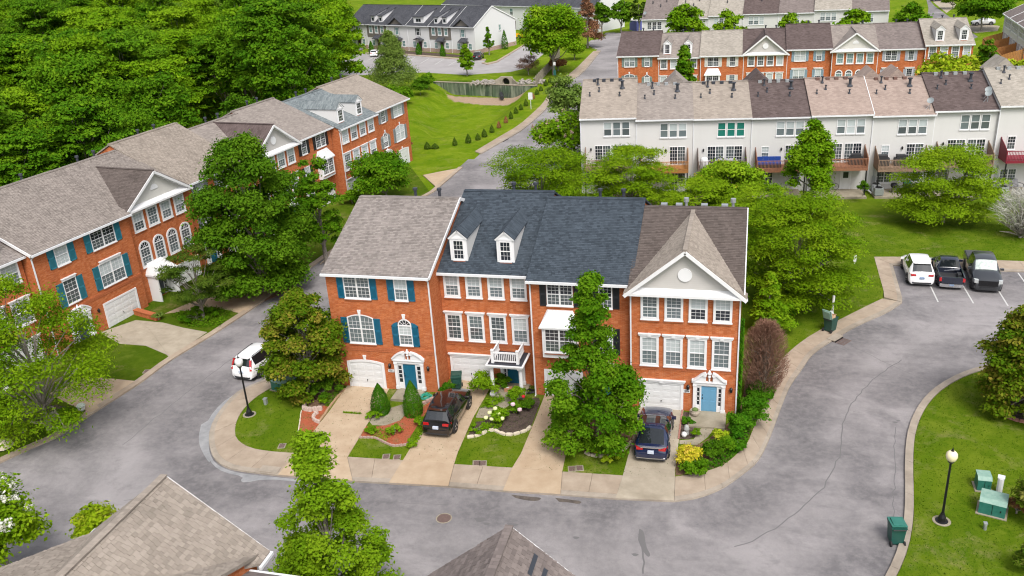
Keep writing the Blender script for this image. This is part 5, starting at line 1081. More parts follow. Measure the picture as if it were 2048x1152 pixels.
car('dark blue coupe crossover with glass roof on the right-hand driveway, beside the yellow shrubs', (*(21.1,-3.46), .128), 1.586, PN, 4.75, 1.9, 1.56, kind='sedan', hood=1.02, roof0=2.15, roof1=3.55, tail=4.55, roofglass=True, chrome=True, belt=1.0)
car('white crossover parked nose-in to the lawn, leftmost of the parking bay', (*(39.07,23.7), .012), 1.556, PW, 4.78, 1.93, 1.74, hood=1.08, roof0=2.0, roof1=4.0, tail=4.6, belt=1.05, plate=NOPL)
pk = car('dark navy pickup with an open empty bed in the parking bay', (*(41.21,23.4), .012), 1.514, PK, 5.1, 1.82, 1.70, kind='pickup', hood=1.06, cowl=1.35, roof0=1.95, roof1=2.95, belt=1.06, cat='pickup', plate=NOPL, bumper=CHROME, group='parked pickups')
pg = car('big charcoal pickup with a covered bed, nose towards the street', (*(43.69,23.45), .012), -1.639, PG, 5.85, 2.05, 1.95, kind='pickup', hood=1.28, cowl=1.55, roof0=2.15, roof1=3.95, belt=1.22, cat='pickup', wind=SUNSH, wr=.41, group='parked pickups', rimc=M('dark_rim', (.05,.05,.055), .4, metal=.5))
put('bed_cover', MB().box(-2.9, -.93, 1.24, -1.12, .93, 1.285), M('tonneau_vinyl', (.05,.05,.055), .6, (.07,.07,.075), 3), pg); put('grille_bars', MB().box(2.9, -.66, .62, 2.99, .66, 1.02).box(2.96, -.6, .70, 3.0, .6, .72).box(2.96, -.6, .8, 3.0, .6, .82).box(2.96, -.6, .9, 3.0, .6, .92), BLACKM, pg)
for s in (1, -1): put('lamp_cluster', MB().slab([(2.93, s*.68), (2.88, s*.95), (2.6, s*1.0), (2.7, s*.7)], .80, 1.06), HEADL, pg)
put('cargo_strap', MB().bar((-.45, .72, .75), (-.75, -.7, 1.05), .12, .05), M('grey_strap', (.16,.17,.19), .6), pk); put('tool_box', MB().box(-1.6, -.78, .68, -1.0, -.5, .95), BUMP, pk)
car('black crossover in the far parking row beside the young street tree', (*(-31.84,141.56), .014), 1.699, PB, 4.6, 1.85, 1.68, group='cars on the far parking lot'); car('white hatchback in the far parking row left of the grey green tree', (*(-59.64,149.83), .014), 1.847, PW, 4.3, 1.78, 1.5, group='cars on the far parking lot'); car('white saloon at the far left end of the terrace, half behind trees', (*(-89.35,201.27), .014), 2.3, PW, 4.5, 1.8, 1.48, group='cars on the far parking lot')
car('dark saloon nosed under the trees at the left of the far parking lot', (*(-65.76,154.58), .014), 1.826, PGY, 4.4, 1.8, 1.5, group='cars on the far parking lot')
car('silver saloon parked in a driveway at the top right', (*(74.92,173.73), .016), 3.2, PS, 4.7, 1.82, 1.48, kind='sedan', roof1=3.5, group='cars along the back street'); car('grey saloon at the very top of the back street', (*(74.94,226.01), .016), 3.1, PGY, 4.6, 1.8, 1.48, kind='sedan', roof1=3.5, group='cars along the back street')
car('yellow pickup behind the white terrace end wall', (*(-28.92,174.1), .014), .1, paint('yellow_truck_paint', (.72,.38,.01)), 5.3, 1.9, 1.8, kind='pickup', hood=1.1, roof0=2.0, roof1=3.6, belt=1.08, cat='pickup', group='cars on the far parking lot')
# ------------------------------------------------------------------ street furniture and garden things
def lamp(label, loc, h=3.55, globe=(.80,.74,.55)):
    t = thing('street_lamp', label, 'street lamp', loc, 0, 'globe street lamps')
    put('base', MB().lathe([(.30, -.1), (.30, .03), (.2, .05), (.17, .25), (.1, .42), (.085, .5)], 14), BLACKM, t); put('base_plate', MB().cyl((0, 0, -.1), (0, 0, .025), .42, n=16), STEPC, t)
    put('pole', MB().cyl((0, 0, .45), (0, 0, h-.42), .062, .05, 12), BLACKM, t); put('collar', MB().lathe([(.05, h-.5), (.11, h-.44), (.15, h-.38), (.13, h-.35)], 12), BLACKM, t)
    put('globe', MB().lathe([(.13, h-.36), (.22, h-.25), (.265, h-.08), (.24, h+.07), (.15, h+.17), (.05, h+.21)], 18), M('lamp_globe', globe, .25, coat=.4), t, smooth=True); put('finial', MB().lathe([(.09, h+.19), (.05, h+.24), (.035, h+.3), (.005, h+.4)], 8), BLACKM, t)
lamp('black street lamp with grey white globe on the corner lawn by the left street', (*(-4.36,-4.46), .1), 3.85, (.66,.66,.66)); lamp('black street lamp with cream globe on the right-hand island lawn', (*(35.39,-8.37), .1), 3.8, (.80,.72,.46))
def bin_(label, loc, rz, open_=False, mat=GREENB):
    t = thing('wheeled_bin', label, 'trash bin', loc, rz, 'green wheeled bins')
    b = MB(); A = [(-.27, -.30), (.27, -.30), (.27, .30), (-.27, .30)]; B = [(-.33, -.40), (.33, -.40), (.33, .36), (-.33, .36)]
    P = [(x, y, .06) for x, y in A]; Q = [(x, y, 1.02) for x, y in B]
    for i in range(4): j = (i+1) % 4; b.quad(P[i], P[j], Q[j], Q[i])
    b.quad(*P[::-1]); b.box(-.35, -.42, .97, .35, .39, 1.03); b.box(-.2, -.41, .55, .2, -.36, .85)
    put('bin_body', b, mat, t)
    l = MB()
    if open_: l.bar((0, .4, 1.05), (0, .62, 1.75), .68, .06); l.bar((0, .44, 1.08), (0, .64, 1.68), .5, .1); put('lid', l, GREENT, t)
    else: l.ext([(-.35, -.44, 1.035), (.35, -.44, 1.035), (.35, .38, 1.10), (-.35, .38, 1.10)], (0, 0, .05)); l.box(-.25, -.3, 1.1, .25, .3, 1.17); put('lid', l, GREENL if mat is not GREENB else mat, t)
    for s in (-1, 1): put('wheel', MB().cyl((s*.27, .36, .13), (s*.34, .36, .13), .13, n=14), TYRE, t)
    put('handle', MB().cyl((-.3, .46, .98), (.3, .46, .98), .025, n=6), BUMP, t); put('paper_label', MB().box(-.11, -.395, .62, .11, -.375, .68), WHITE, t); return t
bin_('green wheeled bin standing by the brick corner in front of the black crossover', (*(7.95,0.57), .13), .25)
bin_('green wheeled bin with its lid hanging open on the curved pavement', (*(31.74,12.4), .12), 2.5, True)
t = tag(put('cardboard_box', MB().box(-.25, -.2, 0, .2, .15, .35).box(-.28, -.25, .35, .15, -.2, .40), M('cardboard', (.42,.27,.16), .8), None, (*(31.74,12.4), .95), (.1, .2, 2.4)), 'torn cardboard box poking out of the open bin', 'box')
t = tag(put('cardboard_tube', MB().cyl((0, 0, 0), (.05, .1, 1.75), .09, n=10), M('white_tube', (.72,.72,.70), .6), None, (*(31.86,13.32), .6)), 'tall white tube sticking up out of the open bin', 'tube')
t = tag(put('rubbish_bag', MB().lathe([(.02, 0), (.2, .05), (.24, .2), (.15, .36), (.03, .42)], 9), M('white_bag', (.62,.63,.66), .4), None, (*(31.74,12.89), 1.0)), 'pale rubbish bag heaped in the open bin', 'bag')
bin_('green wheeled bin at the kerb of the island, bottom right', (*(33.07,-10.19), .012), 0.16+pi, mat=M('green_bin_teal', (.012,.075,.06), .45))
def cabinet(label, loc, rz, w, d, h, top=True, mat=GREENL):
    t = thing('utility_cabinet', label, 'utility box', loc, rz, 'green utility cabinets')
    put('concrete_pad', MB().box(-w/2-.1, -d/2-.1, -.1, w/2+.1, d/2+.1, .04), STEPC, t)
    b = MB(); b.ext([(-w/2, -d/2, .04), (-w/2, d/2, .04), (-w/2, d/2, h), (-w/2, -d*.28, h), (-w/2, -d/2, h*.80)], (w, 0, 0)); put('cabinet', b, mat, t)
    put('cabinet_top', MB().quad((-w/2-.02, -d*.29, h+.006), (w/2+.02, -d*.29, h+.006), (w/2+.02, d/2+.02, h+.006), (-w/2-.02, d/2+.02, h+.006)).quad((-w/2-.02, -d/2-.01, h*.80+.006), (w/2+.02, -d/2-.01, h*.80+.006), (w/2+.02, -d*.29, h+.006), (-w/2-.02, -d*.29, h+.006)), GREENT, t)
    put('door_seam', MB().box(-.01, -d/2-.012, .1, .01, -d/2+.01, h*.78).box(w*.3, -d/2-.03, h*.4, w*.34, -d/2, h*.5), BLACKM, t)
cabinet('large green transformer cabinet on the island lawn, beside the rusty shrub', (*(37.86,-7.15), .1), -.30, 1.15, .95, .85)
cabinet('smaller green cabinet on the island lawn, left of the white pedestal', (*(37.82,-5.22), .1), -.02, .62, .7, .8); cabinet('green transformer cabinet under the bronze magnolia by the left street', (*(-3.65,-1.06), .1), -.28, 1.5, .95, .8)
def pedestal(label, loc, w, d, h, mat, rz=0): 
    t = thing('utility_pedestal', label, 'utility pedestal', loc, rz, 'small utility pedestals'); put('housing', MB().box(-w/2, -d/2, 0, w/2, d/2, h).slab([(-w/2, -d/2), (-w*.2, -d*.7), (w*.2, -d*.7), (w/2, -d/2)], 0, h), mat, t); put('cap', MB().box(-w/2-.02, -d/2-.02, h, w/2+.02, d/2+.02, h+.05), WHITE if mat is WHITE else GALV, t)
pedestal('white utility pedestal right of the small green cabinet', (*(38.55,-5.44), .1), .28, .28, .85, WHITE, -.3); pedestal('small grey white stub post below the large transformer cabinet', (*(37.22,-8.66), .1), .13, .16, .32, GALV); pedestal('small grey dome pedestal on the corner lawn near the lamp', (*(-3.95,-3.08), .1), .2, .2, .38, GALV)
IRON = M('rusty_iron', (.10,.065,.055), .8, (.15,.10,.09), 20)
def lid(label, px, rz=.25, w=.32, d=.42):
    t = thing('water_meter_lid', label, 'meter lid', (*px, .104), rz, 'meter lids in the front lawns'); put('frame', MB().box(-w/2-.06, -d/2-.06, -.05, w/2+.06, d/2+.06, .012), STEPC, t); m = MB().box(-w/2, -d/2, .0, w/2, d/2, .02)
    for i in range(4): m.box(-w/2+.03, -d/2+.05+i*.1, .02, w/2-.03, -d/2+.09+i*.1, .028)
    put('lid', m, IRON, t)
for (a, b), l in zip([(-0.47,-7.48),(6.2,-7.54),(6.86,-7.51),(11.57,-7.32),(11.93,-7.29),(16.96,-7.0),(17.36,-6.87),(-14.99,-0.18),(-18.13,-8.56)], ('meter lid in the corner lawn left of the red mulch strip', 'left one of two meter lids below the red mulch bed', 'right one of two meter lids below the red mulch bed', 'left one of two meter lids below the wavy stone edging', 'right one of two meter lids below the wavy stone edging', 'left one of two meter lids under the street maple', 'right one of two meter lids under the street maple', 'meter lid in the dry lawn of the left row', 'meter lid at the far left lawn edge')): lid(l, (a, b))
t = thing('manhole_cover', 'round dark manhole cover in the middle of the front street', 'manhole', (*(11.26,-12.23), .013)); m = MB().cyl((0, 0, -.05), (0, 0, .006), .36, n=28)
for i in range(-3, 4): m.box(-.28, i*.09-.015, .006, .28, i*.09+.015, .012)
put('cover', m, IRON, t); put('ring', MB().lathe([(.37, -.05), (.42, -.05), (.42, .004), (.37, .004)], 28), STEPC, t)
def inlet(label, px, rz, w=1.0, grate=True):
    t = thing('storm_drain', label, 'storm drain', (*px, 0), rz, 'kerb storm drains'); put('hood', MB().box(-w/2, .02, .1, w/2, .6, .16), KERB, t); put('opening', MB().box(-w/2+.06, -.03, .02, w/2-.06, .1, .10), BLACKM, t)
    if grate:
        g = MB()
        for i in range(9): g.box(-w/2+.08+i*(w-.16)/8-.02, -.62, .012, -w/2+.08+i*(w-.16)/8+.02, -.06, .03)
        g.box(-w/2+.04, -.64, .012, w/2-.04, -.6, .032).box(-w/2+.04, -.08, .012, w/2-.04, -.04, .032).box(-w/2+.04, -.36, .012, w/2-.04, -.32, .032); put('grate', g, IRON, t)
inlet('storm drain with iron grate below the open bin', (32.25,11.13), 0.956, 1.1); inlet('long kerb inlet at the left corner of the front street', (0.03,-10.18), -0.009, 1.2, False); inlet('storm drain inlet beside the upper street pavement', (-6.4,68.01), 1.394, 1.8, False)
# bed borders: every stone is a part
def border(label, pts, mat, L=.32, w=.16, h=.16, closed=False, z=.09, jit=.03, flat=False, cat='bed edging'):
    t = thing('bed_border', label, cat, (0, 0, 0), 0, 'bed borders'); n = max(2, round(plen(pts)/L)); q = resample(pts, n); rg = np.random.default_rng(n)
    def stone(k):
        r = np.random.default_rng(k); mb = MB(); a = 8; pf = []
        for i in range(a): an = 2*pi*i/a; pf.append((max(-1, min(1, 1.25*cos(an)))*L*.48*(1+r.normal(0, jit)), max(-1, min(1, 1.25*sin(an)))*w*.5*(1+r.normal(0, jit))))
        mb.slab(pf, -.05, h*.8); mb.slab([(x*.84, y*.8) for x, y in pf], h*.8-.01, h); return mb.mesh('border_stone', mat)
    ms = [cached(('stone', mat.name, L, w, h, k), lambda k=k: stone(k)) for k in range(4)]
    for a, b in zip(q[:-1], q[1:]): obj('border_stone', ms[int(rg.integers(4))], t, ((a[0]+b[0])/2, (a[1]+b[1])/2, z+float(rg.normal(0, .006))), (0, 0, atan2(b[1]-a[1], b[0]-a[0])+float(rg.normal(0, .04))))
border('stacked pinkish stone border of the bed under the bronze magnolia', [(-1.99,0.47),(-1.91,-0.9),(-1.48,-2.35),(-1.11,-3.36),(-0.54,-3.52),(-0.26,-3.24),(0.12,-3.24)], STONE, .34, .26, .26); border('half circle of pale stones in the red mulch beside the first driveway', [(-0.0,-3.63),(-0.1,-4.0),(0.06,-4.4),(0.39,-4.65),(0.66,-4.72)], STONE, .26, .2, .2)
border('thin pale edging strip left of the red mulch wedge', [(-1.2,-3.5),(0.31,-7.11),(0.75,-7.43)], STONEP, .5, .07, .08); border('brown timber sleeper edge along the first driveway', [(0.44,-0.49),(0.41,-2.13),(0.53,-3.73),(0.58,-4.56)], M('sleeper_wood', (.30,.19,.11), .9, (.38,.25,.15), 5), .9, .16, .12)
border('scalloped stone edging in front of the red mulch bed', [(3.82,-5.91),(4.8,-5.78),(5.5,-6.16),(6.2,-6.48),(6.93,-6.25),(7.13,-5.79)], PAVER, .22, .12, .13); border('wavy cream concrete edging of the dark mulch bed', smooth_pl([(10.26,-4.89),(10.71,-4.76),(11.12,-4.34),(11.34,-3.92),(11.68,-3.81),(12.17,-4.23),(12.74,-4.31),(13.33,-3.89),(13.65,-3.56),(13.74,-3.16)], 2), STONEP, .45, .2, .15, jit=.01)
border('curved cream edging under the street maple', smooth_pl([(17.37,-5.36),(17.66,-5.56),(18.07,-5.65),(18.56,-5.52),(18.93,-5.38),(19.32,-4.94),(19.61,-4.54),(19.86,-3.82)], 2), STONEP, .42, .18, .15, jit=.01); border('row of small red edging bricks beside the dark blue car', [(22.43,0.07),(22.42,-1.42),(22.44,-3.15)], REDB, .2, .1, .1)
border('ring of red bricks round the magnolia on the island lawn', [(rx+1.55*cos(a), ry+1.55*sin(a)) for a in np.linspace(0, 2*pi, 20)], REDB, .34, .2, .16); border('brown timber edging of the left front bed', [(-18.55,-7.56),(-17.66,-7.61),(-16.48,-7.91),(-15.74,-7.97)], STONE, .5, .14, .12); border('paver edge along the drive by the white pot', [(-15.7,-8.03),(-15.51,-6.97),(-15.47,-5.78)], PAVER, .4, .12, .1)
border('loose garden stones by the green hose', [(6.3,-1.63),(6.59,-1.21),(6.79,-0.8),(6.88,-0.27)], PAVER, .3, .24, .18)
# stoops
def stoop(label, x0, y0, x1, y1, h): t = thing('stoop', label, 'doorstep', ((x0+x1)/2, y1, 0), 0, 'front door steps'); put('step_block', MB().box(-(x1-x0)/2, y0-y1, -.1, (x1-x0)/2, -.002, h), STEPC, t); put('step', MB().box(-(x1-x0)/2+.02, y0-y1-.0, h+.001, (x1-x0)/2-.02, -.2, h+.02), STEPC, t)
stoop('concrete doorstep between two conical evergreens', 4.1, -1.5, 5.95, -.0, .25); stoop('large concrete doorstep below the pale blue door', 22.85, -1.75, 25.0, .1, .2); stoop('concrete doorstep behind the street maple', 16.7, -.7, 18.8, .69, .22)
t = thing('door_mat', 'dark door mat on the step behind the street maple', 'doormat', (17.8, -.25, .245)); put('mat', MB().box(-.5, -.3, 0, .5, .3, .02), BUMP, t)
t = thing('parcel', 'small brown parcel in front of the teal porch door', 'parcel', (11.35, .75, .202), .1); put('box', MB().box(-.24, -.18, 0, .24, .18, .22), M('parcel_card', (.36,.17,.10), .8), t); put('shipping_label', MB().box(-.12, -.1, .22, .06, .06, .224), WHITE, t)
t = thing('flower_pot', 'round stone planter on the doorstep of the pale blue door', 'planter', (23.2, -.55, .222)); put('pot', MB().lathe([(.13, 0), (.24, .08), (.28, .22), (.24, .34), (.27, .38), (.22, .38), (.2, .33)], 14), M('pot_stone', (.42,.36,.29), .85, (.3,.25,.2), 8), t); put('cactus', MB().lathe([(.17, .3), (.18, .42), (.1, .5), (.02, .52)], 9), M('pot_plant', (.10,.15,.04), .9), t)
t = thing('flower_pot', 'white round pot with small flowers by the lower left driveway', 'planter', (*(-15.94,-5.73), .1)); put('pot', MB().lathe([(.12, 0), (.22, .12), (.25, .3), (.2, .3)], 12), WHITE, t); put('flowers', MB().lathe([(.2, .28), (.3, .38), (.2, .5), (.03, .53)], 9), M('white_flowers', (.7,.72,.75), .8, (.25,.35,.2), 20), t)
def hose(label, loc, mat, r=.35, n=5):
    t = thing('garden_hose', label, 'hose', loc); rg = np.random.default_rng(3); mb = MB(); p = None
    for i in range(n*14): a = 2*pi*i/14; rr = r*(.75+.25*sin(i*.37))*(1+rg.normal(0, .05)); q = (rr*cos(a)+rg.normal(0, .03), rr*.8*sin(a)+rg.normal(0, .03), .03+.018*i/14+abs(rg.normal(0, .02))); (mb.cyl(p, q, .022, n=5, cap=False) if p else None); p = q
    put('coil', mb, mat, t)
hose('tangled teal garden hose at the foot of the brick wall', (*(6.25,-0.79), .11), M('hose_teal', (.02,.28,.20), .45), .42, 7); hose('black coiled hose in the corner by the porch downspout', (*(12.74,0.87), .11), BLACKM, .32, 5)
t = thing('garden_statue', 'pale stone garden ornament in the small bed by the blue car', 'garden ornament', (*(22.84,-2.5), .1)); put('statue', MB().lathe([(.16, 0), (.12, .2), (.17, .35), (.12, .55), (.04, .62)], 8), M('weathered_stone', (.4,.4,.4), .9, (.25,.27,.25), 8), t)
t = thing('garden_ball', 'white round ball in the small bed by the blue car', 'garden ornament', (*(22.73,-2.84), .1)); put('ball', MB().lathe([(.02, 0), (.12, .04), (.17, .17), (.12, .3), (.02, .34)], 12), WHITE, t, smooth=True)
t = thing('boulder', 'pale boulder in the left front bed', 'rock', (*(-17.07,-6.95), .1)); put('rock', MB().lathe([(.3, -.1), (.52, .1), (.45, .32), (.25, .45), (.03, .48)], 8), M('boulder_stone', (.42,.38,.33), .9, (.3,.27,.23), 4, .6, 8), t); t2 = thing('boulder', 'beige boulder at the left picture edge beside the kerb', 'rock', (*(-17.85,-10.42), .1)); put('rock', MB().lathe([(.3, -.1), (.6, .1), (.5, .35), (.25, .5), (.03, .53)], 8), STONEP, t2)
# posts and signs
def sign(label, loc, h, w, hh, mat, face=WHITE, post=WHITE, rz=0):
    t = thing('sign_post', label, 'sign', loc, rz, 'small posts and signs'); put('post', MB().cyl((0, 0, -.1), (0, 0, h), .045, n=8), post, t); put('plate', MB().box(-w/2, -.06, h-hh, w/2, -.04, h), face, t); return t
s = sign('white marker post with oval head on the grass by the upper pavement', (*(-7.68,88.63), 0), 2.6, .7, 1.1, WHITE); s = sign('pet waste station with white sign and green box beside the upper pavement', (*(-9.3,115.2), 0), 3.1, .45, .6, WHITE, WHITE, M('green_post', (.01,.07,.06), .5)); put('bag_box', MB().box(-.22, -.2, .7, .22, .1, 1.6), M('green_box', (.01,.09,.08), .5), s)
sign('small pale sign on the lawn left of the parking bay', (*(34.59,25.62), .1), .75, .22, .55, WHITE)
# retaining wall, culvert, fence
WALLT, g = base('stained_concrete_wall', .9, .1); sv = g.noise(1.0, 6, .7, g.mapping('Object', (1.1, 1.1, .13))); c = g.mix(g.rng(sv, .42, .62), (.055,.075,.055), (.20,.23,.165)); sv = g.noise(2.2, 6, .7, g.mapping('Object', (1, 1, .08))); c = g.mix(g.rng(sv, .52, .7, 0, .8), c, (.34,.36,.29)); c = g.mix(g.rng(g.noise(.25, 4, .6), .45, .6, 0, .5), c, (.07,.13,.06)); g.col(c)
wl = [(-32.65,113.37),(-28.88,112.28),(-24.61,111.17),(-20.02,109.96),(-19.83,109.45),(-17.23,108.76),(-14.25,108.05),(-11.04,107.71)]
t = thing('retaining_wall', 'long mossy concrete retaining wall across the grass basin', 'wall', (0, 0, 0)); m = MB()
for a, b in zip(wl[:-1], wl[1:]): d = Vector((b[0]-a[0], b[1]-a[1])).normalized(); nn = Vector((-d.y, d.x))*.35; m.slab([a, b, (b[0]+nn.x, b[1]+nn.y), (a[0]+nn.x, a[1]+nn.y)], -2.4, .15)
put('wall', m, WALLT, t); m = MB()
for a, b in zip(wl[:-1], wl[1:]): d = Vector((b[0]-a[0], b[1]-a[1])).normalized(); nn = Vector((-d.y, d.x)); m.slab([(a[0]-nn.x*.06, a[1]-nn.y*.06), (b[0]-nn.x*.06, b[1]-nn.y*.06), (b[0]+nn.x*.42, b[1]+nn.y*.42), (a[0]+nn.x*.42, a[1]+nn.y*.42)], .15, .27)
put('coping', m, KERB, t); ca, cb = (-17.42,106.55); put('drain_pipe', MB().cyl((ca-.6, cb+2, -1.3), (ca+.3, cb-.6, -1.6), .35, n=12), BUMP, t)
cx_, cy_ = (-17.48,108.64); t = thing('culvert', 'concrete culvert headwall with round pipe mouth above the retaining wall', 'culvert', (cx_, cy_+1.8, -.2), -.2); t.scale = (.74, .74, .74)
hm = MB(); o = [(-1.6, 0), (1.6, 0), (1.6, 2.1), (-1.6, 2.1)]; n_ = 16; circ = [(1.0*cos(a), .85+1.0*sin(a)) for a in np.linspace(0, 2*pi, n_+1)[:-1]]
sq = [(max(-1.6, min(1.6, 2.6*cos(a))), max(-.2, min(2.1, .85+2.6*sin(a)))) for a in np.linspace(0, 2*pi, n_+1)[:-1]]; ring(hm, sq, circ, 0, .8); put('headwall', hm, KERB, t); put('pipe', MB().quad(*[(x, .78, z) for x, z in circ]), BLACKM, t)
for k in (-1, 1): put('wing_wall', MB().ext([(k*1.6, 0, 0), (k*1.6, 0, 2.0), (k*3.4, -.8, .9), (k*3.4, -.8, 0)], (0, .3, 0)), KERB, t)
rg = np.random.default_rng(8); m = MB()
for i in range(260):
    k = rg.choice([-1, 1]); px = cx_+k*rg.uniform(2, 7); py = cy_+rg.uniform(1.2, 5.5); s = rg.uniform(.1, .3); m.lathe([(s*.5, -.1), (s, s*.3), (s*.7, s*.8), (.02, s)], 5, (px, py, rg.uniform(0, .3)))
tag(put('riprap_stones', m, M('riprap', (.34,.31,.28), .9, (.20,.18,.16), 3)), kind='stuff')
fa = [(-11.38,108.41),(-11.95,118.6),(-12.54,128.85),(-13.85,142.42)]; t = thing('timber_fence', 'grey weathered plank fence running uphill beside the upper street', 'fence', (0, 0, 0)); fq = resample(fa, 150); m = MB()
for a, b in zip(fq[:-1], fq[1:]): m.bar((a[0], a[1], .85), (a[0]+(b[0]-a[0])*.9, a[1]+(b[1]-a[1])*.9, .85), .03, 1.75+.05*sin(a[0]*9))
FEN = M('grey_fence_wood', (.30,.26,.21), .9, (.21,.18,.14), 3); tag(put('planks', m, FEN, t), kind='stuff')
for a in fq[::8]: put('fence_post', MB().box(a[0]-.06, a[1]-.1, -.2, a[0]+.06, a[1]+.02, 1.85), FEN, t)
# things on and under the white row's decks
def at_w(s, d, z): p = wpt(s, d); return (p[0], p[1], z-.8 if z < 1 else z)
t = thing('garden_sofa', 'blue cushioned sofa on the red brown deck', 'sofa', at_w(6.06*3+1.9, -1.0, 2.07), WA); put('frame', MB().box(-1.25, -.4, 0, 1.25, .4, .35), BUMP, t); NB = M('blue_cushion', (.008,.045,.24), .8)
for k in range(4): put('seat_cushion', MB().box(-1.2+k*.61, -.38, .36, -.62+k*.61, .3, .52), NB, t); put('back_cushion', MB().box(-1.2+k*.61, .18, .52, -.62+k*.61, .38, 1.05), NB, t)
t = thing('storage_box', 'dark storage box beside the blue sofa', 'storage box', at_w(6.06*3+4.05, -1.2, 2.07), WA); put('box', MB().box(-.55, -.35, 0, .55, .35, .65), BUMP, t); put('lid', MB().box(-.58, -.38, .651, .58, .38, .7), BUMP, t)
def grill(label, loc, cover=True):
    t = thing('covered_grill', label, 'grill', loc, WA, 'barbecue grills'); put('cover', MB().slab([(-.65, -.3), (.65, -.3), (.65, .3), (-.65, .3)], .05, .85).slab([(-.45, -.3), (.45, -.3), (.45, .3), (-.45, .3)], .85, 1.15), BUMP if cover else GALV, t); put('cart', MB().box(-.6, -.25, 0, .6, .25, .05), BLACKM, t)
grill('black covered grill on the deck behind the upright tree', at_w(6.06*4+4.6, -1.1, 2.2)); grill('black covered grill in the middle of the deck of the pinkish roofed house', at_w(6.06*5+3.0, -1.0, 2.0)); grill('dark rounded grill at the left screen of that deck', at_w(6.06*5+1.2, -1.0, 2.0))
t = thing('patio_table', 'long table under a grey cover on the dark weathered deck', 'table', at_w(6.06*2+3.6, -1.2, 2.1), WA); put('cover', MB().slab([(-1.1, -.5), (1.1, -.5), (1.1, .5), (-1.1, .5)], .15, .8).slab([(-.9, -.4), (.9, -.4), (.9, .4), (-.9, .4)], .8, .95), M('grey_cover', (.32,.31,.33), .8), t); put('leg', MB().box(-1, -.4, 0, -.9, .4, .15).box(.9, -.4, 0, 1, .4, .15), BLACKM, t)
t = thing('covered_chair', 'chair under a white cover on the dark weathered deck', 'chair', at_w(6.06*2+1.2, -1.2, 2.1), WA); put('cover', MB().lathe([(.48, 0), (.46, .7), (.38, 1.05), (.2, 1.2), (.02, 1.22)], 10), WHITE, t)
def ac(label, loc):
    t = thing('air_conditioner', label, 'air conditioner', loc, WA, 'air conditioners'); m = MB().box(-.42, -.42, .05, .42, .42, .8)
    for k in range(8): m.box(-.43, -.43, .12+k*.08, .43, .43, .15+k*.08)
    put('casing', m, GALV, t); put('fan_grille', MB().cyl((0, 0, .8), (0, 0, .82), .36, n=16), BLACKM, t)
ac('grey air conditioner on the patio of the pinkish roofed house, front one', at_w(6.06*5+.75, -2.6, .13)); ac('grey air conditioner against the wall of the pinkish roofed house', at_w(6.06*5+.75, -1.2, .13)); ac('front grey air conditioner below the crimson deck', at_w(6.06*7+.6, -2.7, .13)); ac('rear grey air conditioner below the crimson deck', at_w(6.06*7+.1, -1.6, .13))
t = thing('kettle_grill', 'round black kettle grill on the patio', 'grill', at_w(6.06*5+2.4, -1.9, .13)); put('bowl', MB().lathe([(.05, .5), (.3, .62), (.36, .8), (.3, .98), (.05, 1.08)], 14), BLACKM, t)
for k in range(3): a = 2*pi*k/3; put('leg', MB().cyl((.22*cos(a), .22*sin(a), .6), (.36*cos(a), .36*sin(a), 0), .02, n=5), BLACKM, t)
bin_('dark bin on the patio right of the kettle grill', at_w(6.06*5+3.7, -1.7, .13), WA, mat=M('dark_bin', (.015,.02,.02), .5))
t = thing('bicycle', 'bicycle leaning on the wall beside the white ground door', 'bicycle', at_w(6.06*4+2.4, -.5, .13), WA); 
for k in (-1, 1):
    m = MB()
    for i in range(14): a = 2*pi*i/14; b_ = 2*pi*(i+1)/14; m.cyl((k*.52+.32*cos(a), 0, .33+.32*sin(a)), (k*.52+.32*cos(b_), 0, .33+.32*sin(b_)), .022, n=5, cap=False)
    for i in range(5): a = pi*i/5; m.cyl((k*.52+.31*cos(a), 0, .33+.31*sin(a)), (k*.52-.31*cos(a), 0, .33-.31*sin(a)), .005, n=4, cap=False)
    put('wheel', m, TYRE, t)
put('frame', MB().cyl((-.52, 0, .33), (-.1, 0, .8), .02, n=6).cyl((-.52, 0, .33), (0, 0, .33), .02, n=6).cyl((0, 0, .33), (-.15, 0, .95), .02, n=6).cyl((0, 0, .33), (.4, 0, .8), .02, n=6).cyl((-.1, 0, .8), (.4, 0, .8), .02, n=6).cyl((.52, 0, .33), (.36, 0, 1.0), .02, n=6), GALV, t); put('saddle', MB().box(-.28, -.06, .94, -.03, .06, 1.0), BLACKM, t); put('handlebar', MB().cyl((.36, -.25, 1.0), (.36, .25, 1.0), .018, n=6), BLACKM, t)
t = thing('garden_chair', 'grey slatted garden chair below the crimson deck', 'chair', at_w(6.06*7+2.5, -1.3, .13), WA+.4); CH = M('grey_plastic', (.22,.22,.23), .6)
put('seat', MB().ext([(-.3, -.35, .38), (.3, -.35, .38), (.3, .3, .28), (-.3, .3, .28)], (0, 0, .04)), CH, t)
for k in range(5): put('back_slat', MB().bar((-.26+k*.13, .3, .28), (-.3+k*.15, .6, 1.05-.06*abs(k-2)), .11, .03), CH, t)
for k in (-1, 1): put('arm', MB().box(k*.3, -.4, .6, k*.42, .4, .64).box(k*.31, -.38, 0, k*.39, -.3, .6), CH, t)
put('downspout_extension', MB().bar((0, 0, .2), (.25, -1.7, .12), .12, .1), GUT, None, at_w(6.06*5-.05, -.2, 0), (0, 0, WA)); o = bpy.context.scene.objects['downspout_extension']; tag(o, 'white downspout extension lying across the grass between two patios', 'drain pipe')
t = thing('brick_planter', 'low brick wall edging the walk below the white canopy', 'wall', (*(-20.83,8.25), 0), -0.31); put('brickwork', MB().box(-1.5, -.2, 0, 1.3, .2, .5), BRICK, t); put('cap_course', MB().box(-1.54, -.24, .5, 1.34, .24, .57), SOLD, t)
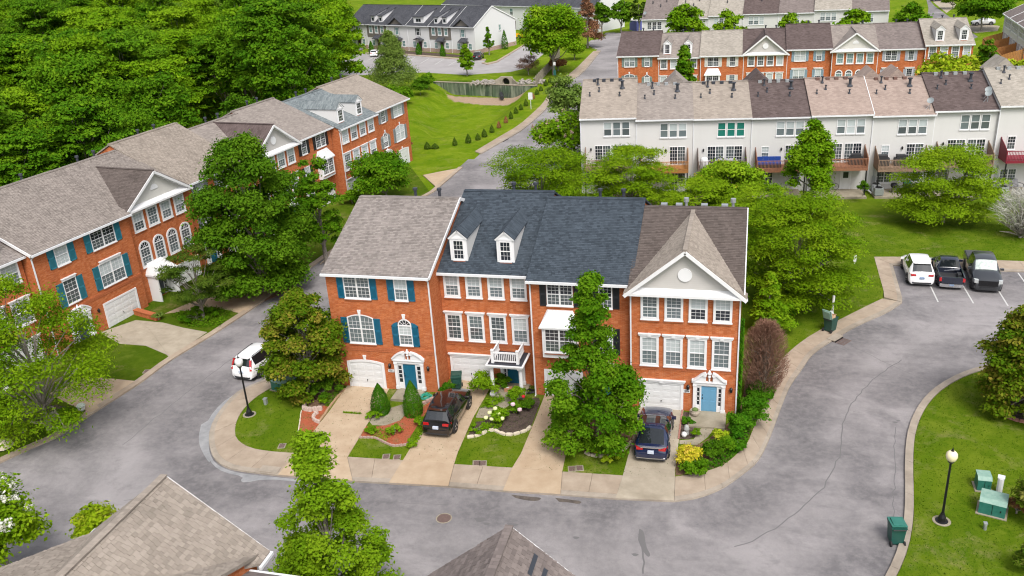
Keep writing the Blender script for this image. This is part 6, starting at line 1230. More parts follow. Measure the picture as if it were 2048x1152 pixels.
t = thing('pavilion_tent', 'white canopy tent with blue trim beside the rearmost houses', 'tent', (*(-2.15,183.22), 0)); put('roof', MB().lathe([(2.1, 2.4), (2.0, 2.6), (.05, 3.6)], 4), WHITE, t); put('side', MB().lathe([(2.0, 0), (2.0, 2.4)], 4), M('blue_tarp', (.10,.11,.35), .6), t)
t = thing('street_lamp', 'white globe lamp in the trees at the end of the upper street', 'street lamp', (*(-11.62,179.65), 0), 0, 'globe street lamps'); put('pole', MB().cyl((0, 0, 0), (0, 0, 3.6), .06, n=8), BLACKM, t); put('globe', MB().lathe([(.1, 3.55), (.3, 3.7), (.3, 3.95), (.05, 4.2)], 10), WHITE, t)
# ------------------------------------------------------------------ trees and plants
def leaves_mesh(name, pos, nrm, size, tint, mat, asp=.62, rng=RNG, twig=False):
    n = len(pos); nrm = nrm/np.linalg.norm(nrm, axis=1, keepdims=True)
    t = np.cross(nrm, rng.normal(size=(n, 3))); t /= np.linalg.norm(t, axis=1, keepdims=True); b = np.cross(nrm, t)
    s = size[:, None]; a_ = asp if np.isscalar(asp) else asp[:, None]
    if twig: t, b = nrm, t
    fold = nrm*s*.18 if not twig else 0
    v = np.stack([pos-t*s, pos-b*s*a_-fold, pos+t*s, pos+b*s*a_-fold], 1).reshape(-1, 3).astype(np.float32)
    me = bpy.data.meshes.new(name); me.vertices.add(4*n); me.vertices.foreach_set('co', v.ravel()); me.loops.add(4*n); me.loops.foreach_set('vertex_index', np.arange(4*n, dtype=np.int32))
    me.polygons.add(n); me.polygons.foreach_set('loop_start', np.arange(0, 4*n, 4, dtype=np.int32)); me.update(calc_edges=True)
    at = me.attributes.new('tint', 'FLOAT', 'FACE'); at.data.foreach_set('value', np.clip(tint, 0, 1).astype(np.float32)); me.materials.append(mat); return me
def sph(n, rng):
    d = rng.normal(size=(n, 3)); return d/np.linalg.norm(d, axis=1, keepdims=True)
def crown(kind, h, w, seed, n, leaf, nl=None, ls=1):
    """returns leaf positions, normals, sizes, tints and lobe centres"""
    rng = np.random.default_rng(seed); R = w/2
    if kind == 'round': nl = nl or 46; d = sph(nl*3, rng); d = d[d[:,2] > -.75][:nl]; q = rng.uniform(.45, .86, (len(d), 1)); c = d*q*[R, R, h*.40]+[0, 0, h*.58]; lr = rng.uniform(.17, .27, len(c))*R*1.35; fl = .75
    elif kind == 'roundlow': nl = nl or 46; d = sph(nl*3, rng); d = d[d[:,2] > -.85][:nl]; q = rng.uniform(.5, .88, (len(d), 1)); c = d*q*[R, R, h*.46]+[0, 0, h*.52]; lr = rng.uniform(.17, .26, len(c))*R*1.3; fl = .8
    elif kind == 'ovoid': nl = nl or 60; z = rng.uniform(.05, .96, nl); a = rng.uniform(0, 2*pi, nl); pr = np.interp(z, [.03, .15, .4, .65, .85, 1], [.78, .95, 1, .86, .52, .12]); rr = R*pr*rng.uniform(.5, .92, nl); c = np.stack([rr*np.cos(a), rr*np.sin(a), z*h], 1); lr = rng.uniform(.20, .32, nl)*R*(.6+.4*pr); fl = .8
    elif kind == 'street': nl = nl or 60; z = rng.uniform(.05, .97, nl); a = rng.uniform(0, 2*pi, nl); pr = np.interp(z, [.03, .2, .42, .58, .75, 1], [.8, .95, .85, .5, .34, .12]); rr = R*pr*rng.uniform(.35, .9, nl); c = np.stack([rr*np.cos(a), rr*np.sin(a), z*h], 1); lr = rng.uniform(.16, .25, nl)*R*(.6+.5*pr); fl = 1.0
    elif kind == 'vaselow':
        nl = nl or 60; a = rng.uniform(0, 2*pi, nl); z = rng.uniform(.12, .94, nl); rr = np.sqrt(rng.uniform(.1, 1, nl))*R*.9*np.sqrt(np.clip(1-((z-.42)/.58)**2, .05, 1)); c = np.stack([rr*np.cos(a), rr*np.sin(a), z*h], 1); lr = rng.uniform(.18, .30, nl)*R; fl = .42
    elif kind == 'vase':
        nl = nl or 60; a = rng.uniform(0, 2*pi, nl); z = rng.uniform(.36, .94, nl); rr = np.sqrt(rng.uniform(.05, 1, nl))*R*.9*np.sqrt(np.clip(1-((z-.50)/.50)**2, .05, 1)); c = np.stack([rr*np.cos(a), rr*np.sin(a), z*h], 1); lr = rng.uniform(.18, .30, nl)*R; fl = .42
    elif kind == 'cone':
        nl = nl or 50; z = rng.uniform(.1, .95, nl)**.85; a = rng.uniform(0, 2*pi, nl); rr = R*(1.02-z)*rng.uniform(.45, .95, nl); c = np.stack([rr*np.cos(a), rr*np.sin(a), z*h], 1); lr = (R*.30)*(1.15-z)+.05*w; fl = .8
    elif kind == 'upright':
        nl = nl or 44; z = rng.uniform(.22, .95, nl); a = rng.uniform(0, 2*pi, nl); pr = np.interp(z, [.2, .35, .55, .8, 1], [.75, 1, .8, .42, .12]); rr = R*pr*rng.uniform(.2, .85, nl); c = np.stack([rr*np.cos(a), rr*np.sin(a), z*h], 1); lr = rng.uniform(.20, .33, nl)*R*(.55+.45*pr); fl = 1.0
    elif kind == 'pine': nl = nl or 34; z = rng.uniform(.30, 1, nl); a = rng.uniform(0, 2*pi, nl); pr = np.interp(z, [.3, .5, .8, 1], [.8, 1, .75, .2]); rr = R*pr*rng.uniform(.3, 1, nl); c = np.stack([rr*np.cos(a), rr*np.sin(a), z*h], 1); lr = rng.uniform(.14, .24, nl)*R; fl = .5
    elif kind == 'bush': nl = nl or 18; d = sph(nl*3, rng); d = d[d[:,2] > -.2][:nl]; c = d*rng.uniform(.3, .75, (len(d), 1))*[R, R, h*.6]+[0, 0, h*.38]; lr = rng.uniform(.28, .42, len(c))*min(R, h*.6); fl = .85
    elif kind == 'egg': # dense clipped-looking cone
        z = rng.uniform(0, 1, n)**1.1; pr = np.interp(z, [0, .12, .35, .7, .92, 1], [.72, .95, 1, .62, .22, .02]); a = rng.uniform(0, 2*pi, n); wob = 1+.06*np.sin(5*a+9*z)+.05*np.sin(11*a-17*z); rr = R*pr*wob*rng.uniform(.86, 1.03, n)
        p = np.stack([rr*np.cos(a), rr*np.sin(a), z*h], 1); nr = np.stack([np.cos(a), np.sin(a), rng.uniform(.2, 1, n)], 1)+rng.normal(0, .35, (n, 3)); return p, nr, leaf*rng.uniform(.6, 1.3, n), .5+.2*rng.normal(size=n)+.15*np.sin(7*a+13*z), None
    lr = lr*ls; vol = lr**2; k = rng.choice(len(c), n, p=vol/vol.sum()); d = sph(n, rng); d[:,2] = np.where(d[:,2] < -.25, -d[:,2]*.8, d[:,2])
    q = rng.uniform(.35, 1, n)**.5; jag = 1+.22*rng.normal(size=n)
    p = c[k]+d*(lr[k]*q*jag)[:, None]*[1, 1, fl]
    nr = d*.7+[0, 0, .55 if not kind.startswith('vase') else .9]+rng.normal(0, .5, (n, 3))
    lo = rng.normal(0, .17, len(c)); ti = .48+lo[k]+.17*rng.normal(size=n)
    keep = p[:,2] > .05*h; return p[keep], nr[keep], (leaf*rng.uniform(.55, 1.35, n))[keep], ti[keep], c
def trunk_mesh(h, w, c, mat, seed=0, r=None, top=.8, limbs=14, low=.18, forks=1, lean=0):
    rng = np.random.default_rng(seed); mb = MB(); r = r or .018*h+.03
    for f in range(forks):
        dx = (rng.normal(0, .10)*w if forks > 1 else lean); dy = rng.normal(0, .06)*w if forks > 1 else 0; pts = [(0, 0, -.25 if h < 4 else -1.0)]; seg = 6
        for i in range(1, seg+1): t = i/seg; pts.append((dx*t+rng.normal(0, .012)*w, dy*t+rng.normal(0, .012)*w, h*top*t))
        for i in range(seg): mb.cyl(pts[i], pts[i+1], r*(1-.82*i/seg)*(1.35 if i == 0 else 1), r*(1-.82*(i+1)/seg), 8, cap=False)
        if c is not None:
            for j in rng.choice(len(c), min(limbs, len(c)), replace=False):
                e = c[j]; zb = min(max(low*h, e[2]-.28*w-.12*h), h*top*.95); t = max(0, min(1, zb/(h*top))); i = min(seg-1, int(t*seg)); ff = t*seg-i; s = [pts[i][q]+(pts[i+1][q]-pts[i][q])*ff for q in range(3)]
                m = [(s[q]+e[q])/2+rng.normal(0, .03)*w for q in range(3)]; m[2] += .03*h; rr = max(.012, r*(1-.8*t)*.55); mb.cyl(s, m, rr, rr*.65, 5, cap=False); mb.cyl(m, e, rr*.65, rr*.2, 5, cap=False)
    return mb.mesh('trunk', mat, True)
LM = dict(
 maple=leaf_mat('leaf_maple', (.05,.135,.006), (.115,.225,.014), (.23,.35,.036)), dark=leaf_mat('leaf_dark_green', (.035,.10,.008), (.085,.175,.014), (.17,.28,.032)), bright=leaf_mat('leaf_bright', (.085,.185,.006), (.185,.305,.016), (.34,.44,.045)),
 zelk=leaf_mat('leaf_zelkova', (.10,.185,.006), (.205,.305,.016), (.34,.42,.036)), yellow=leaf_mat('leaf_yellow_green', (.17,.25,.012), (.33,.40,.025), (.52,.53,.05)), bronze=leaf_mat('leaf_bronze_magnolia', (.055,.12,.008), (.14,.195,.016), (.28,.225,.035)),
 grey=leaf_mat('leaf_grey_green', (.11,.165,.065), (.19,.25,.11), (.28,.34,.17)), forest=leaf_mat('leaf_forest', (.045,.125,.008), (.11,.225,.016), (.22,.34,.03)), forestb=leaf_mat('leaf_forest_light', (.085,.18,.006), (.19,.31,.015), (.32,.43,.036)), forestg=leaf_mat('leaf_forest_grey', (.075,.15,.022), (.15,.245,.045), (.25,.34,.085)),
 pine=leaf_mat('needles', (.03,.06,.012), (.07,.11,.022), (.14,.17,.05), .1), arb=leaf_mat('leaf_arborvitae', (.022,.075,.006), (.045,.13,.010), (.09,.19,.02), .1), brown=leaf_mat('dead_brown_needles', (.10,.05,.025), (.20,.095,.05), (.30,.16,.09), .1), flow=leaf_mat('white_blossom', (.55,.55,.42), (.75,.75,.66), (.85,.85,.8), .3), pink=leaf_mat('pink_blossom', (.50,.28,.27), (.62,.40,.38), (.72,.52,.48), .3),
 ivy=leaf_mat('leaf_ivy', (.03,.11,.008), (.065,.18,.012), (.13,.27,.03)), lemon=leaf_mat('leaf_lemon', (.30,.32,.02), (.55,.48,.03), (.70,.50,.08)), twig=leaf_mat('dead_twigs', (.11,.055,.038), (.18,.095,.065), (.27,.16,.115), 0), pale=leaf_mat('pale_twigs', (.26,.26,.23), (.40,.39,.35), (.50,.49,.45), 0), rust=leaf_mat('leaf_rusty', (.14,.06,.03), (.24,.10,.05), (.28,.20,.05), .1), jun=leaf_mat('leaf_juniper', (.05,.09,.012), (.13,.17,.025), (.26,.25,.06), .1))
def tree(label, spec, kind, lm, seed, n, leaf, cat='tree', name=None, group=None, bark=None, r=None, limbs=14, nl=None, asp=.62, forks=1, low=.18, blossom=None, z=0, trunk=True, bn=900):
    x, y, h, w = spec; bark = bark or BARKG
    nm = name or {'round': 'broadleaf_tree', 'vase': 'spreading_tree', 'vaselow': 'spreading_tree', 'roundlow': 'broadleaf_tree', 'ovoid': 'broadleaf_tree', 'street': 'broadleaf_tree', 'upright': 'broadleaf_tree', 'cone': 'conifer_tree', 'pine': 'pine_tree', 'bush': 'shrub', 'egg': 'evergreen_shrub'}[kind]
    t = thing(nm, label, cat, (x, y, z), random.uniform(0, 6.28) if kind not in ('pine',) else 0, group); p, nr, s, ti, c = crown(kind, h, w, seed, n, leaf, nl)
    obj('crown' if cat == 'tree' else 'foliage', leaves_mesh('crown', p, nr, s, ti, LM[lm], asp, np.random.default_rng(seed+1)), t)
    if trunk: obj('trunk' if cat == 'tree' else 'stem', trunk_mesh(h, w, c, bark, seed+2, r, .8 if kind != 'egg' else .6, limbs, low, forks), t)
    if blossom:
        rg = np.random.default_rng(seed+5); hi = p[:,2] > h*.5; dd = np.hypot(p[:,0], p[:,1])/w+p[:,2]/h; hi &= dd > np.quantile(dd, .72); ii = rg.choice(np.where(hi)[0], 42); pp = np.repeat(p[ii], bn//42, 0); pp = pp+rg.normal(0, .10, pp.shape)*[1, 1, 1.3]
        obj('blossom', leaves_mesh('blossom', pp, rg.normal(size=pp.shape)+[0, 0, .8], .06*rg.uniform(.6, 1.4, len(pp)), rg.uniform(0, 1, len(pp)), LM[blossom], .8, rg), t)
    return t
# the trees that stand alone
tree('big dark green round tree between the left row and the street', (-13.77,14.37,13.54,9.32), 'ovoid', 'dark', 101, 90000, .122, nl=150, limbs=26, r=.22, low=.1)
tree('lighter green slim tree right of the big dark round tree', (-11.04,21.03,10.71,4.24), 'roundlow', 'maple', 102, 13000, .13, nl=60)
tree('small open pine with a bare leaning trunk by the left street', (-16.06,8.73,6.08,5.9), 'pine', 'pine', 103, 11000, .17, asp=.16, bark=BARKG, limbs=30, r=.13, nl=52)
tree('pale green airy tree in the left foreground, twigs showing', (-16.44,-8.14,10.37,9.1), 'ovoid', 'zelk', 104, 32000, .10, nl=85, limbs=46, r=.16, low=.15, asp=.45)
tree('bronze tipped magnolia left of the first brick house', (-1.72,-1.14,7.43,5.53), 'ovoid', 'bronze', 105, 34000, .105, nl=115, forks=3, r=.09, low=.2)
tree('open crowned street maple in front of the black shuttered house', (17.81,-4.41,10.61,6.06), 'street', 'maple', 106, 40000, .097, nl=84, limbs=36, r=.12, bark=BARK)
x, y = (8.42,-18.54); tree('bright green pear tree rising at the bottom edge between the foreground roofs', (8.91,-19.72,9.55,6.09), 'street', 'bright', 107, 40000, .082, nl=84, limbs=30, r=.14)
tree('crape myrtle with white blossom in the bottom left corner', (-8.03,-20.56,6.55,5.02), 'bush', 'zelk', 108, 12000, .11, nl=44, blossom='flow', bn=3800, trunk=True)
tree('yellow green bush peeping over the tan foreground roof', (-5.56,-17.33,2.66,2.82), 'bush', 'yellow', 109, 2500, .11, cat='shrub')
tree('broad bronze green magnolia in the brick ring on the island', (41.58,2.52,7.08,5.16), 'ovoid', 'bronze', 110, 30000, .112, nl=100, r=.12)
tree('yellow and rust juniper at the right edge by the transformer cabinet', (39.33,-7.86,3.27,2.35), 'bush', 'jun', 111, 5000, .13, asp=.3, cat='shrub'); tree('rusty low shrub beside the large transformer cabinet', (38.94,-7.15,1.32,1.21), 'bush', 'rust', 112, 1500, .11, asp=.3, cat='shrub'); tree('small juniper in the bottom right corner', (38.34,-11.56,1.79,1.32), 'bush', 'jun', 113, 2500, .12, asp=.3, cat='shrub')
tree('conical evergreen left of the first doorstep', (4.04,-2.95,2.19,1.21), 'egg', 'arb', 114, 5200, .055, cat='shrub', asp=.4, group='conical evergreens'); tree('conical evergreen right of the first doorstep', (6.18,-2.87,2.52,1.23), 'egg', 'arb', 115, 5600, .055, cat='shrub', asp=.4, group='conical evergreens')
tree('wide feathery spreading tree right of the pedimented end house', (29.56,16.82,8.57,9.88), 'vaselow', 'zelk', 116, 60000, .108, nl=130, limbs=40, r=.17, asp=.42, low=.12)
tree('feathery spreading tree at the left of the middle lawn, behind the slate roofs', (5.67,36.58,6.98,12.04), 'vaselow', 'zelk', 117, 38000, .115, nl=100, asp=.42)
tree('feathery spreading tree in front of the orange deck', (14.58,38.81,6.44,9.02), 'vaselow', 'zelk', 118, 34000, .115, nl=96, asp=.42); tree('low feathery tree behind the umber roof', (21.55,34.67,4.36,7.8), 'vaselow', 'zelk', 119, 22000, .115, nl=64, asp=.42)
tree('glossy yellow leaved tree in front of the dark weathered deck', (23.85,38.63,5.33,7.33), 'round', 'bright', 120, 15000, .15, nl=42, blossom='lemon', bn=420); tree('tall upright bright tree before the pinkish roofed houses', (32.05,42.39,8.35,6.39), 'upright', 'bright', 121, 19000, .145, nl=54)
tree('spreading feathery tree on the middle lawn above the parking bay', (43.33,37.17,6.95,10.02), 'vaselow', 'zelk', 122, 38000, .118, nl=100, asp=.42, limbs=30); tree('feathery tree half behind the pedimented end house', (27.06,29.64,5.45,7.23), 'vaselow', 'zelk', 123, 24000, .115, nl=70, asp=.42)
tree('light evergreen bush against the end house side, above the dead shrub', (27.51,11.55,4.7,3.65), 'cone', 'bright', 124, 5500, .15, nl=36, cat='shrub', asp=.4); tree('dark green crape myrtle with pale pink tips beside the upper street', (1.47,73.56,7.77,7.28), 'round', 'grey', 125, 7500, .2, nl=40, forks=3, r=.07); tree('crape myrtle with pink blossom at the left end of the white row', (4.57,55.72,6.36,8.29), 'round', 'bright', 126, 9500, .19, nl=46, blossom='pink', bn=1500, forks=3, r=.08)
tree('round green tree in front of the far end of the left row', (-12.73,39.66,5.48,7.53), 'round', 'maple', 127, 14000, .15, nl=44); tree('narrow dark evergreen against the end house wall', (-15.71,45.85,4.2,1.28), 'egg', 'dark', 128, 1800, .12, cat='shrub', asp=.4)
tree('bright leafy bush by the first doorstep of the far left house', (-16.4,38.89,2.06,2.76), 'bush', 'maple', 129, 1600, .15, cat='shrub'); tree('dark sapling at the corner of the left row end wall', (-17.0,58.01,3.69,1.94), 'upright', 'rust', 130, 900, .15, nl=14)
# trees near and beyond the grass basin
tree('tall grey green conifer at the far parking lot', (-37.53,105.52,11.03,9.77), 'cone', 'grey', 131, 18000, .22, asp=.3, nl=110); tree('tall bright tree with pale trunk at the top of the timber fence', (-10.4,119.53,13.46,12.14), 'round', 'bright', 132, 24000, .25, nl=110, r=.3, bark=BARKG, limbs=24); tree('brown dead conifer behind the tall bright tree', (-9.76,153.98,11.58,7.76), 'cone', 'brown', 133, 12000, .24, asp=.3, nl=44)
tree('young street tree on the verge of the far parking lot', (-27.94,120.17,6.11,4.08), 'upright', 'bright', 134, 5000, .17, nl=60, low=.3); tree('slim tree beside the white end wall of the terrace', (-30.87,147.03,6.27,2.67), 'upright', 'maple', 135, 3000, .2, nl=44); tree('dark green tree at the end of the upper street, left one', (-9.56,173.7,8.99,5.09), 'round', 'dark', 136, 4500, .35, nl=30); tree('dark green tree at the end of the upper street, right one', (-5.52,178.3,8.06,5.66), 'round', 'dark', 137, 4500, .35, nl=30); tree('thin brown green tree beside the rearmost row', (-1.08,177.32,8.68,4.14), 'round', 'pine', 138, 3000, .35, nl=20)
tree('dark round bush beside the timber fence', (-10.53,123.97,3.24,3.49), 'bush', 'rust', 139, 2200, .22, cat='shrub'); tree('leafy hedge shrub below the tall bright tree', (-9.61,137.18,4.24,4.55), 'bush', 'bright', 140, 2600, .25, cat='shrub'); tree('bare brown brush heap above the culvert', (-15.41,120.03,4.22,5.73), 'bush', 'twig', 141, 2600, .3, asp=.08, cat='shrub')
for i, (px, py, ty_, w_, l) in enumerate((( 1372,88,-2,80,'first round street tree before the rearmost row'), (1466,80,12,72,'second round street tree before the rearmost row'), (1586,72,12,62,'third round street tree before the rearmost row'), (1705,66,12,74,'fourth round street tree before the rearmost row'), (1822,46,-10,78,'fifth round street tree at the end of the rearmost row'))): tree(l, [(14.06,122.0,12.67,7.48),(22.44,122.0,11.16,6.5),(32.83,122.0,10.79,5.69),(42.71,121.0,10.54,6.61),(52.84,128.0,11.15,7.12)][i], 'round', 'bright' if i < 4 else 'maple', 142+i, 6500, .3, nl=40, group='round trees before the rearmost row')
tree('bright conical tree in front of the dormers of the far brick row', (16.71,80.0,10.75,5.46), 'cone', 'maple', 150, 7500, .24, nl=50); tree('yellow green birch at the right end of the far brick row', (50.97,80.0,8.79,8.5), 'round', 'yellow', 151, 7500, .24, nl=44, forks=3, r=.07); tree('dark round shrub right of the far brick row', (58.61,96.0,8.88,3.62), 'round', 'dark', 152, 3500, .25, nl=24)
tree('yellow green hedge tree behind the white row at the right edge', (57.31,78.0,8.75,5.08), 'round', 'yellow', 153, 4500, .25, nl=30); tree('leafy street tree on the back street, top right', (72.65,164.18,8.76,11.52), 'round', 'maple', 154, 7500, .32, nl=44, low=.3)
tree('small green tree at the top right beyond the back street', (74.72,206.09,4.58,5.04), 'round', 'bright', 155, 2500, .35, nl=20); tree('tree screening the brick house at the very top right', (83.97,190.13,6.69,6.99), 'round', 'maple', 156, 3500, .35, nl=26)
for i, (s_, l) in enumerate(zip([(-61.8,153.2,3.02,1.43),(-48.6,149.69,2.71,1.5),(-41.66,146.47,2.65,1.35),(-29.57,155.79,4.27,1.62)], ('narrow evergreen by the first door of the terrace', 'narrow evergreen by the third door of the terrace', 'narrow evergreen by the fourth door of the terrace', 'slim shrub by the terrace end wall'))): tree(l, s_, 'egg', 'arb', 160+i, 900, .16, cat='shrub', asp=.4, group='narrow evergreens along the terrace')
# shrubs along the upper pavement and other planting
SB = [(-16.14,63.22,0.96,0.88),(-15.16,63.5,0.69,1.08),(-12.85,65.17,1.1,0.68),(-11.35,66.57,1.25,0.82),(-10.49,68.28,0.92,0.76),(-10.05,70.02,1.14,0.77),(-9.7,72.72,1.08,0.71),(-9.42,75.52,1.02,0.65),(-9.21,78.77,1.04,0.67),(-9.13,81.47,1.14,0.68),(-9.32,85.36,1.01,0.7),(-9.15,87.93,0.95,0.71),(-9.06,90.98,1.12,0.72),(-9.21,96.63,0.99,0.75),(-9.4,100.48,0.94,0.77),(-9.39,103.6,0.86,0.78),(-9.51,108.26,1.06,0.8),(-9.5,111.67,0.9,0.73)]
p, nr, s, ti, c = crown('egg', 1.5, 1.1, 170, 700, .11); shm_ = leaves_mesh('foliage', p, nr, s, ti, LM['pine'], .5); st_ = MB().cyl((0, 0, -.1), (0, 0, .8), .04, n=6).mesh('stem', BARK)
for i, (x, y, h, w) in enumerate(SB):
    t = thing('evergreen_shrub', ('rust brown' if i in (7, 8, 13) else 'dark green')+' young shrub along the upper pavement, '+('first', 'second', 'third', 'fourth', 'fifth', 'sixth', 'seventh', 'eighth', 'ninth', 'tenth', 'eleventh', 'twelfth', 'thirteenth', 'fourteenth', 'fifteenth', 'sixteenth', 'seventeenth', 'eighteenth')[i]+' from the brick end wall', 'shrub', (x, y, 0), i*1.3, 'young shrubs along the upper pavement'); t.scale = (w/1.1, w/1.1, h/1.5)
    o = obj('foliage', shm_, t); obj('stem', st_, t)
    if i in (7, 8, 13): o.material_slots[0].link = 'OBJECT'; o.material_slots[0].material = LM['rust']
PL = [ # label, spec, leaf material, leaves, leaf size
 ('yellow leaved shrub at the corner of the right-hand driveway', (23.19,-5.6,1.35,1.52), 'lemon', 1700, .085), ('dark green fern like perennials below the yellow shrub', (23.56,-6.39,1.05,1.66), 'maple', 1500, .08), ('feathery tall green plant in the middle of the end garden', (24.39,-4.82,1.35,1.31), 'dark', 1800, .07), ('tall green plant right of the feathery one', (25.17,-4.05,1.21,1.16), 'maple', 1500, .075), ('lemon green bush in the end garden', (24.76,-3.1,0.96,1.02), 'yellow', 900, .08), ('low perennials along the end garden pavement edge', (25.7,-3.72,0.79,1.28), 'ivy', 1300, .08),
 ('leafy mass at the right of the large doorstep', (25.79,-2.25,1.53,1.71), 'ivy', 2600, .085), ('glossy bush at the end house corner', (26.53,-0.95,2.01,1.79), 'ivy', 2800, .09), ('green shrub under the dead brown twigs', (27.02,1.54,1.66,1.63), 'ivy', 2400, .09), ('small green plants in the bed by the blue car', (22.86,-1.4,0.55,0.76), 'ivy', 500, .06), ('small round plant by the end garden path', (23.4,-2.74,0.6,0.57), 'bright', 420, .06),
 ('rose bush in front of the porch column', (12.29,-0.53,1.36,1.25), 'bright', 1500, .075), ('hydrangea with pink heads at the dark mulch bed', (12.37,-1.62,0.85,1.05), 'maple', 1100, .075), ('dark leafy perennial at the dark mulch bed', (13.09,-1.15,0.79,1.05), 'dark', 1100, .08), ('hydrangea with pale yellow heads at the dark mulch bed', (11.7,-2.95,1.05,1.51), 'bright', 1800, .075), ('low green cover at the left of the dark mulch bed', (10.82,-4.05,0.42,1.55), 'bright', 1300, .065),
 ('vine covered bush between garage and porch', (9.88,0.12,1.75,1.78), 'bright', 2600, .08), ('low ground cover before the porch', (10.76,-1.13,0.43,1.25), 'bright', 1100, .06), ('ivy bush behind the porch column', (10.73,1.16,1.1,1.29), 'maple', 1200, .075), ('green weeds in the brick corner behind the bin', (7.55,-0.22,1.1,1.03), 'ivy', 1100, .075), ('low weeds along the black crossover', (7.05,-3.96,0.64,1.09), 'bright', 700, .06), ('weeds at the edge of the red mulch bed', (4.32,-5.29,0.49,1.02), 'bright', 700, .06), ('weedy tuft in the red mulch bed', (5.82,-5.17,0.63,1.08), 'bright', 700, .06), ('weeds between mulch bed and second driveway', (7.37,-6.23,0.55,0.99), 'bright', 600, .06), ('green base plants of the left conical evergreen', (3.95,-3.61,0.58,1.36), 'bright', 1000, .06),
 ('dark shrubs under the bronze magnolia', (-0.38,-1.77,1.26,2.46), 'dark', 2600, .085), ('bright tuft at the front of the magnolia bed', (-0.17,-2.51,0.59,0.84), 'bright', 500, .07), ('shrub under the big dark round tree', (-14.84,14.78,1.53,3.42), 'dark', 1600, .12), ('grassy tufts under the street maple', (18.68,-5.35,0.66,2.52), 'yellow', 900, .07), ('small shrub at the left front bed', (-15.48,-7.44,1.29,1.59), 'maple', 1200, .09), ('grey leaved plant behind the white canopy garage', (-19.58,7.9,0.8,1.04), 'grey', 500, .07), ('low ground cover round the pine trunk', (-16.31,8.3,0.96,4.38), 'maple', 1800, .08), ('green bush by the right patio downspout', (37.23,45.23,1.58,1.12), 'dark', 700, .1), ('bush at the basin edge below the end wall', (-30.95,101.36,3.51,4.07), 'dark', 1800, .22), ('leafy thicket behind the retaining wall end', (-31.23,107.0,3.44,2.56), 'maple', 1200, .22),
 ('thicket at the end of the left row, behind its corner', (-31.45,92.76,4.19,5.89), 'maple', 2400, .24), ('low weeds on the middle lawn below the spreading tree', (28.4,13.78,1.35,2.53), 'ivy', 1600, .1)]
PLT = {}
for i, (l, sp, lm, n, lf) in enumerate(PL): x, y, h, w = sp; PLT[l] = tree(l, (x, y, max(.3, h), w*1.12), 'bush', lm, 200+i, int(n*1.6), lf*.82, cat='plant', name='garden_plant', z=.1 if y < 60 else 0, limbs=8, r=.03, group='garden plants')
def flowers(key, pts, mat, r=.11):
    t = [v for k_, v in PLT.items() if key in k_][0]; t.rotation_euler = (0, 0, 0)
    for x, y, z in pts: put('flower_head', MB().lathe([(.02, -r), (r, -.02), (r*.9, r*.5), (.02, r*.9)], 9), mat, t, (x, y, z-.1))
PINKF = M('pink_flower', (.60,.38,.45), .8, (.7,.55,.6), 30); YELF = M('pale_yellow_flower', (.62,.66,.28), .8, (.7,.72,.42), 30); REDF = M('red_flower', (.5,.01,.02), .7)
flowers('hydrangea with pink', [(0, -.35, .85), (.45, -.5, .6)], PINKF, .15); flowers('hydrangea with pale', [(-.5, -.1, .8), (-.2, .1, 1.0), (-.7, -.3, .55), (.1, -.3, .9), (.35, -.4, .65), (-.3, -.45, .6)], YELF, .14); flowers('rose bush', [(.45, -.25, .75)], REDF, .12)
# dead brown shrub and bare pale tree, made of twigs
def twigs(label, spec, lm, seed, n, size, z=0, cat='shrub', nm='dead_shrub', up=.9, thin=.05, base=.0):
    x, y, h, w = spec; rg = np.random.default_rng(seed); t = thing(nm, label, cat, (x, y, z)); q = rg.uniform(0, 1, n)**.7; a = rg.uniform(0, 2*pi, n); pr = np.interp(q, [0, .4, .8, 1], [.35, 1, .85, .35]); rr = w/2*pr*np.sqrt(rg.uniform(0, 1, n))*(1+.1*np.sin(4*a))
    p = np.stack([rr*np.cos(a), rr*np.sin(a), base*h+q*h*(1-base)*.97], 1); nr = np.stack([np.cos(a)*.7, np.sin(a)*.7, np.full(n, up)], 1)+rg.normal(0, .4, (n, 3)); obj('twigs', leaves_mesh('twigs', p, nr, size*rg.uniform(.5, 1.3, n), rg.uniform(0, 1, n), LM[lm], thin, rg, True), t)
    c = np.stack([rr*np.cos(a), rr*np.sin(a), q*h*.9], 1)[:60]; obj('stem', trunk_mesh(h, w, c, BARK if lm == 'twig' else BARKG, seed, .10, .8, 40, .1, 3), t); return t
twigs('tall dead brown shrub against the side of the end house', (27.08,2.03,5.41,2.87), 'twig', 301, 12000, .22, .1); twigs('bare pale grey tree at the right edge of the middle lawn', (48.81,33.15,4.17,5.55), 'pale', 302, 2600, .5, .1, 'tree', 'bare_tree', .5, .03, .25)
